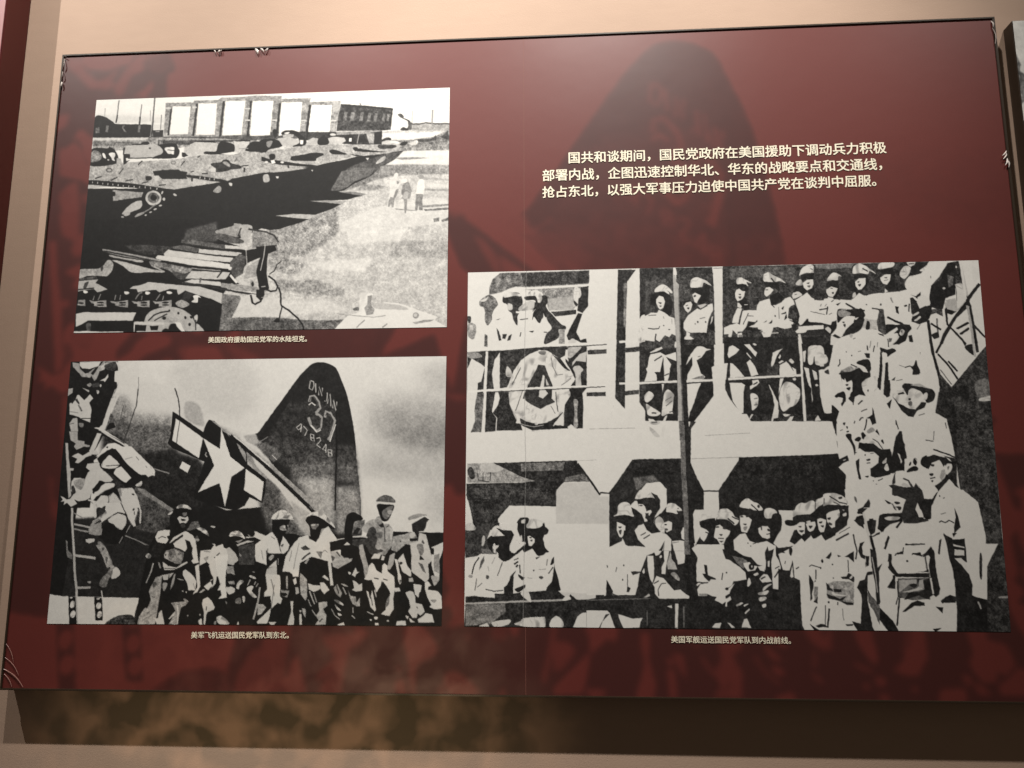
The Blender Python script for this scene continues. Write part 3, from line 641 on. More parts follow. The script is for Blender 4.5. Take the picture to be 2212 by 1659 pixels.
s12,4,0,0;1147,3700 1147,3709 1143,3715 1138,3719 1132,3719 1127,3715 1123,3708 1121,3699 1122,3691 1125,3684 1130,3681 1136,3681 1142,3685 1146,3692
s12,4,0,0;1279,3889 1278,3900 1275,3909 1270,3913 1264,3913 1258,3908 1254,3899 1252,3888 1253,3878 1256,3869 1261,3864 1267,3864 1273,3869 1277,3878
s12,4,0,0;1045,3660 1044,3668 1041,3675 1037,3678 1032,3678 1027,3674 1024,3668 1022,3659 1023,3650 1026,3644 1030,3640 1035,3640 1040,3644 1043,3651
s9,3,0,0;1050,3890 1124,3878 1224,3992 1236,4048 1058,4044
p88,3,0,0;1104,3850 1161,3851 1193,3936 1234,4020 1197,4019 1127,3920
s9,3,0,0;970,3986 1015,3945 1074,3988 1077,4044 973,4042
s80,4,0,0;1307,3771 1342,3730 1346,3814 1329,3856
s10,3,0,0;1294,3784 1290,3790 1283,3792 1276,3790 1269,3784 1265,3776 1262,3766 1263,3758 1267,3752 1274,3749 1281,3751 1287,3757 1292,3766 1295,3775
l20,5,0,13;1327,3814 1335,3981
p54,18,3,0;1888,2354 2040,2374 2118,2435 2187,2524 2180,2609 1899,2628
l20,8,0,19;1840,2331 2041,2389 2128,2449 2179,2566
p9,3,0,0;1936,2630 2161,2609 2154,2666 2080,2706 2066,2834 2066,3090 2103,3331 2002,3384 1951,3030 1997,2746 1942,2773
l75,4,0,9;2034,2590 2026,2776 1998,3031
l55,6,0,8;2148,2623 2180,2753 2181,2895
l12,4,0,12;2218,2882 2173,2937 2148,3036 2094,3091
l12,4,0,19;2086,3119 2154,3192 2194,3291 2178,3361 2123,3374 2075,3344
l12,4,0,19;2204,3306 2231,3419 2237,3587 2252,3629
l12,4,0,14;2252,3629 2226,3823
s10,4,0,0;2168,3863 2203,3808 2236,3830 2224,3878
l12,4,0,17;2252,3615 2338,3701 2424,3814 2483,3926 2495,4022
l70,6,0,11;2017,3293 2064,3288
p12,4,0,0;1963,3341 2047,3329 2059,3428 2026,3539 1967,3453
l65,6,0,8;2024,3469 2088,3457 2078,3428
p90,3,0,0;2823,4003 2911,3854 2955,3786 3082,3734 3225,3614 3361,3583 3480,3600 3589,3651 3753,3752 3907,3831 3863,3878 4008,4004
s74,8,5,0;3216,3613 3316,3595 3498,3635 3590,3706 3409,3701 3254,3683
s92,2,0,0;3084,3436 3130,3417 3203,3433 3222,3461 3186,3488 3161,3612 3155,3777 3074,3789 3071,3651 3077,3512
p58,12,4,0;3158,3473 3204,3467 3198,3627 3236,3683 3228,3765 3156,3791 3126,3666 3161,3612
s40,12,3,0;3007,3677 3062,3651 3072,3706 3026,3712
l66,8,0,9;2918,3771 3229,3820 3356,3796
l60,8,0,13;3051,3981 3139,3859
l60,8,0,13;3323,3987 3376,3927
s62,8,0,0;3705,3805 3702,3827 3694,3844 3681,3853 3666,3852 3653,3842 3644,3825 3640,3804 3643,3782 3652,3765 3665,3756 3679,3756 3693,3766 3702,3784
s80,5,0,0;3686,3798 3685,3811 3680,3821 3673,3827 3665,3827 3657,3821 3652,3810 3650,3797 3652,3784 3657,3774 3664,3768 3672,3768 3679,3774 3684,3785
p62,10,3,0;3638,3913 3773,3875 3872,3871 3827,3904 3666,3941
p64,8,3,0;2835,3741 2918,3757 2909,3785 2845,3762"""
PRINT2 = """p88,3,0,0;-1140,-444 4398,-310 4432,4693 -745,4758
s68,7,181,0;3223,752 3649,646 4076,766 4084,1450 3663,1487 3330,1302
s58,8,142,0;3372,1037 3844,1015 4080,1103 4085,1519 3756,1460
s76,6,133,0;3738,221 4069,114 4074,541 3838,565
s76,6,132,0;3191,1454 4085,1588 4089,1931 3294,1856
s88,3,113,0;3158,2061 3765,1997 3957,2473 3776,2741 3217,2605
s78,6,130,0;3812,2038 4089,1931 4095,2473 3864,2472
p86,3,6,0;479,9 748,14 765,336 1015,384 1199,518 1427,780 1632,1012 1928,1158 2032,1356 3122,3008 3147,4064 747,2736 553,1339
s82,4,119,0;1098,51 1896,10 2011,790 1628,926 1221,562
p60,16,50,0;433,620 628,551 752,842 1138,891 1209,1347 1122,1557 671,1340 447,1195
p38,18,40,0;400,908 607,883 754,1057 1128,1090 1160,1346 832,1597 474,1338
p18,12,40,0;414,1138 644,1198 860,1201 1141,1346 1226,1699 1465,1631 1537,2188 2758,3276 2596,4068 536,4084
s70,8,12,0;1284,663 1424,723 1495,1010 1438,1038 1296,921
p10,2,4,0;826,1681 1179,1740 1404,1574 1547,2188 1783,2327 2633,2222 2665,3276 2254,3543 1544,3412 925,2461
p15,5,15,0;52,2458 825,2392 1323,2737 2469,3009 2840,2874 2872,4066 155,4087
p40,18,44,0;633,998 1175,1034 1196,1488 675,1411
p14,8,29,0;874,1484 1201,1389 1263,1460 1461,1547 1545,1702 1544,2326 904,2046
l20,4,3,10;761,452 755,712 728,856 687,1084 652,1269
l45,6,3,6;756,263 765,481
l30,4,3,7;617,710 598,911 552,1140
l20,4,2,12;1156,445 1198,604 1220,748 1228,892
l60,8,3,12;1161,1768 1112,1747 997,1697
p62,14,24,0;1632,1026 1833,1185 1947,1355 2294,1695 2780,2400 3023,2740 3046,3672 2763,3475 2612,3076 2463,2806 2320,2467 2149,1916 1839,1354
p35,16,29,0;2079,1846 2300,1889 2351,2262 2551,2603 2634,2874 2467,2941 2220,2602 2111,2192
p84,4,8,0;1966,1384 2167,1624 2437,1987 2732,2386 2810,2468 2738,2604 2545,2440 2303,1986 2073,1679
p72,10,11,0;2443,2193 2686,2414 2764,2509 2733,2726 2706,2766 2551,2603
p9,2,0,0;1150,819 1175,834 1491,1138 1515,1010 1541,947 1601,969 1663,1055 1735,1155 1795,1213 1947,1355 1975,1636 2175,1861 2177,2054 2150,2219 2014,2136 1971,2260 1878,2328 1762,2300 1489,2188 1429,2118 1521,1590 1182,1389 1119,1303 1144,1204
p60,8,3,0;1561,954 1621,990 1755,1170 1799,1297 1747,1212 1663,1069
p90,2,0,0;1189,920 1491,1230 1461,1540 1166,1261
l25,4,0,8;1234,949 1212,1311
p90,2,0,0;1288,1584 1379,1658 1350,1763 1264,1685
p90,2,0,0;1676,1069 1793,1522 1949,1692 1815,1823 1766,2279 1694,1919 1474,2056 1628,1654 1491,1230 1677,1402
p9,2,0,0;1685,1119 1745,1169 1839,1354 1903,1495 1958,1636 1949,1692 1793,1515
p90,2,0,0;1961,1706 2153,1902 2151,1971 2139,2192 1952,2025 1957,1914
p60,10,2,0;1847,1312 1877,1333 1952,1468 1957,1608 1902,1467
l80,4,0,10;1534,1449 1526,1491 1547,1520
l8,2,0,35;1780,1198 1949,1391 2168,1666 2378,1945 2586,2222 2694,2373
l88,2,0,12;1814,1199 1947,1355 2157,1610 2207,1666
l50,5,0,8;2237,1708 2437,1987 2595,2208 2664,2318
s13,4,2,0;2061,1167 2130,1076 2255,794 2373,553 2453,325 2573,126 2639,76 2707,71 2775,94 2849,160 2885,247 2917,363 2970,549 3014,777 3048,1004 3084,1313 3106,1647 3149,2061 3164,2334 3164,2740 2913,2740 2742,2332 2643,2167 2426,1890 2226,1625 2090,1301
p20,10,29,0;2367,682 2868,690 2886,1367 2188,1358 2182,1189
p26,14,29,0;2193,1218 2867,1366 3076,1369 3112,1716 2874,1645 2440,1752 2171,1428
p44,18,38,0;2437,1641 2872,1575 2901,2469 2821,2468 2445,1890
p68,12,38,0;2501,1863 2880,1852 2904,2604 2843,2604 2644,2195
p36,16,28,0;2898,1645 3110,1619 3137,1951 2904,1894
p58,16,28,0;2907,1977 3146,1965 3172,2673 2915,2672
l9,3,0,15;2871,733 2891,1367 2896,1922 2902,2333
p13,4,2,0;2037,1173 2065,1160 2453,325 2512,369 2225,1049 2117,1245 2070,1287
p70,8,8,0;1922,1200 2047,1173 2080,1287 2119,1301 2044,1357 1945,1285
l55,5,0,8;2071,1301 2118,1273 2173,1217
p40,14,12,0;2043,1328 2157,1302 2336,1472 2245,1611 2145,1498
l82,4,0,8;2227,1499 2277,1569
l10,3,0,27;1950,1412 2180,1680 2419,1987 2637,2277
l64,6,2,29;2589,685 2597,607 2635,593 2686,694 2703,787 2662,864
l64,6,2,29;2662,864 2723,929 2718,1084 2684,1133 2614,1033 2587,927
l20,5,1,9;2591,678 2602,614 2635,608 2679,701 2693,786
l20,5,1,9;2682,900 2714,943 2709,1077 2679,1111 2623,1026
l90,3,0,12;2583,735 2614,700 2654,743
l90,3,0,12;2614,1047 2682,1156 2722,1119
l64,6,2,29;2758,929 2768,837 2810,866 2861,980 2840,1085 2801,1282
l20,5,1,9;2764,901 2777,859 2811,887 2849,987 2831,1085 2800,1239
l90,3,0,11;2873,1037 2819,1303
l72,6,0,11;2589,356 2583,478 2613,507 2632,436 2623,371 2589,356
l72,6,0,11;2646,400 2653,544
l72,6,0,11;2683,587 2683,444 2720,609 2720,473
l74,6,0,11;2773,546 2772,681 2743,674
l74,6,0,11;2778,717 2802,561 2817,760
l76,6,0,12;2837,789 2838,647 2872,839 2876,690
l84,3,0,9;2513,1024 2467,1080 2487,1116 2524,1081
l84,3,0,9;2518,1032 2512,1151
l84,3,0,9;2538,1060 2583,1124 2557,1208
l84,3,0,8;2614,1181 2648,1195 2660,1294 2626,1279 2614,1181
l84,3,0,8;2620,1237 2654,1245
l84,3,0,9;2678,1252 2711,1238 2726,1281 2685,1350 2725,1393
l84,3,0,9;2780,1337 2745,1421 2783,1435
l84,3,0,9;2781,1344 2782,1470
l84,3,0,8;2802,1421 2840,1429 2847,1519 2814,1526 2802,1421
l84,3,0,8;2808,1470 2846,1478
s20,8,10,0;2460,1473 2498,1474 2502,1586 2473,1585
p9,2,0,0;3497,2647 4033,2668 4038,3141 3417,3274
p9,3,0,0;-3,-2 519,10 527,156 493,170 497,331 528,361 497,520 445,823 379,1051 316,1322 264,1449 129,3686 -5,3687
p88,3,0,0;97,1 338,6 342,65 263,92 152,75
s72,8,0,0;30,58 107,162 151,222 210,208 264,107 322,64 354,109 304,269 276,312 233,253 153,266 89,191
s76,8,0,0;339,20 489,16 433,81 373,80
s70,8,0,0;336,313 393,256 425,213 424,271 397,329
s60,10,0,0;6,468 54,439 57,483 15,533
s45,20,2,0;153,426 223,428 227,486 207,500
s45,20,2,0;199,354 359,357 341,401 222,413
s45,20,2,0;315,459 337,473 333,510 312,502
s76,8,0,0;37,642 106,629 110,542 163,587 204,616 270,545 282,589 238,675 276,820 280,878 266,978 182,905 150,876 70,860 36,787
l30,8,3,16;102,571 122,658 147,818
l18,6,2,10;39,845 152,904 263,935
s68,14,0,0;53,903 121,890 141,962 152,1220 174,1263 233,1264 285,1307 239,1349 163,1406 120,1348 125,1263 80,1191 56,1119
l20,6,2,8;62,1047 111,1048
s40,14,2,0;157,976 205,963 210,1035 181,1049
l8,3,0,22;153,1398 241,1392 298,1350
p84,4,0,0;538,535 559,564 438,1052 375,1323 343,1450 302,1421 335,1308 408,1037 483,794
p9,3,0,0;546,332 506,506 466,852 417,1023 396,1009 445,823
l88,3,0,18;320,1065 359,1051 442,1117 566,1225 700,1341
l8,3,0,14;342,1094 403,1123 570,1282 642,1354
s80,5,0,0;109,1490 185,1448 311,1407 382,1451 375,1493 290,1549 195,1604 135,1590
s88,3,0,0;465,1338 551,1296 633,1354 721,1355 804,1441 898,1569 993,1697 1006,1767 950,1808 851,1780 683,1567 566,1396 478,1395 404,1479
s8,3,0,0;402,1451 477,1381 566,1396 673,1553 851,1780 893,1836 848,1906 753,1961 684,1932 569,1805 414,1663 428,1564
s82,5,0,0;432,1621 503,1487 564,1537 623,1623 572,1679 455,1678
s88,3,0,0;570,1721 640,1665 692,1722 756,1835 732,1919 682,1890 588,1791
l20,6,2,8;453,1649 591,1658
s8,3,0,0;129,1660 213,1576 328,1521 386,1507 331,1578 256,1647 282,1746 249,1859 168,1816 144,1745 106,1759
s84,5,0,0;274,1619 391,1592 415,1677 499,1762 563,1861 506,1889 417,1874 374,1972 352,2098 278,2167 179,2152 120,2138 135,2068 239,2013 270,1873 302,1747
s72,10,0,0;122,1858 247,1824 272,1901 221,2041 154,2054
s40,14,2,0;138,1956 187,1957 201,2027 153,2040
s85,4,0,0;20,2110 51,2138 120,2138 190,2166 155,2236 107,2250 77,2236 36,2207
s84,4,0,0;810,1933 876,1892 874,1948 831,1961
s82,6,0,0;389,2057 459,1932 575,1912 583,1968 503,2016 419,2086
s9,3,0,0;359,2057 427,1876 487,1904 434,2002
s80,6,0,0;415,2169 459,2100 518,2100 540,2156 516,2239 421,2281
s78,8,0,0;537,2100 583,2045 648,2157 727,2365 658,2351 593,2406 482,2489 405,2502 394,2474 477,2406 529,2295 552,2184
s14,5,0,0;421,2281 506,2239 529,2295 458,2406 429,2419
s84,5,0,0;317,2176 375,2155 407,2211 419,2419 400,2419 380,2239
s80,6,0,0;639,2003 706,1990 784,1990 818,2074 852,2172 839,2283 855,2407 832,2517 844,2559 804,2545 760,2434 703,2282 666,2143
s30,8,2,0;821,2305 816,2314 810,2320 804,2322 800,2318 797,2310 797,2299 800,2288 804,2278 810,2272 816,2271 821,2275 823,2283 823,2294
l84,3,0,17;863,2186 886,2352 890,2518
s84,4,0,0;559,2475 611,2379 689,2379 740,2434 738,2572 693,2627 621,2544
s80,5,0,0;539,2640 575,2585 643,2599 637,2668 570,2675
s8,3,0,0;495,2709 570,2682 694,2655 740,2600 729,2764 694,2819 559,2819
s60,10,0,0;360,2571 403,2475 462,2489 488,2599 503,2682 415,2681 355,2640
l25,8,0,10;396,2516 462,2489
p30,16,8,0;803,1977 901,1991 1207,2312 1199,2546 1091,2683 836,2600 890,2518
p55,12,4,0;822,1977 902,2005 1236,2312 1209,2354 1088,2242 886,2075
l40,10,2,8;1078,2242 1029,2601
l45,10,2,8;745,2696 864,2765 993,2847
l76,5,0,24;26,1277 81,1676 131,2168 159,2293 172,2515 217,2928 248,3269 283,3526 316,3994
l70,8,0,19;193,2529 371,2578
l60,8,0,16;187,2598 355,2647
l74,6,0,25;231,2996 319,3010 451,3037
l70,8,0,23;270,3472 337,3471 423,3464
l60,8,0,10;182,2363 295,2446
s84,4,0,0;333,2757 419,2750 422,2791 365,2812
s46,16,3,0;461,2791 520,2819 587,2969 645,3160 652,3282 607,3336 586,3457 518,3444 531,3336 600,3200 531,3010 477,2901
s60,12,2,0;523,2874 567,2956 626,3146 595,3119 540,2996
s72,8,0,0;647,3187 685,3173 723,3254 702,3308 636,3336
s60,10,2,0;389,3377 427,3377 419,3404 390,3397
p50,14,3,0;120,2763 141,2791 148,2901 201,2983 205,3051 155,3024 135,2928
l80,4,0,13;541,3511 561,3619 581,3952
p86,3,0,0;1,3567 133,3594 943,3617 910,3817 893,4017 -3,4023
p9,2,0,0;200,3593 283,3606 322,4007 236,4008
p9,2,0,0;470,3606 552,3619 580,3946 504,3946
s88,2,0,0;275,3726 268,3748 258,3763 246,3768 236,3763 228,3748 225,3726 227,3702 234,3680 244,3665 256,3660 267,3665 274,3680 277,3702
s88,2,0,0;291,3867 283,3889 273,3904 260,3909 249,3903 240,3888 237,3866 239,3842 246,3820 257,3805 269,3800 281,3806 289,3821 293,3843
s88,2,0,0;550,3742 545,3762 536,3777 524,3783 513,3778 504,3765 499,3746 500,3723 505,3703 514,3688 526,3683 537,3687 546,3700 551,3720
s88,2,0,0;565,3869 560,3889 551,3903 539,3909 528,3905 519,3892 514,3872 515,3850 520,3830 529,3815 541,3810 552,3814 561,3827 566,3846
p88,2,0,0;216,3604 247,3607 241,3627 218,3627
p88,2,0,0;495,3626 533,3621 527,3643 499,3643
s22,20,0,0;615,3979 696,3898 771,3865 885,3871 902,4017 627,4019
l70,6,0,14;221,2996 283,3526
l72,5,0,15;283,3606 320,4008
p9,4,1,0;2,4 510,15 526,143 492,167 497,333 523,340 532,422 493,485 463,724 410,999 330,1113 10,1109 1,413
p84,3,0,0;99,12 335,11 313,74 220,124 132,115 98,57
p66,8,0,0;21,17 92,31 115,122 172,199 206,187 287,87 347,62 380,25 466,14 391,76 377,140 327,164 299,291 275,316 244,239 259,201 228,264 140,250 82,159 34,94
p12,5,0,0;124,134 212,136 222,168 171,180
p12,5,0,0;233,201 279,99 313,81 291,151 261,227
s80,4,0,0;337,49 370,12 379,89 360,139 337,113
s26,10,0,0;374,76 475,14 513,79 483,155 412,140
p84,3,0,0;335,317 394,274 425,204 428,255 393,337 379,318
p84,3,0,0;492,14 519,21 558,105 544,169 513,66
s60,10,2,0;200,378 233,347 252,379 228,411
s76,4,0,0;155,422 195,448 231,468 224,493 187,461
s80,3,0,0;310,469 327,463 341,495 326,526
s78,3,0,0;340,394 351,368 362,394 350,419
s26,10,2,0;260,367 320,342 340,394 272,418
p70,8,0,0;3,438 55,426 51,502 1,552
p82,4,0,0;30,667 89,623 105,541 122,535 188,619 244,531 282,595 243,658 275,772 270,972 180,921 143,883 41,843
p14,6,0,0;47,654 74,592 88,617 61,674
p20,6,1,0;88,617 108,592 139,668 136,694
l45,9,1,16;128,694 173,795
l12,4,0,9;171,908 271,910
l60,10,0,9;38,793 131,820
p72,8,0,0;46,982 84,907 127,895 149,1111 71,1110
l30,8,0,7;46,994 98,982
s50,10,0,0;150,983 201,984 197,1046 161,1033
s30,12,3,0;434,824 505,850 517,913 474,925
p83,3,0,0;477,598 524,587 447,1050 425,1114 395,1049
p84,3,0,0;318,1060 343,1048 396,1062 442,1115 399,1114 363,1080
p9,4,0,0;449,1087 478,988 529,976 550,1051 450,1100
p9,4,1,0;2,1108 416,1114 658,1291 670,1353 627,1352 491,1214 420,1189 347,1411 348,2283 24,2281 -9,1482
l83,3,0,19;403,1114 543,1228 695,1353
l9,4,1,17;382,1120 527,1252 662,1359
p82,3,0,0;357,1138 405,1151 347,1399 313,1485 287,1410
p70,9,0,0;53,1109 144,1110 157,1248 227,1261 230,1311 291,1324 284,1361 223,1348 149,1397 120,1347 134,1297 79,1247
s9,4,0,0;150,1409 233,1360 288,1355 236,1422 222,1472 143,1446
p76,5,0,0;22,1289 52,1290 75,1520 98,1680 141,1681 134,1717 108,1717 120,1975 136,2097 109,2146
p80,4,0,0;103,1495 169,1446 223,1484 297,1423 318,1485 259,1509 188,1607 144,1594 166,1533
p80,4,0,0;308,1398 365,1411 385,1461 317,1473
p88,3,0,0;387,1498 424,1400 479,1307 564,1296 644,1353 703,1341 738,1354 848,1503 950,1664 1005,1750 1009,1811 973,1786 941,1823 905,1773 837,1773 728,1649 673,1575 606,1439 542,1370 484,1407 420,1474 380,1523
s14,5,0,0;464,1357 485,1345 483,1376
l50,9,0,7;793,1502 826,1564
l50,9,0,7;903,1651 921,1682
l60,8,0,7;681,1551 755,1514
p9,3,1,0;380,1535 420,1474 502,1407 569,1383 644,1513 683,1587 793,1736 838,1791 914,1786 934,1835 868,1883 804,1956 721,1979 639,1881 566,1783 561,1697 618,1661 594,1525 505,1475 443,1585 410,1609
p86,3,0,0;435,1659 467,1548 506,1481 560,1537 625,1624 586,1685 518,1696
l30,8,0,8;481,1647 617,1636
p88,3,0,0;572,1746 594,1685 644,1655 708,1747 760,1833 708,1906 655,1869 573,1771
s84,3,0,0;812,1943 868,1883 878,1907 855,1956
p9,3,1,0;108,1717 144,1730 146,1631 212,1583 302,1510 377,1473 370,1498 305,1571 268,1657 297,1719 285,1805 263,1866 227,1829 158,1828
p82,4,0,0;150,1828 227,1829 263,1866 291,1756 314,1719 268,1670 282,1608 401,1597 423,1671 488,1770 570,1856 546,1893 487,1892 425,1867 386,1928 357,2001 339,2135 290,2171 223,2183 170,2158 208,2219 143,2267 96,2206 64,2243 69,2182 27,2194 50,2157 21,2096 57,2121 93,2158 127,2146 157,2085 127,2024 127,1877
s60,12,2,0;153,1877 262,1841 246,2000 184,1975
s24,9,1,0;132,1963 157,1951 180,2049 148,2073
p9,3,0,0;357,2001 411,1904 425,1867 479,1904 447,1953 418,2026 369,2074
p86,3,0,0;381,2050 426,2026 447,1953 496,1904 573,1917 584,1966 485,2014 437,2063 388,2099
p9,3,0,0;375,2172 406,2111 503,2039 585,1978 620,2003 662,2137 626,2100 581,2051 541,2100 456,2099 410,2184
p82,4,0,0;411,2196 456,2099 498,2093 535,2148 515,2245 424,2283
p80,4,0,0;543,2136 581,2051 609,2100 683,2210 721,2285 551,2284 548,2221
p84,3,0,0;673,2028 713,1991 791,2028 790,2004 837,2102 869,2223 881,2286 721,2285 660,2100
p60,9,0,0;624,1997 662,1991 677,2101 661,2125
s14,5,0,0;809,2091 807,2094 802,2096 795,2095 789,2091 783,2086 780,2081 780,2076 782,2072 787,2070 793,2071 800,2075 805,2080 808,2085
l84,3,0,17;319,2165 376,2184 399,2283
p84,3,0,0;407,2206 568,2207 687,2208 729,2365 635,2352 531,2448 484,2509 457,2484 479,2436 535,2364 506,2304 453,2279
p20,8,1,0;432,2339 487,2267 511,2255 508,2340 452,2400
p84,3,0,0;682,2208 839,2209 858,2329 828,2474 849,2558 824,2570 767,2449
s14,5,0,0;818,2315 816,2322 812,2328 809,2330 805,2328 803,2323 802,2316 803,2307 805,2300 809,2295 812,2293 816,2294 818,2299 819,2307
l14,5,0,7;821,2341 825,2389
l14,5,0,8;670,2208 749,2413
l14,5,1,10;596,2401 644,2359 730,2389
l84,3,0,15;847,2209 887,2330 891,2522
p84,3,0,0;377,2206 398,2206 423,2412 407,2424
p82,4,0,0;549,2461 637,2377 732,2413 745,2509 709,2617 647,2569 612,2533 559,2497
p78,5,0,0;533,2629 581,2581 659,2617 628,2665 578,2677
p9,3,1,0;484,2521 542,2497 612,2533 658,2605 709,2617 747,2533 780,2522 737,2665 701,2785 602,2808 498,2748 462,2713 493,2665
p62,10,0,0;358,2676 389,2484 446,2448 472,2460 497,2593 494,2689 444,2700
p20,6,1,0;408,2520 473,2466 483,2496 425,2526
p12,4,1,0;489,2605 526,2509 484,2521
p82,4,0,0;329,2754 422,2748 424,2784 366,2808 336,2796
p62,12,0,0;444,2844 519,2832 556,2892 618,3094 656,3165 625,3224 572,3165 511,2975
s30,12,1,0;505,2880 539,2880 525,2927
s30,12,1,0;555,3023 580,3023 569,3117
s20,8,1,0;573,3188 614,3165 607,3200
p82,4,0,0;640,3330 641,3200 681,3171 717,3224 721,3283 681,3330
l70,5,0,7;719,2713 687,2820
l60,8,0,7;748,2707 877,2773 973,2845
l70,6,0,7;789,2546 753,2653
p9,3,1,0;998,2890 1069,2652 1207,2569 1231,2533 1400,2581 1468,2605 1637,2677 1676,2820 1814,2749 2004,2749 2166,2655 2495,2679 2578,2715 2742,2715 2865,2751 3027,2727 4036,2706 4051,4037 926,4060 935,3596
p40,16,5,0;1377,2629 1430,2498 1496,2486 1525,2582 1452,2629
s88,2,0,0;1261,2293 1284,2245 1334,2236 1394,2270 1415,2318 1337,2296
s9,3,1,0;1194,2461 1222,2353 1270,2305 1337,2296 1413,2324 1442,2414 1405,2510 1368,2617 1306,2712 1247,2700 1225,2581
s86,3,0,0;1174,2395 1201,2353 1226,2341 1207,2383
p80,3,0,0;1277,2443 1300,2413 1360,2432 1384,2414 1399,2462 1372,2521 1338,2509 1306,2527 1295,2485
s50,8,0,0;1323,2372 1369,2360 1371,2402 1342,2414
s14,5,0,0;1319,2455 1361,2462 1362,2480 1329,2485
s24,7,1,0;1315,2545 1356,2527 1366,2569 1334,2587
p86,3,0,0;1060,2724 1085,2640 1143,2616 1210,2619 1205,2700 1181,2712 1200,2760 1178,2819 1103,2819 1071,2771
l30,8,0,8;1091,2747 1131,2712 1174,2736
p14,6,1,0;1072,2795 1178,2825 1196,2855 1129,3009 1047,3032 1017,2938
p84,3,0,0;1257,2724 1369,2635 1438,2677 1484,2772 1521,3056 1532,3103 1474,3115 1452,3079 1456,2890 1426,2796 1375,2760 1398,2890 1383,2938 1272,2878 1253,2819 1211,2819 1241,2748
l9,3,1,22;1347,2700 1276,2772 1181,2878 1128,2985
l14,5,1,12;1264,2878 1315,2902 1367,2938
p48,18,2,0;1161,2985 1183,2926 1265,2890 1367,2949 1371,3032 1342,3127 1292,3115 1215,3068
p72,8,0,0;1166,2997 1184,2938 1217,2949 1204,3009 1223,3068 1172,3032
s14,4,0,0;1173,2985 1186,2979 1187,3003
p66,9,0,0;1274,2914 1317,2938 1303,2997 1352,2985 1355,3056 1305,3032
p9,3,1,0;1369,2985 1398,2890 1450,2950 1471,3044 1441,3103 1365,3091
p80,3,0,0;1158,3091 1219,3150 1303,3174 1358,3115 1406,3079 1416,3103 1360,3150 1280,3209 1180,3209 1161,3150
l24,7,0,7;1179,3186 1296,3191
s84,3,0,0;974,3003 1001,2961 1032,2997 1022,3038 993,3038
p60,8,0,0;1104,3091 1125,3103 1146,3186 1129,3186
l66,9,0,13;1059,3108 1044,3226 999,3403
p64,14,1,0;1051,3449 1095,3320 1159,3285 1159,3449 1146,3682 1132,3891 1120,3995 940,4008 950,3892 1001,3764 1034,3753 1061,3636 1035,3531
s30,12,1,0;1066,3402 1097,3379 1108,3426 1077,3461
l40,14,1,12;1030,3834 1062,3822
l40,14,1,10;1067,3601 1101,3607
l50,14,1,10;986,3938 1065,3880 1128,3822
p74,8,0,0;1159,3285 1233,3261 1221,3355 1179,3355
p74,8,0,0;1233,3261 1282,3249 1236,3332
p62,10,0,0;1263,3367 1283,3273 1299,3261 1282,3425 1253,3507
s64,10,0,0;1173,3402 1223,3414 1187,3519
p84,3,0,0;1372,3226 1395,3202 1438,3237 1491,3308 1519,3378 1512,3506 1442,3506 1421,3401 1374,3284
l60,9,0,7;1487,3401 1507,3483
s70,8,0,0;1319,3331 1386,3355 1362,3367
s9,3,1,0;1304,3378 1387,3366 1432,3448 1429,3565 1347,3588 1295,3519
s74,5,0,0;1373,3512 1393,3507 1390,3530
s80,4,0,0;1411,3530 1427,3524 1424,3547
p84,3,0,0;1493,3155 1532,3120 1563,3448 1534,3529 1487,3570 1501,3529 1531,3459 1517,3343
p60,16,1,0;1269,3682 1384,3669 1458,3657 1420,3727 1380,3751 1362,3890 1350,3999 1260,3994 1289,3925 1324,3797
l82,4,0,13;1337,3716 1351,3843 1350,3993
p78,5,0,0;1256,3913 1324,3797 1311,3867 1265,3925
p78,5,0,0;1267,3971 1330,3913 1300,3971
s70,8,0,0;1398,3623 1449,3658 1418,3692
p80,4,0,0;1116,3914 1149,3902 1153,3833 1180,3787 1196,3867 1219,3994 1137,3995
l60,10,0,8;1186,3821 1189,3891
s76,6,0,0;1301,3994 1350,3982 1342,4003 1301,4003
s60,10,0,0;1443,3866 1458,3854 1452,3889
s9,3,1,0;1403,2653 1476,2605 1560,2617 1622,2701 1628,2843 1566,2938 1505,2890 1482,2736
s88,2,0,0;1488,2599 1525,2582 1585,2618 1622,2713 1588,2689 1536,2641
s66,9,1,0;1474,2748 1497,2701 1521,2772 1501,2790
s86,3,0,0;1628,2564 1653,2558 1681,2576 1658,2590
p84,3,0,0;1540,2926 1647,2914 1677,2843 1652,2825 1685,2826 1695,2867 1768,2826 1778,2879 1829,2914 1834,3032 1812,3304 1705,3304 1661,3243 1640,3126 1605,3079 1608,3150 1586,3208 1566,3138 1538,3150
l24,7,0,10;1685,3032 1740,2956
l50,10,0,7;1574,2938 1640,2944
s60,10,1,0;1578,3032 1627,3009 1605,3079
l70,8,0,7;1592,3162 1604,3244
p9,3,1,0;1542,3143 1606,3096 1636,3225 1697,3307 1641,3342 1604,3436 1563,3436
p84,3,0,0;1632,3132 1699,3167 1722,3319 1718,3401 1672,3482 1693,3401 1689,3319 1662,3260
p86,3,0,0;1596,3448 1667,3366 1698,3331 1658,3354 1686,3436 1640,3506
p70,7,0,0;1551,3541 1590,3483 1615,3494 1576,3541
p88,2,0,0;1692,3002 1832,2979 1806,3167 1822,3447 1841,3609 1752,3627 1782,3575 1771,3505 1738,3505 1768,3424 1739,3319 1707,3143
l60,10,0,7;1753,3459 1775,3400
p82,4,0,0;1826,3447 1909,3470 1919,3528 1862,3516 1855,3563 1829,3517
s50,10,0,0;1826,3656 1848,3679 1837,3702
p82,4,0,0;1596,3634 1644,3599 1687,3656 1724,3749 1709,3784 1653,3818 1639,3853 1637,3997 1620,3997 1613,3830 1591,3703
l24,8,1,10;1638,3738 1636,3795
s84,3,0,0;1747,3899 1794,3869 1871,3955 1865,3990 1775,3985
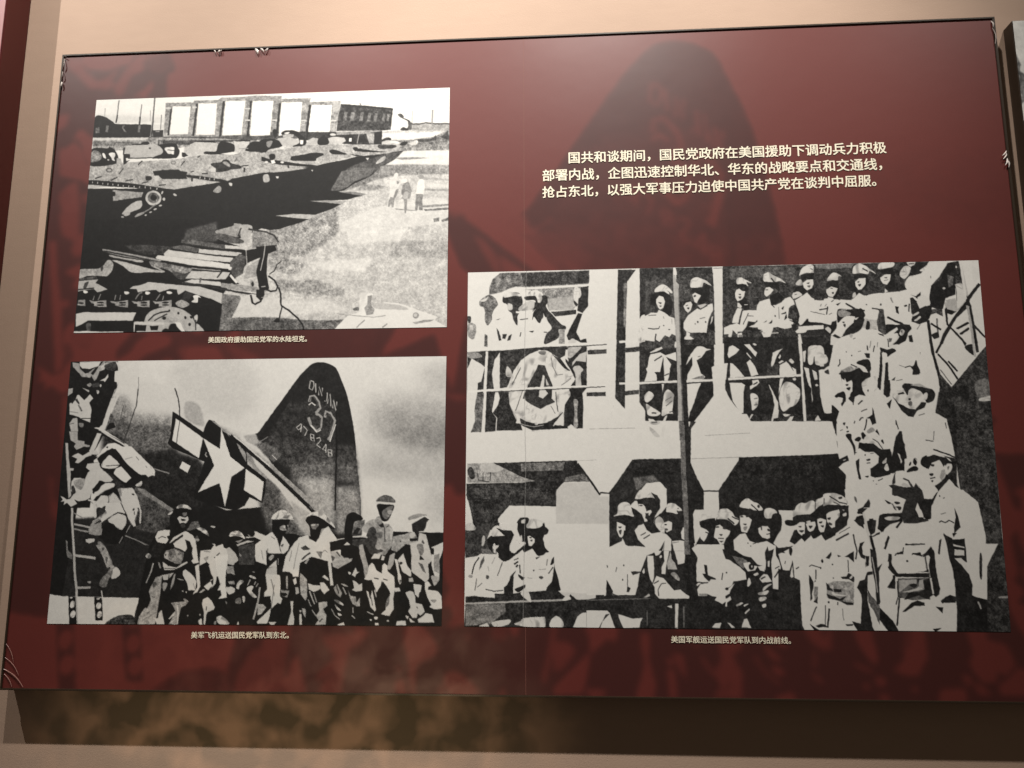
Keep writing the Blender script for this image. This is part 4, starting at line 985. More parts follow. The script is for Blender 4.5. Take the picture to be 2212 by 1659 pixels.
s60,10,0,0;1725,3956 1749,3945 1742,3991 1726,3991
s86,3,0,0;1561,3946 1592,3911 1604,4001 1580,4001
s84,3,0,0;1583,3857 1583,3864 1581,3870 1577,3873 1574,3873 1570,3870 1568,3864 1567,3857 1567,3850 1569,3844 1572,3841 1576,3841 1579,3844 1582,3850
s9,3,1,0;1826,2729 1928,2706 1989,2765 1933,2812 1896,2918 1844,2871
s86,3,0,0;1830,2717 1844,2658 1909,2632 1960,2670 1992,2753 1929,2717 1879,2711
l50,9,0,7;1841,2688 1961,2700
p62,9,0,0;1890,2788 1956,2765 1980,2753 1933,2812
p78,5,0,0;1905,2836 1949,2812 2022,2777 2088,2789 2015,2812 1918,2859
p76,5,0,0;1804,2895 1836,2871 1897,2954 1924,3013 1935,3071 1903,3107 1888,3142 1829,3118 1833,3013
p60,12,0,0;1819,3154 1888,3153 1910,3282 1868,3259 1827,3259
p26,10,1,0;1926,2859 2081,2812 2101,2918 2101,3130 1945,3130
s60,9,0,0;1943,2966 1969,3001 1949,3013
l60,8,0,6;2058,2966 2059,2989
p84,3,0,0;2083,2635 2125,2659 2209,2712 2162,2777 2094,2730 2004,2741 1995,2724 2078,2724
s60,9,0,0;2018,2682 2044,2706 2037,2730
s9,3,0,0;2041,2635 2083,2647 2085,2706 2052,2694
s88,2,0,0;2254,2463 2288,2374 2360,2324 2428,2363 2472,2452 2365,2452
p90,2,0,0;2250,2460 2365,2452 2484,2461 2481,2472 2365,2460
p9,3,1,0;2262,2469 2448,2467 2426,2565 2412,2648 2381,2695 2368,2801 2345,2836 2292,2742 2264,2647
s56,14,1,0;2344,2576 2393,2553 2403,2624 2354,2624
s84,3,0,0;2381,2559 2397,2559 2398,2594 2386,2594
s80,4,0,0;2399,2612 2411,2612 2408,2636
s76,4,0,0;2417,2553 2430,2553 2426,2577
p86,3,0,0;2162,2765 2209,2706 2264,2647 2317,2742 2345,2848 2356,2919 2374,2966 2333,2966 2243,2966 2216,2919 2228,3141 2191,3118 2116,3083 2105,3013 2098,2836
l50,9,0,8;2259,2718 2301,2754
l45,10,0,8;2232,2895 2224,3013
l60,10,0,7;2167,2919 2189,3059
p84,3,0,0;2354,2872 2381,2707 2451,2836 2438,2919 2398,2971 2374,2966
s40,10,0,0;2362,2848 2394,2825 2379,2872
p9,3,1,0;2227,2989 2333,2977 2302,3036 2241,3153
s70,7,0,0;2245,3024 2284,2983 2302,3013 2263,3071
p82,4,0,0;2273,3130 2328,3059 2331,3153 2242,3176
p76,5,0,0;2234,3188 2331,3147 2343,3377 2233,3377 2221,3281
p9,3,1,0;2335,3024 2406,2966 2430,2930 2424,3013 2381,3176 2349,3211
l66,9,0,8;2343,3036 2346,3130
s88,2,0,0;2606,2423 2658,2370 2723,2352 2797,2388 2910,2590 2800,2495 2700,2406 2643,2417
s9,3,1,0;2604,2470 2627,2423 2700,2411 2800,2483 2902,2602 2829,2601 2772,2613 2750,2719 2711,2790 2660,2707 2648,2577 2613,2506
s44,9,1,0;2663,2542 2737,2536 2730,2577 2682,2613
s76,4,0,0;2668,2548 2704,2540 2697,2563 2672,2565
s70,4,0,0;2716,2542 2737,2536 2733,2554
s50,9,0,0;2673,2595 2714,2589 2706,2613
p86,3,0,0;2469,2872 2546,2731 2635,2695 2653,2754 2720,2801 2781,2648 2803,2601 2836,2566 2930,2755 2975,2919 2971,3082 2867,3106 2761,3106 2728,3083 2685,3012 2566,3106 2556,3304 2499,3304 2464,3234 2391,3235 2416,3013
p24,8,1,0;2567,2884 2615,2848 2666,2907 2593,2919
l24,8,1,16;2667,2954 2604,3024 2581,3059
p50,10,0,0;2724,2942 2789,2942 2776,3047
l50,10,0,8;2789,2954 2812,2919 2855,2966
l60,10,0,8;2549,2813 2522,3012 2504,3199
l50,10,0,7;2478,2919 2459,3083
p9,3,1,0;2630,3084 2694,3020 2858,3084 2925,3165 2915,3397 2826,3420 2705,3421 2620,3282
p66,8,0,0;2607,3107 2645,3037 2662,3049 2631,3119
p9,3,1,0;2369,3317 2407,3236 2489,3259 2507,3317 2537,3491 2502,3652 2422,3676 2382,3468
l66,8,0,18;2438,3294 2448,3480
p84,3,0,0;2500,3352 2532,3317 2543,3398 2519,3421
p60,12,0,0;2383,3491 2473,3503 2452,3607 2402,3584
s9,3,1,0;2393,3538 2450,3549 2435,3584 2402,3578
p84,3,0,0;2358,3480 2378,3584 2404,3618 2390,3699 2365,3688
p84,3,0,0;2221,3271 2335,3271 2368,3282 2381,3422 2373,3676 2326,3722 2303,3769 2281,3584 2216,3596 2222,3527 2245,3492
l50,10,0,8;2280,3341 2299,3422 2321,3584
l50,10,0,7;2316,3422 2295,3769
l66,8,0,18;2170,3457 2161,3654 2122,3919
p9,3,1,0;2177,3631 2281,3602 2285,3723 2231,3781 2188,3735
p66,14,1,0;2155,3700 2212,3700 2246,3746 2200,3838 2161,3861
p84,3,0,0;2156,3953 2295,3757 2283,3884 2262,3975 2165,3982
p82,4,0,0;2273,3952 2358,3952 2335,3992 2295,3992
p9,3,1,0;2295,3769 2365,3676 2374,3952 2277,3952
s84,3,0,0;2036,3481 2080,3434 2105,3458 2091,3516 2142,3585 2135,3608 2085,3585
s82,4,0,0;2058,3306 2074,3283 2124,3318 2117,3341
s60,10,0,0;2080,3236 2105,3230 2105,3248
p76,6,0,0;2064,3341 2072,3353 2047,3434 2039,3434
l70,7,0,10;2126,3376 2112,3423
l70,7,0,8;2152,3399 2129,3457
s84,3,0,0;1939,3400 1970,3353 2004,3376 1965,3435 1959,3481 1930,3470
p82,4,0,0;1819,3470 1876,3447 1918,3481 1912,3539 1864,3563 1829,3517
s86,3,0,0;1996,3609 2012,3585 2030,3620 2015,3678
s40,14,1,0;1932,3632 1980,3609 1983,3690 1934,3690
p62,12,0,0;1840,3377 1905,3365 1915,3412 1858,3412
p70,9,0,0;2528,3456 2561,3456 2571,3537 2540,3560
p66,14,1,0;2570,3247 2604,3282 2647,3351 2654,3583 2639,3652 2588,3560 2575,3398
p82,4,0,0;2656,3398 2705,3421 2779,3432 2788,3478 2717,3525 2667,3490
p84,3,0,0;2777,3386 2818,3386 2877,3490 2822,3559 2788,3490
l72,7,0,13;2676,3513 2703,3606 2730,3697
l60,9,0,10;2717,3536 2753,3674
l60,9,0,10;2663,3629 2698,3732
l66,8,0,10;2708,3778 2751,3869
p80,4,0,0;2486,3653 2518,3652 2515,3802 2535,3916 2529,3996 2465,3997 2499,3813
p80,4,0,0;2581,3842 2605,3841 2614,3993 2589,3994
p70,9,0,0;2602,3755 2643,3767 2647,3893 2621,3836
s80,4,0,0;2579,3790 2603,3790 2596,3824
p70,14,1,0;2769,3674 2857,3657 2859,3720 2820,3766 2855,3857 2850,3988 2746,3989 2776,3926 2750,3858 2781,3789
l20,8,1,10;2785,3949 2816,3903
p86,3,0,0;1955,3995 1969,3943 1979,3998
l84,4,0,30;2848,2848 2867,3126 2898,3434
p9,3,1,0;2859,2799 3000,2758 3015,2897 2868,2938
l82,3,0,10;2859,2799 2932,2766 3005,2746
p70,14,1,0;2868,2946 2936,2930 3007,3028 3097,3028 3087,3077 2987,3158 2954,3191 2897,3159
l24,8,1,11;2931,2946 2972,3012
s30,10,1,0;2881,2995 2916,3028 2894,3077
p9,3,1,0;2932,3207 3110,3077 3200,3044 3206,3320 3117,3385 2915,3434 2904,3224
s9,3,1,0;3025,2411 3081,2361 3151,2403 3186,2470 3107,2502 3087,2618 3058,2799 3023,2766 3002,2618 3015,2469
p44,14,0,0;3078,2700 3108,2519 3209,2470 3201,2618 3133,2634
p14,5,1,0;3083,2684 3132,2585 3167,2602 3135,2684
s70,9,0,0;3211,2536 3278,2470 3335,2487 3303,2602 3236,2668 3178,2618
p60,14,1,0;3322,2437 3356,2421 3393,2536 3449,2537 3485,2603 3489,2848 3424,2995 3289,2979 3241,2865 3261,2733 3280,2569
s24,10,3,0;3247,2618 3303,2586 3340,2734 3331,2865 3400,2930 3289,2979 3242,2897 3217,2799
p70,9,0,0;3417,2602 3450,2569 3453,2734 3425,2767
p76,8,0,0;3456,2586 3491,2619 3493,2767 3465,2767
l30,10,0,9;3405,2586 3415,2799
s40,10,0,0;3327,2668 3384,2652 3385,2734 3329,2734
s62,12,0,0;3320,2848 3387,2799 3388,2881 3344,2914
p14,5,1,0;3348,2553 3392,2520 3405,2586 3371,2586
p14,5,1,0;3416,2586 3450,2553 3444,2578
l80,4,0,16;3090,2725 3169,2717 3238,2733
p24,9,1,0;3091,2766 3238,2750 3218,2848 3150,2881 3082,2881
p9,3,1,0;2946,2881 3081,2832 3174,2897 3176,3012 3064,3044
p82,4,0,0;3002,2848 3035,2799 3070,2840
p66,9,0,0;3155,2848 3195,2832 3227,3012 3265,3191 3296,3320 3229,3336 3201,3126 3164,2963
s9,3,1,0;3330,2246 3489,2256 3480,2372 3437,2487 3380,2487 3343,2354
s44,10,1,0;3378,2354 3433,2288 3490,2272 3458,2405 3425,2470 3391,2437
s72,4,0,0;3434,2346 3485,2338 3469,2396 3441,2388
s66,5,0,0;3424,2413 3458,2413 3447,2438
s38,14,0,0;3317,2205 3350,2138 3407,2109 3476,2139 3509,2222 3409,2214
p84,3,0,0;3295,2233 3340,2205 3432,2222 3541,2264 3455,2252 3330,2238
p84,3,0,0;3279,3044 3311,2971 3379,2979 3363,3044
p80,4,0,0;3381,3060 3391,2995 3419,3012 3409,3069
p9,3,1,0;3245,3061 3403,3077 3468,2930 3449,3093 3405,3142 3384,3207 3338,3207 3314,3126
p86,3,0,0;3264,3142 3291,3101 3314,3126 3338,3207 3396,3255 3393,3142 3415,3109 3450,3142 3451,3223 3520,3303 3529,3481 3515,3628 3403,3629 3423,3497 3398,3352 3388,3433 3345,3530 3309,3385 3217,3336 3249,3255
l30,9,1,11;3318,3320 3364,3336
l30,9,1,11;3409,3336 3454,3352
p9,3,1,0;3409,3368 3479,3513 3437,3629 3381,3629 3400,3465
p9,3,1,0;3207,3353 3297,3352 3322,3481 3325,3629 3202,3630
p70,8,0,0;3445,3190 3469,2995 3525,2946 3506,3125 3473,3206
s20,8,1,0;3501,2881 3536,2946 3514,2963
p66,12,2,0;3498,2718 3622,2685 3666,2652 3735,2734 3804,2800 3737,2865 3624,2832 3536,2946 3479,2914
p14,5,1,0;3567,2767 3579,2800 3567,2808
p9,3,1,0;3613,2832 3693,2881 3700,2963 3679,3060 3681,3190 3628,3060
s62,10,3,0;3646,2471 3657,2430 3730,2389 3809,2398 3821,2423 3687,2513
p88,2,0,0;3647,2488 3821,2414 3827,2439 3676,2534
p16,7,1,0;3681,2537 3810,2431 3833,2456 3855,2472 3828,2521 3823,2587 3802,2644 3756,2644 3735,2710 3689,2636
s80,5,0,0;3656,2685 3700,2652 3735,2734 3679,2751
p14,5,1,0;3662,2751 3752,2743 3747,2783 3669,2792
p80,5,0,0;3757,2661 3825,2694 3861,2881 3897,3060 3853,3125 3867,3319 3835,3383 3744,3287 3687,3222 3683,2995 3669,2816 3748,2800
s50,12,1,0;3737,2849 3793,2833 3806,2947 3773,2995
p30,10,1,0;3792,2767 3815,2816 3804,2833 3781,2800
p14,5,1,0;3763,3060 3819,3060 3796,3028 3773,2995
p34,12,1,0;3752,3093 3797,3125 3833,3254 3799,3222
p9,3,1,0;3825,2685 3999,2669 4000,2800 3884,2881 3849,2800
p84,3,0,0;3884,2881 4000,2800 4002,2914 3964,3060 3968,3319 3923,3319 3887,3141
s9,3,1,0;3873,2906 3906,2898 3907,2979 3885,2971
p60,12,1,0;3908,2995 3963,2963 3967,3254 3911,3222
s70,9,0,0;3889,3286 3968,3319 3925,3431 3902,3383
p84,3,0,0;3549,3060 3604,2963 3640,3125 3687,3222 3688,3295 3644,3303 3597,3222
s14,5,0,0;3567,3093 3595,3093 3595,3117 3573,3125
p84,3,0,0;3515,3044 3549,3060 3575,3255 3605,3352 3578,3416 3555,3352 3553,3255
s14,5,0,0;3572,3352 3586,3352 3578,3392
p9,3,1,0;3586,3222 3677,3303 3712,3367 3714,3512 3613,3496 3589,3384
p9,3,1,0;3699,3255 3835,3383 3824,3431 3735,3400
p84,3,0,0;2796,3311 2819,3276 2861,3328 2862,3362
p62,12,0,0;2913,3466 2952,3408 3003,3535 2989,3604 2948,3558
l20,6,1,10;2944,3432 2971,3547
s82,4,0,0;2926,3639 2966,3639 3019,3696 3016,3719 2967,3685
s82,4,0,0;2935,3696 2960,3731 2998,3788 2961,3776
s84,3,0,0;2963,3822 2987,3828 3008,3856 2980,3862
l62,9,0,10;2901,3765 2939,3857 2989,3913
l66,9,0,11;3009,3454 3044,3558
s72,7,0,0;2988,3403 3024,3408 3061,3443 3025,3437
p66,14,1,0;3059,3489 3085,3569 3141,3592 3151,3672 3182,3603 3185,3729 3153,3730 3112,3695 3086,3627
p80,4,0,0;3103,3350 3136,3373 3169,3419 3201,3396 3203,3500 3140,3517 3099,3489 3122,3466
p82,4,0,0;3094,3281 3131,3165 3149,3234 3173,3234 3134,3269 3127,3310
s84,3,0,0;3056,3235 3081,3237 3085,3269 3065,3269
l72,7,0,10;3117,3741 3119,3821
l76,6,0,11;3108,3855 3141,3901
p84,3,0,0;3244,3500 3268,3523 3286,3626 3300,3488 3318,3580 3346,3774 3334,3803 3289,3729
l40,12,1,10;3289,3580 3312,3717
s74,8,0,0;3332,3488 3350,3580 3342,3591 3324,3511
p82,4,0,0;3435,3853 3395,3837 3441,3774 3454,3625 3485,3545 3512,3510 3521,3762 3483,3859
s45,14,1,0;3447,3648 3477,3579 3472,3694 3441,3739
p9,3,1,0;3411,3442 3476,3510 3485,3545 3432,3682 3355,3831 3345,3740 3373,3557
p84,3,0,0;3523,3464 3571,3453 3584,3510 3532,3522
l70,6,0,11;3258,3803 3323,3843
s84,3,0,0;3332,3877 3364,3877 3360,3911 3337,3911
s84,3,0,0;3285,3911 3309,3911 3301,3934
p84,3,0,0;3342,3962 3373,3962 3378,3996 3342,3996
p84,3,0,0;3556,3932 3643,3926 3648,3994 3549,3995
s80,4,0,0;3452,3933 3476,3916 3477,3944
p84,3,0,0;2967,3987 3030,3953 3043,3998 2975,3999
p80,5,0,0;3633,3530 3682,3499 3711,3519 3734,3591 3735,3674 3800,3694 3830,3796 3788,3858 3759,3827 3753,3889 3710,3889 3666,3797 3686,3736 3670,3633
l30,10,0,7;3750,3725 3758,3756
p84,3,0,0;3710,3406 3796,3416 3790,3509 3769,3530 3763,3602 3726,3550
p86,3,0,0;3824,3385 3852,3364 3889,3426 3861,3447 3854,3488 3919,3498 3955,3508 3991,3580 4001,3754 3922,3765 3872,3734 3893,3704 3849,3591 3826,3488
s60,10,1,0;3885,3632 3942,3632 3921,3673
p84,3,0,0;3760,3909 3803,3868 3837,3817 3902,3837 3925,3951 3768,3952
p82,4,0,0;3675,3889 3703,3909 3740,3952 3690,3952
p80,4,0,0;3638,3848 3674,3869 3661,3910 3646,3889
p80,5,0,0;3684,3157 3726,3105 3749,3178 3815,3271 3852,3333 3824,3375 3766,3313 3700,3240
p70,8,0,0;3665,3323 3701,3313 3716,3375 3666,3375
p9,3,1,0;3700,3250 3780,3333 3817,3375 3826,3509 3879,3693 3859,3816 3770,3612 3796,3426 3716,3385"""
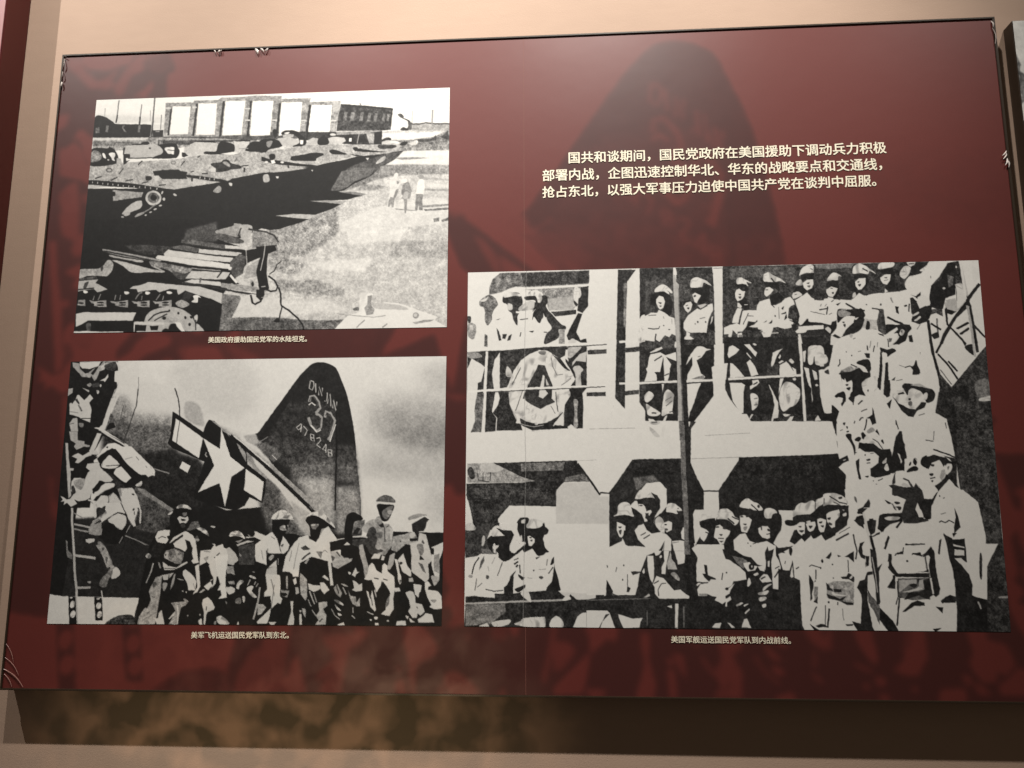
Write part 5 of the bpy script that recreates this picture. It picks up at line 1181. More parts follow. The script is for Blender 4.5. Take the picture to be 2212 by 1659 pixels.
PRINT3 = """p90,2,0,0;-218,-402 4440,-214 4155,4270 -166,4350
p43,22,3,0;261,19 982,14 978,170 785,184 474,194 389,186 332,210 276,250 176,278 176,184 204,91
p21,18,4,0;432,26 982,14 978,159 644,179 460,183
p60,20,2,0;460,225 855,207 981,201 853,475 657,480 629,345 601,261
p70,12,6,0;643,345 847,310 853,475 657,475
p21,14,1,0;671,496 874,476 874,527 706,553
p17,12,1,0;911,209 974,200 968,438 923,519 881,487
s88,2,0,0;862,212 904,229 917,292 903,333 889,353 888,435 860,434 868,373 854,352
s17,8,0,0;861,373 888,415 874,435 857,403
s45,20,1,0;95,370 112,328 169,278 219,311 248,395 220,446 199,518 199,580 164,641 142,578 142,475 127,423 102,411
s86,3,0,0;105,339 148,319 169,299 148,350 109,360
s25,18,2,0;0,533 28,534 29,596 7,606
s60,14,2,0;7,616 64,628 72,711 51,803 8,760
s84,3,0,0;22,637 50,648 44,710 22,699
p43,20,2,0;143,743 164,764 165,898 137,887
s19,14,1,0;283,323 297,282 333,283 375,254 425,276 446,380 425,483 404,545 404,648 376,595 361,512 333,470 319,397 290,376
s90,2,0,0;290,282 318,241 361,253 425,276 432,307 389,296 304,314
s84,3,0,0;326,387 361,399 361,461 326,460
p39,16,1,0;227,581 269,561 248,581
p19,14,1,0;235,674 256,716 277,819 256,828 242,736
p19,14,1,0;284,747 319,748 305,809 284,798
p25,14,1,0;334,769 362,749 348,820 320,830
s16,12,1,0;464,308 552,301 594,302 636,303 647,376 633,428 657,511 629,561 601,468 573,426 552,384 538,352 474,350
s90,2,0,0;495,257 559,228 594,281 601,354 573,395 559,332 538,300 495,299
s17,12,1,0;538,383 594,395 615,458 601,550 586,622 565,611 537,548 523,589 530,507 552,456 523,486
s80,4,0,0;411,452 446,401 502,361 538,373 538,435 502,486 432,483
p90,2,0,0;389,482 538,466 502,506 390,503
s19,14,1,0;587,457 608,489 608,561 572,611
s21,14,1,0;636,520 657,490 747,637 789,668 782,709 733,708 733,800 642,869 614,858 635,756 663,716 677,676 643,593
p64,14,0,0;737,708 782,699 781,872 732,871
p16,12,1,0;888,518 922,529 872,742 906,835 948,815 955,866 906,865 872,834 809,832 795,781 824,690
s82,4,0,0;816,842 844,813 872,844 857,874 809,873
p19,12,1,0;495,722 537,713 523,738
l19,12,1,7;432,730 425,781
l19,12,1,6;614,735 642,736
l25,14,1,7;425,581 488,573
p20,16,1,0;3,955 151,938 278,941 341,933 390,924 586,898 572,948 502,987 432,1057 376,1177 335,1327 321,1367 6,1432
p17,14,1,0;586,908 795,893 794,1004 739,1043 697,1002 642,960 572,938
p17,14,1,0;669,971 697,1012 745,1044 800,1156 821,1186 779,1216 724,1235 683,1083
p88,3,0,0;4,1149 39,1028 109,1090 145,1132 118,1293 91,1514 7,1513
p88,3,0,0;222,1052 264,961 265,1437 223,1436 201,1214
p19,14,2,0;90,1313 132,1293 146,1404 98,1514 84,1494
s82,3,0,0;320,1125 355,1177 362,1247 314,1236
s60,12,2,0;10,955 80,957 123,1009 53,1028 10,1017
p90,2,0,0;151,948 172,949 154,1535 129,1535
p16,12,1,0;781,923 954,897 950,1389 916,1448 915,1548 805,1546 813,1387 862,1287 828,1186 787,1085
s76,8,0,0;809,924 913,906 871,986 822,1045 801,1014
p80,6,0,0;842,1086 898,997 954,968 946,1088 870,1077 835,1136
s80,4,0,0;842,1157 890,1127 924,1178 903,1228 909,1388 867,1447 862,1237
p88,2,0,0;788,943 802,944 808,1085 780,1034
s89,2,0,0;335,1378 362,1247 418,1107 495,1007 593,949 655,960 697,1022 766,1145 828,1207 841,1247 765,1366 819,1427 819,1566 777,1734 708,1831 604,1879 501,1868 425,1778 363,1638 335,1498
p20,12,1,0;572,1110 620,1122 682,1354 674,1504 702,1544 633,1583 584,1622 515,1571 467,1520 460,1440 495,1331
p86,3,0,0;606,1232 620,1243 613,1383 647,1443 605,1503 571,1482 585,1362
p78,4,0,0;627,1263 647,1323 654,1354 633,1353
l39,12,0,6;453,1380 391,1639
l39,10,0,5;673,1032 683,1133 717,1234 765,1225
l25,10,0,6;425,1168 432,1138 363,1338
s47,10,1,0;575,959 628,960 621,1000 579,989
l43,10,0,5;751,1355 827,1277
p90,2,0,0;983,3 1210,1 1193,872 1174,1532 1188,1552 949,1548 961,887
p22,18,1,0;961,953 1109,946 1109,996 964,1003
p21,16,1,0;950,1439 1097,1437 1097,1481 950,1484
p19,14,1,0;1210,11 1353,17 1281,159 1270,488 1258,874 1245,1632 1171,1507 1190,791
p47,18,3,0;1253,179 1278,169 1264,692 1247,691
p17,14,1,0;1384,7 1493,1 1486,453 1407,574 1374,684
p19,14,1,0;1368,856 1479,829 1463,1792 1358,1555
p24,16,1,0;1257,934 1367,922 1366,977 1256,990
p25,16,1,0;1247,1429 1356,1416 1356,1466 1247,1479
l91,1,0,21;3,935 348,917 586,893 850,884 1113,880
l25,12,0,7;614,924 1113,890
l91,1,0,17;6,1417 167,1400 571,1382 1094,1367
l19,12,0,6;167,1420 571,1402 950,1384 1094,1375
l91,1,0,19;1210,863 1479,854
l91,1,0,16;1204,1344 1471,1339
p19,14,1,0;160,1418 230,1419 203,1649 238,1719 232,1868 149,1877
p19,14,1,0;251,1420 335,1421 342,1562 391,1732 432,1801 443,1861 239,1863 245,1720 210,1659 252,1570 265,1490
p41,18,2,0;83,1447 139,1428 121,1877 37,1881 71,1747 64,1627
p15,12,1,0;425,1722 474,1762 570,1793 639,1775 715,1716 763,1658 769,1816 803,1836 783,1845 522,1862 460,1822 425,1791
s90,2,0,0;565,1789 564,1796 561,1802 556,1805 550,1805 545,1801 542,1796 541,1789 542,1782 545,1777 550,1774 556,1774 561,1777 564,1782
p88,2,0,0;680,1815 715,1746 763,1668 773,1816
l70,6,0,6;356,1612 391,1702 405,1771 460,1802 536,1823 612,1804
p88,2,0,0;391,1781 418,1682 432,1782
p16,12,1,0;777,1578 819,1480 847,1391 909,1392 922,1541 916,1847 865,1846 824,1797 790,1836 769,1816 770,1668
s66,18,1,0;846,1520 881,1540 873,1659 879,1797 865,1846 844,1817 852,1659
p14,8,0,0;694,1805 776,1816 803,1846 694,1844
l25,10,0,6;706,1428 715,1578 725,1657
l43,10,0,5;667,1587 701,1676
p12,10,1,0;847,1391 916,1402 908,1481 847,1480
p17,12,0,0;446,1503 463,1414 463,1504
l62,8,0,3;967,1853 1320,1847
l70,8,0,3;869,2208 1018,2200
p64,18,2,0;12,2231 226,2227 337,2301 446,2380 555,2439 364,2447 179,2446 14,2446
s78,8,3,0;123,2231 226,2232 295,2291 227,2330 123,2310
l19,10,0,6;96,2339 100,2417 186,2437
l19,10,0,6;136,2339 136,2422
l19,10,0,6;196,2330 193,2427
s19,14,2,0;13,2309 47,2270 75,2378 41,2407
p17,14,1,0;219,2227 869,2203 869,2237 962,2436 766,2440 711,2526 704,2709 344,2698 256,2842 256,2957 24,2957 58,2861 8,2591 7,2455 433,2448 542,2429 433,2380
p45,18,2,0;433,2234 774,2217 760,2314 433,2321
s45,18,3,0;131,2534 241,2476 337,2496 399,2564 337,2621 139,2621
p25,18,4,0;21,2465 227,2466 637,2516 636,2660 49,2611
p88,3,0,0;1,2630 22,2640 58,2842 65,2957 4,2957
p43,18,1,0;780,2391 936,2344 962,2436 773,2435
l14,8,0,15;872,2237 976,2441 1041,2585
l14,8,0,12;1042,2561 1115,2566 1294,2231
p16,12,1,0;1294,2197 1457,2189 1452,2453 1398,2453 1316,2576 1194,2671 1159,2861 1109,2861 1115,2566
p82,4,5,0;705,2536 773,2445 962,2445 1041,2604 1108,2604 1105,2899 703,2899
p19,15,1,0;1384,2 1648,4 1666,131 1689,194 1685,905 1685,1560 1361,1555
p19,15,1,0;1668,5 1957,7 1960,468 1957,1151 1930,1407 1900,1544 1718,1932 1685,1560 1692,194
p19,15,1,0;2036,5 2920,7 2857,1618 2907,1792 2206,1783 2163,1666 2066,1566 2017,1409 2028,712
p90,2,0,0;1648,4 1661,5 1669,131 1644,223
s19,10,1,0;1476,361 1498,290 1608,304 1640,417 1624,539 1569,538 1509,454
s90,2,0,0;1498,285 1512,239 1558,199 1602,221 1635,284 1614,319 1560,287 1504,295
s88,3,0,0;1507,372 1538,343 1575,374 1570,456 1542,506 1516,454
s25,12,0,0;1550,415 1549,418 1546,421 1542,422 1538,422 1534,420 1532,418 1531,414 1532,410 1534,408 1538,406 1543,406 1546,408 1549,411
s90,2,0,0;1518,516 1562,537 1630,580 1650,621 1650,783 1605,812 1564,801 1522,860 1481,859 1440,858 1399,867 1358,856 1376,593 1432,544
l19,10,0,6;1442,717 1518,729 1534,598
l22,10,0,6;1488,859 1496,779
s19,10,0,0;1610,727 1609,730 1607,733 1605,734 1602,734 1599,733 1597,730 1596,727 1597,724 1599,722 1602,720 1605,720 1608,722 1609,724
s19,10,0,0;1566,680 1566,683 1564,686 1562,687 1560,687 1557,686 1556,683 1555,679 1556,676 1558,673 1560,672 1562,672 1564,673 1566,676
l39,10,0,5;1445,554 1493,540
p19,12,1,0;1529,840 1564,801 1625,813 1644,904 1636,994 1547,992
s88,2,0,0;1452,979 1501,930 1542,921 1541,951 1486,990
p90,2,0,0;1437,1029 1547,997 1656,994 1654,1084 1607,1043 1606,1143 1575,1321 1548,1321 1553,1062 1523,1211 1469,1210 1495,1240 1494,1320 1406,1328 1428,1179 1422,1169
p88,2,0,0;1405,1378 1426,1353 1410,1457 1471,1458 1457,1517 1415,1595 1402,1556
s90,2,0,0;1553,1440 1587,1411 1626,1471 1617,1598 1603,1637 1535,1656 1537,1538
l25,10,0,5;1558,1538 1599,1500
l25,10,0,5;1557,1597 1598,1559
s88,2,0,0;1407,1674 1454,1714 1513,1783 1486,1812 1432,1792
l19,10,0,7;1446,1782 1493,1783
s88,2,0,0;1425,1831 1458,1860 1510,1939 1477,1948 1437,1880
p88,2,0,0;1533,1813 1559,1813 1537,1939 1517,1939
p45,16,0,0;1647,223 1668,183 1689,204 1688,602 1692,905 1685,1560 1717,1990 1660,1989 1653,1303 1650,601
p11,8,1,0;1688,602 1728,805 1729,1403 1731,1951 1703,1990 1685,1560
s90,2,0,0;1781,207 1796,146 1831,126 1878,159 1905,191 1945,233 1891,221 1863,246 1794,248
s15,8,1,0;1787,269 1862,251 1918,222 1907,385 1879,445 1844,464 1818,423 1846,363
p88,3,0,0;1792,340 1820,300 1853,363 1831,423 1811,433
s88,3,0,0;1725,461 1749,421 1787,422 1782,513 1754,543 1734,502
s25,10,0,0;1762,472 1761,476 1759,480 1756,482 1753,482 1751,480 1749,476 1748,472 1749,467 1751,464 1754,462 1757,462 1760,464 1761,468
p90,2,0,0;1717,643 1760,584 1823,484 1899,446 1954,437 1952,508 1922,609 1891,769 1722,775
l43,10,0,6;1850,505 1912,456
s22,10,0,0;1836,657 1835,663 1833,668 1831,670 1828,670 1825,667 1823,663 1823,656 1824,650 1825,645 1828,643 1831,643 1834,646 1836,651
s22,10,0,0;1894,648 1893,653 1891,656 1889,658 1886,658 1883,656 1881,652 1881,648 1881,644 1883,640 1886,638 1889,638 1892,640 1894,644
l43,10,0,5;1854,607 1895,598
s90,2,0,0;1720,845 1742,785 1782,807 1795,847
p90,2,0,0;1921,679 1943,599 1948,670 1927,690
p90,2,0,0;1777,1027 1799,958 1834,928 1874,949 1927,971 1858,1039 1810,1098 1859,1287 1813,1267 1731,1305 1768,1166
p86,2,0,0;1764,1017 1770,1047 1727,1146 1742,1076
p90,2,0,0;1726,1364 1844,1346 1792,1582 1763,1699 1733,1854
p60,14,1,0;1758,1305 1826,1257 1866,1287 1859,1307
p90,2,0,0;1957,7 2036,5 2034,470 2018,1122 2051,1123 2026,1310 2017,1409 2035,1507 2196,1918 2195,1947 1737,1951 1900,1564 1932,1466 1932,1328 1922,1180 1957,1141
l47,10,0,5;1964,23 2032,20
l66,8,0,3;1851,1938 2196,1913
s90,2,0,0;2141,178 2159,143 2193,139 2233,171 2259,203 2224,232 2150,219
s14,8,1,0;2135,249 2217,232 2249,314 2226,405 2178,434 2207,354 2188,312
p90,2,0,0;2127,310 2154,291 2208,313 2192,394 2151,423 2132,382
s22,10,0,0;2170,352 2169,361 2167,368 2164,372 2161,372 2158,368 2157,361 2156,352 2157,343 2159,336 2162,332 2165,332 2168,336 2169,344
p90,2,0,0;2143,453 2176,495 2161,555 2171,656 2097,664 2113,564 2149,504
p90,2,0,0;2188,535 2290,528 2280,619 2265,679 2219,647 2170,716 2134,786 2053,804 2026,793 2028,723 2124,675 2165,656
l19,10,0,6;2196,495 2161,555 2158,656
l19,10,0,5;2225,658 2266,659
p88,2,0,0;2134,776 2175,777 2173,852 2139,856
p60,14,0,0;2187,837 2241,818 2233,853 2193,857
s90,2,0,0;2352,134 2384,84 2438,107 2477,149 2515,211 2462,179 2421,198 2361,196
s14,8,1,0;2360,216 2455,199 2467,260 2429,381 2413,461 2388,390 2417,320 2399,258
p90,2,0,0;2351,287 2379,258 2425,290 2396,360 2356,358
p90,2,0,0;2291,478 2327,418 2388,390 2406,461 2446,473 2494,444 2525,525 2514,646 2554,667 2545,717 2405,723 2375,802 2334,841 2336,791 2303,750 2270,739 2210,717 2218,687 2272,689
l25,10,0,5;2419,482 2420,663
l39,10,0,5;2471,524 2523,576
p19,10,0,0;2339,681 2408,622 2400,672 2352,681
p19,10,0,0;2488,645 2543,586 2528,646
p88,2,0,0;2383,782 2476,785 2402,803
p88,2,0,0;2322,1010 2332,1010 2330,1079 2320,1079
s90,2,0,0;2051,1013 2070,934 2110,935 2142,986 2121,1025 2060,1063
p90,2,0,0;2065,1128 2104,1144 2168,1244 2173,1303 2046,1321
p90,2,0,0;2055,1360 2172,1362 2160,1529 2147,1763 2097,1665 2060,1547
p86,2,0,0;2178,917 2231,918 2256,998 2275,1019 2267,1058 2235,1008
p86,2,0,0;2192,1126 2213,1087 2258,1147 2280,1296 2234,1285 2224,1176
p86,2,0,0;2226,1334 2279,1325 2278,1364 2237,1413 2211,1402
s86,3,0,0;2214,1500 2242,1462 2267,1521 2264,1609 2216,1666 2212,1569
l25,10,0,5;2225,1598 2259,1579
p86,2,0,0;2215,1696 2228,1705 2200,1763 2194,1753
p86,2,0,0;2351,1376 2364,1395 2411,1562 2421,1669 2412,1747 2379,1756 2370,1804 2357,1804 2383,1630
p90,2,0,0;2377,1179 2388,1051 2436,983 2477,969 2420,1072
p90,2,0,0;2444,1161 2499,1103 2559,1085 2568,1223 2565,1292 2433,1299
s90,2,0,0;2427,1475 2457,1368 2511,1349 2574,1419 2583,1536 2546,1652 2512,1710 2458,1728 2430,1592
p12,8,1,0;2458,1338 2564,1341 2601,1400 2580,1439 2517,1359 2463,1378
p88,2,0,0;2476,1786 2504,1738 2531,1729 2508,1806
s90,2,0,0;2630,113 2642,53 2691,8 2737,25 2751,97 2673,115
s14,8,1,0;2639,124 2747,117 2757,209 2741,290 2700,319 2723,228 2651,185
p90,2,0,0;2664,196 2698,177 2735,188 2722,269 2687,308 2662,247
s22,10,0,0;2701,238 2699,245 2697,250 2694,253 2690,253 2687,250 2685,244 2684,237 2686,230 2688,225 2691,222 2695,222 2698,225 2700,231
s86,3,0,0;2606,214 2637,195 2656,236 2615,245
p86,3,0,0;2579,325 2633,317 2638,367 2576,396
s14,8,1,0;2567,274 2635,256 2653,307 2579,325
p90,2,0,0;2501,444 2550,385 2603,407 2679,338 2729,421 2843,404 2901,496 2895,656 2822,614 2730,582 2622,629 2613,688 2599,718 2555,627 2522,626 2532,526
p14,8,1,0;2572,527 2593,487 2617,568 2593,688
l25,8,0,5;2643,599 2683,585
l43,10,0,5;2767,492 2820,504
l39,10,0,7;2732,531 2797,584
p90,2,0,0;2622,629 2743,582 2887,656 2838,705 2727,652 2682,630 2646,689 2605,728
p90,2,0,0;2577,777 2618,729 2792,713 2790,763 2670,780 2603,788
p10,6,1,0;2653,680 2793,683 2869,775 2811,724 2645,719
l90,2,0,21;2606,798 2611,1125 2614,1420 2614,1788
l90,1,0,18;1724,1319 1932,1313
l90,1,0,17;2046,1311 2626,1268
l90,1,0,18;1351,1342 1656,1323
s90,2,0,0;2664,1028 2690,949 2756,951 2794,1011 2812,1051 2802,1139 2729,1148 2707,1039 2696,1137 2663,1136
p90,2,0,0;2629,1185 2655,1185 2674,1401 2680,1596 2667,1596 2660,1401
p86,2,0,0;2687,1225 2724,1295 2716,1324 2690,1304
p86,2,0,0;2621,1017 2649,998 2638,1116 2624,1116
p88,2,0,0;2693,1760 2735,1684 2738,1780 2686,1789
s90,2,0,0;2842,182 2867,132 2902,108 2947,135 2945,195 2891,204
s14,8,1,0;2844,212 2938,205 2933,336 2877,405 2901,295
p90,2,0,0;2831,293 2888,274 2908,316 2891,375 2844,384
p19,15,1,0;2842,19 3362,-3 3626,2 3579,157 3431,232 3446,323 3333,349 3160,374 3025,440 2946,428 2901,376 2828,373
p47,16,3,0;2842,14 3110,-2 3042,36 2841,39
s90,2,0,0;2842,192 2858,132 2899,108 2950,150 2916,164 2908,204 2855,208
p90,2,0,0;2834,303 2872,274 2905,295 2895,376 2841,384
p15,8,1,0;2848,212 2922,195 2926,266 2905,285 2839,273
s90,2,0,0;3038,118 3048,47 3096,8 3142,30 3187,72 3217,134 3158,112 3104,130 3045,128
s14,8,1,0;3044,138 3145,121 3147,223 3123,323 3082,341 3120,242 3054,209
p90,2,0,0;3054,219 3096,180 3135,182 3125,272 3083,311 3065,270
s14,8,1,0;2993,238 3047,229 3056,340 3002,359
s90,2,0,0;3236,74 3256,14 3310,-5 3362,8 3353,58 3306,71 3253,75
s14,8,1,0;3239,94 3353,68 3354,179 3336,279 3289,298 3327,198 3263,146
p90,2,0,0;3249,165 3276,141 3329,143 3319,218 3291,263 3260,216
s25,8,0,0;3303,193 3302,196 3299,199 3296,200 3291,200 3288,198 3285,195 3285,192 3286,188 3288,186 3292,184 3296,184 3300,186 3302,189
s90,2,0,0;3400,120 3439,51 3485,63 3468,143 3432,197 3401,171
s19,12,1,0;3461,11 3521,3 3525,54 3491,73
p86,2,0,0;3455,6 3521,3 3513,33 3472,52
p14,8,1,0;3533,14 3612,17 3569,96 3539,176 3488,133 3505,63
p90,2,0,0;2827,404 2906,426 2999,429 3082,351 3133,383 3174,364 3287,348 3332,359 3446,323 3491,345 3450,513 3413,592 3382,710 3407,730 3238,706 3269,587 3219,546 3101,513 3048,521 2997,479 2929,517 2901,557 2821,574
s90,2,0,0;3430,252 3466,173 3520,155 3567,126 3612,17 3764,2 3740,82 3697,151 3653,250 3618,299 3606,398 3544,336 3488,395 3440,313
l43,10,0,5;3624,168 3629,199
p90,2,0,0;2839,434 2900,416 2901,557 2843,675 2816,694
l19,10,0,12;2977,469 3041,531 3060,551
l16,10,0,8;3173,525 3219,546 3236,586
p25,16,1,0;3231,566 3258,547 3264,707 3265,825 3245,835 3203,745 3207,665
p10,6,1,0;3339,510 3371,511 3373,610 3347,610
p21,18,1,0;3625,289 3697,161 3770,23 3849,5 3867,147 3881,367 3832,564 3808,524 3813,315 3725,362 3704,521 3664,549 3606,528 3608,358
p15,10,1,0;3618,289 3718,262 3711,521 3663,559 3607,518
s82,4,0,0;3715,312 3735,308 3727,342 3717,332
p72,8,1,0;3713,481 3811,465 3858,327 3876,467 3865,546 3792,583 3728,551
s60,16,2,0;3749,163 3802,145 3811,225 3758,243
s78,8,1,0;3815,275 3861,267 3875,367 3844,336
p88,2,0,0;3475,394 3531,336 3568,377 3610,458 3607,518 3533,545 3518,595 3478,613 3525,456
p15,10,1,0;3454,423 3481,414 3524,476 3488,534 3454,573
s15,10,1,0;3454,573 3522,515 3580,517 3609,597 3585,676 3526,694 3462,672 3477,623
s84,3,0,0;3472,603 3518,595 3522,644 3483,643
s84,3,0,0;3475,663 3508,654 3533,674 3487,693
p90,2,0,0;3602,607 3661,599 3699,620 3713,719 3677,797 3659,895 3600,893 3595,735
p90,2,0,0;3497,753 3552,695 3575,755 3580,912 3527,940 3477,890 3439,869 3463,781
l43,10,0,5;3496,782 3524,724
p14,8,1,0;3596,844 3657,806 3660,875 3620,894
l43,12,1,12;3651,658 3650,816
p14,8,1,0;3427,849 3454,840 3463,919 3436,938
p25,16,1,0;3611,558 3697,540 3698,640 3648,598 3608,617
p89,2,0,0;3715,561 3791,603 3883,566 3900,959 3849,958 3904,1115 3721,1421 3640,1255 3616,1099 3601,1011 3645,904 3683,807
p89,2,0,0;3911,527 3946,369 3991,371 4002,864 3996,971 3947,1038 3923,784
p88,2,0,0;3947,9 3967,5 3942,89 3946,250 3953,250 3994,211 3994,101 3962,80
s15,8,1,0;3841,987 3874,959 3906,969 3906,1076 3870,1046
l12,8,0,14;3677,787 3603,716
l9,6,0,17;3977,291 3903,448 3789,642 3728,798 3625,1050
l9,6,0,14;3722,551 3726,729 3826,899 3848,968
l9,6,0,13;3888,714 3800,780
l9,6,0,13;3884,783 3823,840
l11,6,0,13;3919,744 4001,884
l76,6,0,20;3862,6 3876,227 3892,417
l14,8,0,22;3879,407 3905,527 3919,744 3934,1048
l74,6,0,17;3892,527 3906,862 3912,1096
l9,6,0,14;3637,1060 3690,1149 3731,1237 3770,1345
l9,6,0,13;3710,1140 3774,1258
l43,10,0,8;3647,1236 3722,1402
l11,8,0,22;3585,676 3593,913 3604,1079 3632,1274 3651,1535
p12,8,1,0;3722,551 3805,583 3764,622 3732,601
p24,16,1,0;3960,1039 4009,962 4004,1598 3996,3103 3743,3104 3687,1574 3656,1439 3629,1342 3639,1274 3720,1430
p17,12,4,0;3630,1438 3726,1440 3737,1823 3702,2480 3807,2849 3791,3122 3619,2849 3583,1725
s12,10,8,0;3778,1422 3836,1423 3841,1557 3789,1576
s47,14,5,0;3888,1395 3993,1349 3995,1541 3928,1587
s86,2,0,0;3917,1559 3963,1540 4008,1531 4005,1579 3922,1587
p90,2,0,0;2901,557 2916,517 3114,523 3212,546 3210,745 3102,801 3079,731 3096,642 3072,582
s14,8,1,0;2900,577 2922,527 2988,539 3061,531 3105,583 3102,642 3055,671 3037,621 2952,608 2912,617
s90,2,0,0;2877,815 2929,677 2951,618 3031,620 3063,641 3014,700 2985,778 2929,836 2890,835
p15,8,1,0;3036,640 3083,632 3073,721 3092,741 3009,819 2956,837 2922,856 2985,758 3014,700
s22,10,0,0;2959,708 2958,717 2955,725 2952,729 2948,729 2945,725 2944,717 2943,708 2944,698 2947,691 2950,686 2954,686 2957,691 2959,698
s60,14,1,0;2908,547 2955,528 3034,550 3039,591 2953,588
s88,2,0,0;3081,672 3109,643 3141,663 3131,743 3091,761 3079,731
p60,16,2,0;3141,663 3200,665 3195,774 3143,763
p14,8,1,0;3270,717 3375,710 3407,720 3458,751 3436,790 3392,760 3359,778 3272,826
l14,8,1,17;3293,638 3363,689 3406,740
s90,2,0,0;3370,818 3378,779 3397,789 3395,829 3375,848
p86,4,0,0;3264,845 3300,777 3353,758 3377,799 3355,867 3318,945 3277,983 3266,944
p14,8,1,0;3403,799 3429,820 3378,927 3344,946 3305,945 3354,887
s25,10,1,0;3269,875 3282,875 3275,964 3266,944
p90,2,0,0;2841,1071 2860,934 2915,856 2989,828 3096,781 3181,793 3258,845 3272,963 3211,1001 3179,1430 3225,1566 3175,1527 3072,1506 3047,1486 3066,1331 3126,1303 3133,1137 3105,1048 3029,1135 2915,1191 2863,1170
s14,8,1,0;3028,1144 3062,1116 3121,1117 3131,1196 3127,1293 3069,1263 3110,1215 3073,1175
p25,12,1,0;3105,1038 3131,1049 3122,1097 3097,1077
l25,12,1,8;3123,930 3113,999
l25,12,1,7;3174,961 3150,1059
p11,8,1,0;3199,991 3225,982 3205,1431 3178,1459
p11,8,1,0;3244,1149 3270,1150 3257,1431 3259,1519 3233,1528 3202,1489 3229,1334
l90,2,0,14;3223,1021 3214,1236 3196,1488
p11,8,1,0;3206,982 3263,1012 3323,984 3321,1033 3274,1062 3236,1031
p90,2,0,0;3259,1101 3329,985 3397,927 3526,960 3565,961 3597,1079 3629,1342 3628,1477 3589,1495 3540,1437 3480,1358 3404,1337 3313,1345 3274,1345 3261,1208
p12,8,1,0;3439,1280 3458,1154 3473,1105 3482,1193 3497,1271 3471,1281
l16,8,0,9;3391,1201 3430,1192 3460,1232
l25,10,0,6;3509,1038 3485,1125
s25,14,1,0;2894,1230 2923,1171 2982,1163 3033,1193 3096,1253 3056,1272 2991,1251 2906,1259
s88,2,0,0;2914,1211 2962,1163 3027,1184 3057,1233 2992,1232 2926,1240
p12,8,1,0;2896,1259 2991,1251 3056,1262 3120,1293 3065,1350 3056,1428 3072,1496 2979,1543 2961,1504 2991,1427 2982,1329 2930,1318 2920,1386 2902,1357
p90,2,0,0;2921,1367 2942,1328 2987,1358 2983,1456 2956,1484 2924,1455
s16,8,0,0;2952,1387 2951,1394 2948,1399 2945,1402 2941,1402 2937,1399 2935,1393 2934,1387 2935,1380 2938,1375 2942,1372 2946,1372 2949,1375 2952,1380
s16,8,0,0;2963,1431 2962,1437 2958,1441 2953,1444 2948,1444 2943,1441 2940,1436 2939,1431 2941,1425 2944,1420 2949,1417 2954,1418 2959,1420 2962,1425
p12,8,1,0;2843,1531 2891,1473 2930,1474 2920,1561 2902,1522
p90,2,0,0;2794,1280 2892,1282 2920,1399 2937,1468 2953,1536 2978,1575 3006,1517 3059,1499 3078,1519 3049,1421 3072,1344 3119,1316 3179,1433 3237,1589 3259,1657 3267,1483 3276,1580 3334,1715 3421,1764 3519,1613 3584,1709 3664,1777 3686,1948 3701,2137 3704,2203 3561,2155 3463,2210 3336,2209 3331,2039 3247,2190 3215,2340 3039,2423 2962,2413 2958,2517 2845,2300 2857,2148 2848,1881 2876,1689 2783,1562
p14,10,1,0;2777,1707 2817,1698 2827,1602 2876,1689 2852,1795 2834,1919 2826,1804 2774,1784
p90,2,0,0;2783,1552 2820,1621 2817,1698 2777,1707
p90,2,0,0;2774,1794 2826,1794 2845,2139 2760,2147
p14,10,1,0;2843,1515 2904,1477 2929,1506 2926,1564 2898,1622 2908,1535
p14,8,1,0;2947,1545 2981,1488 3078,1519 2990,1604
l25,10,0,6;3038,1682 3084,1664
l19,10,0,9;3124,1645 3130,1722 3135,1827
s14,8,1,0;3067,1759 3120,1731 3143,1808 3135,1846 3098,1808 3076,1855 3056,1865
p90,2,0,0;3086,1788 3100,1760 3109,1837
l25,14,0,5;2974,1825 2996,1768
s15,8,1,0;2897,1810 2923,1815 2933,1882 2906,1901
s15,8,1,0;2897,1958 2950,1940 2947,2016 2975,2111 2961,2130 2940,2016
p15,8,1,0;2848,2224 2914,2177 2926,2215 2859,2262
p90,2,0,0;2870,2229 2906,2210 2903,2224 2873,2243
p19,8,1,0;2899,1910 2938,1901 2938,1920 2905,1930
s14,8,0,0;2981,1978 3013,1969 3012,2007 2986,2007
p14,8,1,0;3139,1894 3158,1904 3156,1952 3138,1923
s90,2,0,0;3279,1503 3336,1407 3376,1379 3413,1418 3487,1468 3519,1488 3535,1536 3494,1584 3466,1641 3414,1659 3350,1639 3302,1580
s14,8,1,0;3355,1408 3395,1379 3503,1420 3572,1450 3595,1499 3578,1575 3526,1594 3499,1487 3437,1438 3404,1457 3389,1514 3366,1446
p70,10,1,0;3413,1399 3479,1381 3565,1450 3521,1430 3439,1409
p14,8,1,0;3319,1494 3358,1475 3370,1495 3324,1508
s16,8,0,0;3414,1558 3413,1564 3410,1569 3405,1571 3401,1571 3397,1568 3394,1564 3394,1558 3395,1552 3398,1547 3402,1545 3407,1545 3411,1548 3413,1552
s43,10,0,0;3391,1591 3417,1582 3419,1625 3396,1625
s88,2,0,0;3507,1516 3528,1483 3540,1507 3527,1565 3508,1565
p14,8,1,0;3278,1522 3320,1600 3394,1659 3439,1669 3466,1631 3488,1593 3526,1594 3510,1651 3451,1688 3422,1755 3384,1745 3336,1677
l39,8,0,6;3461,1736 3507,1718
l19,8,0,8;3292,1791 3296,1829 3306,1887
l25,8,0,6;3499,2008 3556,2018
l39,8,0,5;3567,1909 3556,2004
l25,8,0,6;3655,1815 3658,1882
p14,10,1,0;3312,1906 3331,1906 3327,2001 3344,2049 3340,2134 3355,2209 3330,2331 3265,2368 3234,2340 3257,2256 3234,2208 3249,2152 3267,2038 3284,1963
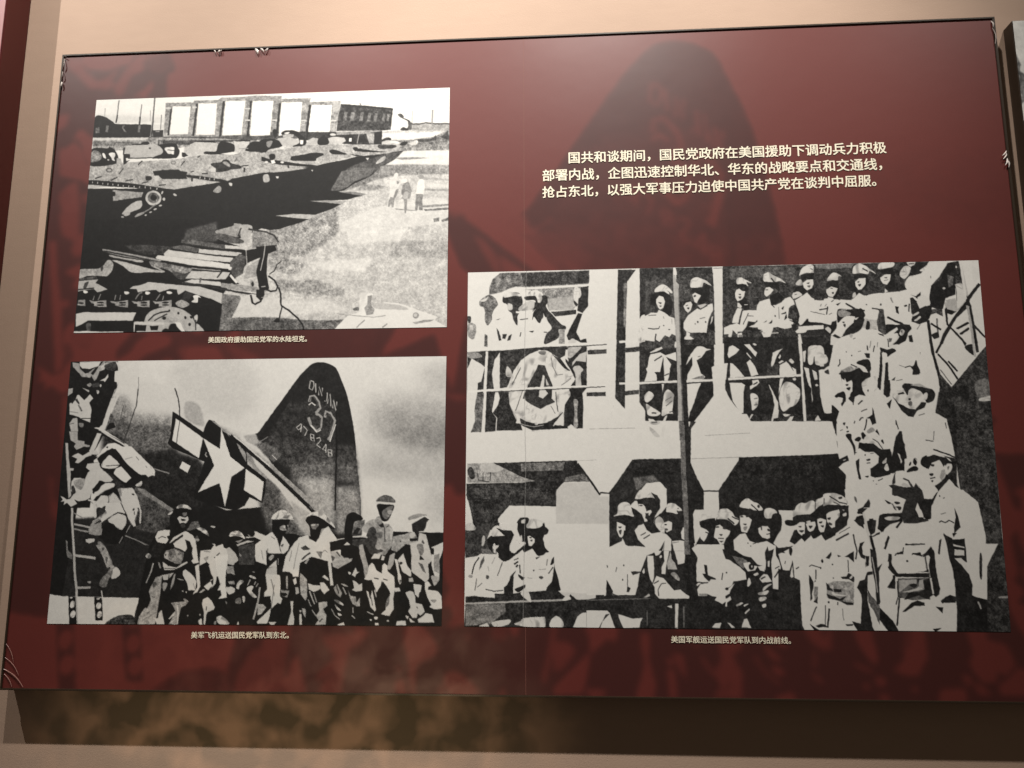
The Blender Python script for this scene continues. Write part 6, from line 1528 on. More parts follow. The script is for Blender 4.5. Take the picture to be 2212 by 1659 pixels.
p88,2,0,0;3288,2133 3306,2162 3309,2247 3297,2228
s14,8,1,0;3400,2200 3425,2210 3423,2247 3403,2266
s90,2,0,0;3040,2017 3059,1951 3112,1923 3167,1980 3227,2085 3251,2114 3175,2085 3125,2056 3049,2046
l19,8,0,10;3102,1999 3151,2047 3187,2104
s12,8,1,0;3003,2055 3031,2017 3088,2037 3175,2085 3238,2114 3234,2199 3207,2246 3175,2246 3172,2151 3122,2132 3058,2122 3047,2093
p14,8,1,0;2967,2149 3002,2083 3049,2046 3039,2112 3000,2131
p90,2,0,0;3002,2244 3039,2131 3071,2131 3147,2151 3151,2208 3128,2283 3094,2320 3075,2320 3029,2348 3006,2301
s16,8,0,0;3075,2215 3074,2219 3071,2223 3066,2225 3061,2225 3056,2223 3053,2219 3052,2214 3054,2209 3057,2205 3062,2203 3067,2203 3071,2206 3074,2210
l22,8,0,6;3053,2245 3085,2245
s88,2,0,0;3176,2208 3196,2199 3201,2236 3174,2250
s15,8,1,0;3075,2330 3114,2302 3141,2283 3173,2274 3202,2340 3226,2368 3187,2387 3116,2405 3079,2386
p14,8,1,0;2970,2225 3002,2244 2994,2414 3006,2432 2988,2414 2979,2319
s90,2,0,0;3185,2302 3206,2265 3223,2302 3203,2330
s12,8,1,0;3449,2238 3477,2182 3548,2164 3610,2193 3683,2249 3687,2296 3636,2305 3626,2249 3577,2221 3518,2248 3496,2314 3466,2276
p90,2,0,0;3463,2210 3581,2145 3666,2212 3677,2240 3604,2183 3529,2154 3470,2191
l12,6,0,10;3551,2107 3644,2155 3717,2203
p90,2,0,0;3496,2304 3525,2248 3583,2221 3625,2258 3641,2324 3610,2436 3550,2501 3520,2463 3512,2370
p70,10,2,0;3603,2324 3635,2324 3603,2436 3576,2473
s12,8,0,0;3533,2379 3531,2387 3528,2392 3523,2396 3518,2396 3513,2392 3511,2386 3510,2379 3511,2372 3515,2366 3519,2363 3525,2363 3529,2366 3532,2372
p16,8,0,0;3509,2435 3548,2407 3541,2426 3520,2454
s90,2,0,0;3636,2305 3658,2249 3678,2278 3665,2343 3632,2371
p11,8,1,0;3537,2500 3603,2445 3644,2389 3648,2427 3593,2519 3571,2566
l39,8,0,5;3516,2295 3542,2281
p90,2,0,0;3507,2713 3564,2584 3647,2445 3700,2520 3783,2603 3827,2714 3857,2843 3874,3079 3482,3081
l16,8,0,9;3676,2732 3683,2824 3695,2943
l39,8,0,6;3566,2797 3604,2787
p11,8,1,0;3527,2575 3559,2566 3550,2621 3523,2658
p90,2,0,0;3335,2219 3400,2191 3461,2248 3495,2332 3349,2341 3330,2322
s12,8,1,0;3360,2228 3380,2209 3371,2275 3355,2266
p12,8,1,0;3342,2350 3396,2285 3427,2304 3419,2332
p90,2,0,0;2897,2432 3058,2423 3116,2414 3226,2377 3234,2490 3215,2620 3295,2806 3294,3081 2877,3082 2896,2768 2883,2619 2884,2516
l47,8,0,4;3089,2442 3160,2424
s43,8,2,0;2935,2619 2966,2638 2963,2694
p14,8,1,0;3055,2638 3055,2713 2993,2750 2960,2778 2981,2731 3027,2694
p14,8,1,0;3175,2648 3212,2685 3241,2741 3205,2685
s90,2,0,0;3208,2499 3237,2406 3286,2331 3336,2341 3389,2425 3436,2509 3322,2500 3259,2481
l19,8,0,10;3252,2368 3242,2452
l19,8,0,9;3320,2406 3362,2462 3384,2518
s12,8,1,0;3220,2499 3296,2509 3385,2509 3435,2528 3454,2639 3410,2769 3368,2861 3294,2824 3312,2713 3303,2639 3253,2620 3230,2574
p90,2,0,0;3216,2592 3303,2630 3321,2658 3297,2750 3265,2769 3235,2732
p14,8,0,0;3244,2671 3282,2667 3275,2685 3250,2685
s14,8,0,0;3241,2732 3280,2718 3272,2750 3247,2750
p12,8,1,0;3448,2639 3537,2621 3501,2713 3485,2898 3456,2852 3414,2695
p88,2,0,0;3392,2741 3408,2676 3439,2815 3414,2824
p14,8,1,0;3124,2805 3283,2787 3293,2842 3129,2842
p90,2,0,0;3349,2341 3495,2332 3515,2435 3560,2547 3511,2640 3461,2630 3436,2509 3389,2425
p15,12,1,0;1352,2197 1666,2186 1659,2861 1567,2861 1550,2672 1550,2530 1501,2448 1348,2462
p15,12,1,0;1733,1838 1750,1828 1735,2359 1830,2540 1825,2767 1740,2767 1698,2861 1694,2425
p15,12,1,0;2103,2180 2892,2149 2896,2526 2747,2563 2654,2647 2482,2768 2289,2739 2246,2664 2150,2617 2095,2711 2053,2805 1990,2739 1937,2739 1942,2541 2102,2208
p89,2,0,0;1739,2196 2103,2180 2099,2213 1942,2531 1831,2531 1739,2359
l12,8,0,9;1830,2545 1942,2545
l66,8,0,4;1746,2191 2103,2180
p89,2,0,0;1833,2554 1942,2555 1940,2748 1746,2767 1767,2748 1826,2748
p43,14,0,0;1663,1827 1700,1818 1700,2138 1699,2521 1704,2899 1665,2899 1665,2234
p14,8,0,0;1700,1818 1730,1823 1736,2330 1747,2748 1738,2861 1704,2899 1701,2425
p89,2,0,0;1401,2462 1501,2448 1550,2530 1547,2682 1502,2805 1356,2804
p15,8,1,0;2816,1794 2850,1785 2843,1958
p21,16,2,0;25,2641 691,2593 703,2702 336,2701 253,2843 194,2926 147,3076 75,2977
s25,18,4,0;4,2960 87,2943 135,3026 148,3159 113,3242 6,3226
s80,4,0,0;129,3043 153,3060 148,3142 130,3126
s43,16,4,0;28,2993 99,2993 100,3126 41,3126
s14,8,2,0;165,3093 206,3026 313,3026 384,3009 360,3142 361,3257 384,3240 314,3307 266,3274 254,3192 219,3142 183,3142
s88,3,0,0;212,2976 242,2918 301,2951 325,3009 301,3034 212,3035
s14,8,2,0;301,2993 348,2968 378,3009 337,3059
p84,3,0,0;224,3101 248,3092 248,3192 225,3175
s15,8,2,0;401,2893 431,2835 490,2835 490,2910 478,2976 431,2968
s84,3,0,0;437,2860 466,2851 461,2901 437,2893
p19,10,2,0;419,2993 466,2976 478,3092 431,3092
s86,3,0,0;484,2926 502,2851 561,2851 620,2885 608,2926 514,2951
s14,8,2,0;478,2951 608,2934 643,2967 631,3009 602,3042 619,3190 584,3240 537,3207 525,3141 490,3141 525,3026 478,2993
p90,2,0,0;484,3042 519,3017 543,3059 525,3141 490,3133
p14,8,2,0;455,3141 490,3125 513,3141 466,3207 372,3241 431,3158
p87,3,0,0;6,3292 136,3225 254,3241 314,3307 384,3240 431,3224 384,3454 314,3617 197,3634 9,3669
p14,8,2,0;113,3275 148,3242 137,3308 78,3374
l25,12,0,9;161,3455 196,3389 255,3258
l25,12,0,8;78,3390 67,3521
p88,3,0,0;373,3519 408,3322 431,3224 513,3174 548,3240 595,3239 654,3206 689,3272 677,3354 665,3468 618,3582 490,3632 385,3616
p16,10,2,0;314,3585 384,3405 408,3355 373,3519 373,3649 303,3650
s15,10,2,0;408,3453 455,3486 466,3583 396,3616 385,3584 431,3551
p15,10,2,0;654,3272 677,3255 688,3353 734,3613 664,3630 629,3582 665,3451
s25,10,0,0;602,3476 600,3482 595,3487 587,3489 579,3489 571,3487 566,3482 564,3477 566,3471 571,3466 579,3464 587,3464 595,3466 600,3471
s25,10,0,0;537,3403 536,3408 534,3411 532,3413 529,3413 527,3411 525,3408 525,3404 525,3399 527,3396 529,3394 532,3394 534,3396 536,3399
l25,10,2,11;384,3323 408,3273
s14,8,2,0;1111,2827 1158,2802 1205,2810 1251,2794 1366,2843 1373,3122 1339,3138 1247,3130 1202,3040 1238,2925 1157,2876
p15,10,2,0;1117,2827 1169,2860 1168,2958 1201,3090 1114,3139
s90,2,0,0;1170,2794 1183,2711 1224,2661 1264,2686 1298,2777 1239,2802
p90,2,0,0;1169,2893 1204,2876 1238,2909 1232,2958 1202,3040 1179,3041
s16,8,0,0;1195,2950 1194,2956 1191,2960 1187,2963 1183,2963 1179,2960 1177,2956 1176,2950 1177,2944 1180,2940 1183,2937 1188,2937 1191,2940 1194,2944
p90,2,0,0;1102,3155 1213,3090 1235,3155 1270,3138 1362,3138 1418,3187 1358,3349 1311,3447 1263,3624 1125,3658 1104,3513 1070,3481 1100,3318
p14,10,0,0;1235,3171 1293,3138 1269,3187
s19,10,0,0;1222,3342 1221,3346 1219,3350 1217,3352 1213,3352 1211,3350 1209,3346 1208,3342 1209,3338 1211,3334 1214,3333 1217,3333 1220,3334 1221,3338
s19,10,0,0;1212,3496 1211,3501 1209,3506 1206,3508 1203,3508 1201,3506 1199,3501 1198,3496 1199,3490 1201,3486 1204,3483 1207,3483 1210,3486 1211,3490
p15,10,2,0;1083,3335 1093,3448 1109,3545 1102,3642 1068,3642
l39,10,0,9;1163,3350 1156,3512
p60,14,2,0;1242,3447 1311,3447 1286,3592 1240,3608
p84,3,2,0;699,3630 988,3643 1010,3723 849,3725 780,3677
p16,12,2,0;9,3685 232,3650 373,3649 501,3615 711,3613 768,3677 872,3708 1125,3690 1432,3654 1426,4020 0,4001 10,3750
l70,10,2,14;10,3758 524,3725 779,3709
p47,16,4,0;10,3767 315,3755 315,3844 199,3974 12,3993
p88,2,0,0;91,3603 232,3650 233,3699 80,3668
s86,2,0,0;431,3648 478,3599 513,3728 478,3713
s88,2,0,0;745,3710 780,3669 814,3701 768,3718
l12,8,0,16;803,3661 872,3741
s14,10,2,0;999,3675 1011,3610 1057,3610 1056,3690 1010,3707
s84,3,0,0;210,3958 269,3933 350,3924 339,3972 245,4006
p84,3,0,0;117,3991 175,3958 199,4006 117,4016
s86,3,0,0;385,3972 431,3939 455,3906 594,3889 617,3904 611,4000 501,4002
s88,2,0,0;657,3936 698,3879 744,3919 749,3998 657,4000
p88,2,0,0;824,3997 859,3885 894,3845 963,3836 1078,3818 1123,3882 1145,3929 1144,4001
l12,8,0,16;963,3836 950,3996
l12,8,0,16;1032,3819 1030,4002
l12,8,0,14;1100,3834 1053,3978
p88,2,0,0;1163,3849 1202,3881 1270,3912 1350,3887 1315,3990 1201,4000 1179,3929
l14,10,2,34;1123,3834 1168,3913 1189,4008
p14,10,1,0;1300,2827 1391,2925 1459,2942 1493,2991 1573,3023 1665,2990 1666,2925 1738,2778 1743,3088 1758,3443 1742,3667 1752,3699 1756,4015 1283,4022
p14,10,1,0;1753,3667 1834,3571 1996,3409 2378,3375 2518,3501 2523,3988 1745,4000
s12,8,2,0;1280,2595 1373,2562 1443,2562 1499,2662 1485,2794 1449,2892 1459,2958 1401,2991 1392,2860 1417,2711
s90,2,0,0;1268,2628 1327,2528 1408,2545 1453,2612 1372,2612 1302,2645
p12,8,2,0;1290,2661 1407,2628 1440,2711 1417,2728 1301,2728
p90,2,0,0;1301,2711 1371,2711 1440,2744 1438,2860 1391,2876 1369,2810
s16,8,0,0;1400,2827 1399,2837 1395,2845 1389,2849 1383,2849 1377,2845 1374,2837 1372,2827 1374,2817 1378,2809 1384,2804 1390,2804 1395,2809 1399,2817
s90,2,0,0;1262,3024 1298,2958 1300,2794 1243,2744 1207,2810 1229,2925
s90,2,0,0;1263,2942 1368,2909 1390,2991 1482,2974 1561,3040 1571,3121 1546,3251 1600,3380 1542,3429 1506,3542 1461,3526 1426,3542 1405,3446 1361,3349 1296,3106
p14,10,2,0;1431,3252 1489,3235 1510,3348 1486,3413 1462,3445 1430,3349
p90,2,0,0;1500,3251 1523,3251 1531,3413 1497,3429
p90,2,0,0;1471,3574 1507,3509 1551,3573 1630,3605 1708,3668 1651,3692 1492,3694 1447,3670
s60,14,2,0;1553,3445 1600,3412 1632,3476 1586,3541
s90,2,0,0;1497,2777 1533,2687 1591,2678 1659,2745 1658,2777 1566,2786
s15,8,2,0;1491,2802 1577,2786 1657,2802 1666,2925 1618,3056 1561,3023 1587,2892 1519,2843
p90,2,0,0;1530,2876 1564,2860 1586,2909 1563,2958 1528,2958
p90,2,0,0;1666,2958 1678,2925 1675,3072 1652,3056
p86,3,0,0;1594,3121 1674,3104 1677,3250 1658,3331 1613,3332
p70,10,0,0;1572,3080 1675,3072 1674,3104 1583,3105
p90,2,0,0;1750,2778 1830,2745 1816,3104 1797,3217 1754,3088
s90,2,0,0;1788,2860 1829,2794 1910,2778 1968,2737 2035,2778 2090,2843 2054,2908 2010,2843 1908,2843 1828,2860
l16,8,2,14;2012,2778 2055,2860
s12,8,2,0;1787,2884 1862,2851 1999,2851 2077,2892 2006,3006 1981,3120 1935,3136 1844,3153 1801,3055 1881,3023 1917,2925 1826,2941
s88,3,0,0;1792,2925 1848,2958 1859,3006 1823,3055 1801,3023
p90,2,0,0;1912,2925 2007,2957 2018,2990 1969,3120 1924,3104 1898,3039
s15,8,0,0;1952,3022 1952,3028 1950,3033 1947,3035 1944,3035 1941,3033 1939,3028 1939,3022 1940,3017 1942,3012 1944,3010 1948,3010 1950,3012 1952,3017
l15,8,0,7;1925,3063 1959,3063
s12,8,2,0;1970,3103 2072,3071 2069,3184 2180,3264 2132,3344 2043,3329 1977,3249 1946,3152
p90,2,0,0;1760,3331 1798,3185 1935,3136 1955,3233 2043,3329 2109,3377 2129,3456 2083,3489 2016,3505 1979,3601 1902,3554 1858,3507 1756,3539
l14,8,0,11;1829,3314 1837,3443 1870,3490
p90,2,0,0;1760,3619 1790,3539 1857,3570 1969,3569 1990,3633 1953,3744 1899,3681 1855,3650 1787,3667
s86,3,0,0;1967,3633 2037,3537 2027,3505 1991,3585
p14,10,2,0;2015,3521 2128,3488 2137,3568 2146,3663 2032,3728 1987,3728
p88,2,0,0;2140,3488 2151,3488 2149,3552 2127,3536
s90,2,0,0;2099,2721 2130,2630 2175,2631 2242,2696 2274,2754 2195,2745 2104,2729
l16,8,2,14;2196,2696 2240,2745
s12,8,2,0;2104,2762 2251,2762 2282,2843 2234,2957 2164,3022 2157,2892
p90,2,0,0;2096,2843 2125,2794 2181,2843 2166,2941 2131,2990 2099,2925
s16,8,0,0;2135,2900 2134,2907 2132,2913 2129,2916 2126,2916 2123,2913 2122,2907 2121,2900 2122,2893 2124,2887 2127,2884 2130,2884 2133,2887 2134,2893
p90,2,0,0;2038,3087 2097,3006 2142,3022 2185,3087 2275,3086 2352,3134 2323,3343 2307,3503 2369,3645 2305,3566 2286,3439 2180,3264 2091,3216
p14,10,2,0;2272,3183 2307,3151 2340,3151 2313,3295 2301,3343 2279,3327
s12,8,2,0;2112,3280 2179,3280 2245,3344 2298,3439 2306,3535 2260,3567 2217,3504 2152,3456 2109,3377
p88,2,0,0;2156,3312 2179,3296 2253,3439 2219,3440
p88,2,0,0;2230,3440 2298,3439 2307,3503 2251,3487
s88,2,0,0;2214,3631 2249,3567 2272,3535 2281,3598 2258,3646
s88,2,0,0;2212,3694 2257,3662 2255,3725 2222,3726
s88,2,0,0;2232,3757 2255,3733 2254,3772
s90,2,0,0;2272,2827 2285,2745 2331,2729 2385,2794 2350,2843
s12,8,2,0;2236,2892 2304,2859 2396,2811 2405,2876 2354,3070 2297,3086 2335,2957 2257,2924
p90,2,0,0;2222,2957 2269,2916 2341,2957 2310,3054 2265,3038
s14,8,0,0;2308,2981 2307,2987 2303,2991 2298,2994 2292,2994 2286,2991 2283,2987 2281,2981 2283,2976 2287,2971 2292,2969 2298,2969 2304,2971 2307,2976
p89,2,0,0;2386,2778 2510,2762 2491,3005 2431,3118 2462,3182 2417,3198 2363,3134 2369,2941
s14,8,2,0;2428,2859 2496,2843 2505,2908 2438,2908
s19,12,2,0;2457,3021 2537,2957 2545,3053 2477,3086
p84,3,0,0;2372,3215 2451,3182 2471,3246 2444,3406 2378,3375
s90,2,0,0;2486,2811 2512,2697 2580,2689 2638,2656 2670,2697 2644,2786 2553,2811
s90,2,0,0;2658,2713 2694,2632 2739,2632 2737,2697 2680,2713
s90,2,0,0;2716,2665 2752,2583 2820,2583 2814,2689 2737,2697
l16,8,0,11;2774,2616 2816,2665
s12,8,2,0;2485,2835 2644,2795 2714,2713 2804,2697 2824,2762 2749,2956 2723,3069 2634,3053 2567,3069 2572,2924 2652,2876 2506,2876
p90,2,0,0;2505,2908 2551,2876 2571,2957 2546,3021 2514,2973
p90,2,0,0;2585,2876 2629,2876 2649,2940 2614,2981 2582,2940
p90,2,0,0;2664,2843 2720,2843 2727,2956 2681,2989 2661,2924
p90,2,0,0;2744,2795 2835,2746 2877,2827 2839,2940 2783,2940 2742,2859
l15,8,0,9;2526,2940 2549,2948
l15,8,0,9;2674,2884 2707,2884
s14,8,0,0;2776,2843 2810,2835 2806,2924 2769,2884
p90,2,0,0;2454,3438 2475,3150 2566,3085 2723,3069 2869,3020 2944,3068 2905,4014 2533,4004 2515,3895 2519,3485 2485,3485
s14,8,2,0;2451,3182 2469,3158 2461,3230 2444,3230
p14,8,2,0;2585,3342 2601,3341 2607,3500 2615,3579 2587,3737 2582,3564
p14,8,2,0;2710,3245 2751,3189 2738,3245 2691,3309
p43,14,2,0;2618,3500 2673,3500 2632,3721 2599,3721
l25,10,0,8;2569,3941 2593,3863 2642,3752
p14,8,0,0;2611,3972 2646,3924 2700,3955 2644,3971
l25,8,0,9;2704,3704 2683,3955
l60,8,0,9;1377,3767 1375,3926
p88,2,0,0;1588,3741 1622,3732 1608,4002 1583,3994
p84,2,0,0;1530,3781 1559,3741 1570,3781
l39,8,0,7;1654,3795 1650,3985
p84,3,0,0;1858,3998 1881,3951 1937,3934 1981,3981 1991,3999
s86,3,0,0;2071,3948 2106,3885 2138,3916 2153,3997 2080,3998
s84,3,0,0;2042,3759 2077,3735 2132,3734 2076,3775
l84,3,0,11;2108,3822 2131,3790
p88,2,0,0;1914,3982 1982,3918 2036,3999 1924,4000
p12,8,0,0;1913,4000 1948,3934 1980,3999
p90,2,0,0;2705,3005 2887,2908 2997,2924 3059,3020 3172,2956 3287,2859 3418,2875 3496,2843 3512,2747 3587,2570 3742,2538 3844,2667 3878,3018 3870,3333 3846,3661 3746,3631 3727,3397 3638,3648 3619,4003 2667,4017
s14,8,2,0;2716,2713 2851,2697 2894,2730 2889,2859 2797,2924 2725,3069 2692,3069 2763,2940 2825,2779
p90,2,0,0;2735,2811 2804,2746 2837,2779 2810,2892 2763,2940 2732,2892
s15,8,0,0;2770,2835 2768,2840 2764,2844 2759,2846 2753,2846 2748,2844 2744,2840 2743,2835 2744,2830 2748,2826 2754,2824 2760,2824 2765,2826 2769,2830
s15,8,0,0;2777,2879 2776,2883 2772,2886 2768,2888 2763,2888 2759,2886 2756,2883 2755,2879 2756,2875 2759,2871 2764,2869 2769,2869 2773,2871 2776,2875
s90,2,0,0;2696,2665 2744,2575 2810,2600 2886,2665 2885,2689 2784,2689
l17,8,0,11;2787,2616 2841,2665 2874,2681
s88,2,0,0;2848,2762 2877,2746 2869,2811 2852,2811
l19,10,0,13;2792,3053 2906,2972
p15,8,2,0;2959,2779 3053,2649 3062,2698 3003,2779 2969,2795
p19,10,2,0;2933,2859 3002,2811 3021,2892 2975,2924
p19,10,2,0;3045,2843 3099,2859 3083,2988 3048,3020 3041,2924
p15,8,2,0;3124,2811 3291,2779 3310,2843 3264,2875 3174,2908 3127,2988 3108,2924
p86,3,0,0;3156,2835 3266,2827 3265,2851 3166,2859
p14,8,2,0;3170,2650 3229,2682 3281,2747 3217,2698
s14,8,2,0;3228,2714 3294,2698 3281,2747 3248,2755
p12,8,2,0;3291,2779 3405,2682 3412,2763 3441,2843 3418,2875 3308,2883
p12,8,2,0;3418,2650 3540,2634 3501,2747 3496,2843 3442,2827
p88,2,0,0;3390,2779 3405,2682 3442,2827 3409,2827
p12,8,2,0;3300,2585 3457,2537 3451,2650 3360,2715 3301,2795 3319,2650
p12,8,0,0;2796,3229 2862,3244 2920,3180 2916,3276 2895,3244
p12,8,0,0;2718,3245 2754,3189 2747,3229 2729,3261
l39,8,0,8;2810,3157 2888,3140
l19,8,0,10;2928,2988 2931,3180 2930,3339
p25,14,3,0;2709,3499 2775,3499 2907,3482 2900,3655 2854,3718 2767,3688 2703,3657
p12,8,2,0;2761,3578 2816,3577 2814,3625 2770,3609
p12,8,2,0;2810,3451 2910,3419 2908,3466 2831,3475
p11,8,2,0;2703,3642 2898,3718 2875,3734 2767,3688
p88,2,0,0;2769,3657 2857,3640 2888,3687 2833,3695
l19,8,0,8;2717,3720 2702,3955
l39,8,0,5;2788,3719 2774,3798
p11,8,2,0;2828,3937 2889,3921 2952,3982 2951,4013 2907,4006 2877,3952
p12,8,2,0;2953,3180 3001,3084 2985,3212 3003,3307 2986,3434 3005,3497 2997,3686 3020,3904 3016,4012 2951,4013 2956,3623 2926,3561 2974,3466
l84,2,0,16;3009,2779 3028,2988 3063,3180 3069,3307
l12,8,2,20;3048,3020 3073,3211 3074,3433 3078,3716
p11,8,2,0;3002,3576 3050,3716 3172,3902 3211,4009 3135,4010 3075,3887 3016,3748
p88,2,0,0;2999,3402 3043,3386 3068,3559 3061,3716 3003,3560
p88,2,0,0;3005,3748 3054,3888 3070,4011 3027,4012 3012,3857
l12,8,2,15;3239,2940 3287,2859
l12,8,0,15;3180,3036 3146,3163
l19,8,0,9;3297,3115 3439,3107
p12,8,2,0;3215,3211 3283,3179 3270,3211 3237,3219
p12,8,2,0;3336,3210 3402,3194 3410,3242 3481,3130 3488,3210 3421,3241
p12,8,2,0;3481,3146 3501,3178 3505,3304 3500,3399 3517,3586 3488,3634 3465,3446 3462,3304
p15,8,2,0;3172,3211 3193,3211 3188,3322 3228,3416 3456,3407 3454,3454 3215,3448 3164,3369
l19,8,0,9;3433,3226 3441,3383
p25,14,2,0;3225,3464 3410,3462 3423,3634 3228,3636
s12,8,0,0;3372,3538 3368,3549 3359,3557 3347,3562 3333,3563 3321,3558 3313,3549 3311,3538 3315,3527 3323,3519 3336,3514 3349,3513 3361,3518 3369,3527
p12,8,2,0;3398,3494 3465,3446 3456,3634 3227,3667 3217,3636 3404,3588
l88,2,0,13;3464,3462 3483,3634
p12,8,0,0;3145,3559 3205,3432 3199,3558
p11,8,2,0;3242,3807 3311,3713 3398,3705 3407,3743 3331,3744 3263,3807
p12,8,2,0;3482,3750 3535,3757 3527,3819
p15,8,0,0;3529,3680 3596,3632 3638,3648 3624,3710 3549,3711
l11,8,0,11;3227,3667 3197,3948
p12,8,2,0;3449,3975 3514,3966 3469,4005
l16,8,2,13;3550,3067 3532,3209
p12,8,2,0;3575,3003 3638,3050 3638,3240 3644,3335 3725,3428 3746,3631 3767,3646 3850,3676 4017,3736 4000,4013 3618,4019 3638,3648 3622,3335 3609,3177
p12,8,2,0;3648,3066 3725,3050 3733,3287 3659,3256 3642,3177
p88,2,0,0;3651,3114 3720,3129 3719,3153 3654,3146
p86,2,0,0;3642,3177 3718,3177 3720,3224 3650,3225
p15,8,2,0;3676,2747 3703,2843 3697,2955 3649,3035 3640,3003 3681,2859
l19,8,0,9;3549,2875 3604,2867 3647,2875
p21,14,2,0;3870,3333 3996,3018 4011,3489 4000,4013 3833,3985
l70,8,2,11;3785,3693 3802,3770
p60,10,2,0;3927,3645 4013,3628 4011,3659 3937,3660
s19,10,2,0;3823,3224 3839,3224 3826,3459 3811,3428
p26,16,1,0;1424,119 1647,89 1644,390 1659,763 1685,1041 1410,1034
p24,16,1,0;1672,90 1959,81 1962,354 1952,1001 1922,1228 1681,1223 1661,671
p30,16,5,0;1430,157 1588,163 1637,277 1505,245 1426,431
s90,2,0,0;1496,287 1511,236 1556,201 1594,219 1634,282 1630,310 1599,276 1574,280 1536,284
p90,2,0,0;1574,247 1611,295 1611,319 1574,285
p12,7,1,0;1501,292 1574,290 1617,329 1640,418 1625,558 1587,566 1551,519 1578,416 1554,331 1515,358 1501,461 1464,432 1462,366
p90,2,0,0;1506,377 1532,331 1563,346 1578,398 1561,472 1538,498 1520,471 1507,414
s22,6,0,0;1524,410 1549,411 1543,429
s40,8,0,0;1530,448 1549,448 1542,467
p90,2,0,0;1411,571 1462,530 1512,531 1526,499 1575,533 1606,576 1646,596 1654,708 1652,800 1621,781 1601,822 1571,794 1525,871 1495,843 1482,865 1407,850 1408,738
l30,8,0,6;1443,562 1506,557
l20,7,0,7;1437,711 1478,722 1522,718
l20,7,0,6;1522,718 1529,686
l45,8,0,4;1559,575 1565,603
s30,7,0,0;1566,682 1565,685 1564,687 1561,688 1559,688 1557,687 1555,685 1555,682 1555,679 1557,677 1559,676 1562,676 1564,677 1565,679
p20,7,0,0;1594,725 1613,723 1609,734 1596,734
l20,7,0,9;1499,778 1491,852
l60,8,0,4;1624,605 1626,670
p72,8,0,0;1644,89 1663,90 1670,175 1689,204 1688,579 1689,997 1654,996 1650,577 1646,297
l50,10,0,8;1685,251 1686,671 1686,995
p12,6,0,0;1693,616 1715,635 1716,1041 1691,1041
s90,2,0,0;1779,179 1797,137 1835,124 1879,149 1916,179 1946,227 1921,216 1884,192 1870,238 1833,244 1782,245
p12,7,1,0;1789,250 1870,246 1909,202 1933,240 1924,380 1891,426 1841,443 1829,415 1856,341 1819,302 1794,311
p90,2,0,0;1792,325 1812,307 1831,317 1859,341 1836,396 1825,429 1807,414 1799,367
s26,7,0,0;1802,339 1818,335 1821,349 1805,358
p40,14,2,0;1731,271 1769,263 1768,310 1737,314
p12,6,0,0;1716,411 1767,385 1804,423 1777,507 1727,468
p88,2,0,0;1720,458 1741,421 1779,406 1789,442 1777,507 1754,539 1736,515
l22,7,0,6;1737,459 1756,448
s22,7,0,0;1746,482 1765,478 1758,501
p80,4,0,0;1828,457 1891,435 1903,445 1858,504
p90,2,0,0;1717,654 1750,576 1827,489 1852,509 1903,454 1950,433 1949,512 1912,622 1892,774 1771,771 1734,756 1716,719
l20,7,0,8;1852,501 1906,459
l45,8,0,6;1843,611 1887,598
s24,7,0,0;1835,648 1834,653 1832,658 1830,660 1827,660 1825,658 1823,653 1822,647 1823,642 1825,637 1828,635 1830,635 1833,638 1834,642
s24,7,0,0;1895,649 1894,654 1892,658 1890,660 1888,660 1885,658 1884,654 1884,649 1884,644 1886,641 1888,638 1891,639 1893,641 1894,645
s60,8,0,0;1813,670 1812,674 1811,678 1809,679 1806,679 1804,677 1803,674 1803,670 1803,666 1805,663 1807,661 1809,661 1811,663 1812,666
p12,6,0,0;1917,641 1951,558 1955,642 1958,771 1909,715
p88,2,0,0;1923,683 1937,595 1950,577 1942,642
p90,2,0,0;1720,848 1720,821 1736,803 1737,756 1765,776 1761,808 1795,841 1769,850
p88,3,0,0;1452,980 1499,953 1543,927 1549,955 1498,986
s86,3,0,0;1640,929 1647,874 1657,884 1655,948
s86,3,0,0;1721,950 1727,922 1733,950 1723,968
p24,16,1,0;2037,0 2823,10 2789,922 2014,903
p34,16,6,0;2096,31 2594,20 2587,235 2281,131 2093,162
s90,2,0,0;2139,178 2149,146 2178,137 2211,166 2254,201 2247,210 2217,195 2231,242 2191,213 2147,216
p12,7,1,0;2141,220 2216,223 2233,289 2207,316 2202,260 2165,249 2145,286
p90,2,0,0;2126,323 2136,281 2158,268 2179,296 2204,302 2196,362 2167,413 2142,417 2127,379
s26,7,0,0;2150,333 2172,332 2166,347
s40,8,0,0;2150,366 2175,362 2164,389
p12,6,0,0;2142,421 2186,390 2234,466 2232,521 2195,525 2171,483
p88,2,0,0;2141,435 2154,436 2174,478 2165,496 2140,482
l88,2,0,6;2194,460 2221,458
p90,2,0,0;2092,666 2106,592 2140,491 2174,501 2152,621 2144,667
p90,2,0,0;2179,529 2226,521 2294,528 2291,634 2265,670 2216,651 2202,715 2169,769 2135,768 2130,860 2167,861 2166,778 2125,796 2096,749 2081,845 2060,821 2064,794 2026,798 2028,719 2072,693 2129,667 2153,686
l20,7,0,7;2179,520 2157,593 2151,667
l20,7,0,6;2222,558 2178,686
l40,8,0,6;2218,591 2261,592
p16,7,0,0;2222,651 2271,661 2263,716 2240,688 2214,715
p60,10,0,0;2138,805 2175,806 2170,852 2142,856
s90,2,0,0;2350,138 2362,101 2394,86 2430,122 2479,157 2523,219 2477,190 2440,198 2378,196 2353,190
l22,7,0,11;2410,155 2451,231
p12,7,1,0;2353,204 2465,203 2474,297 2429,342 2398,359 2389,452 2413,471 2457,436 2482,427 2496,381 2438,268 2364,256
p90,2,0,0;2353,302 2367,265 2395,257 2425,290 2398,341 2367,370 2352,349
s40,8,0,0;2357,293 2382,284 2378,298
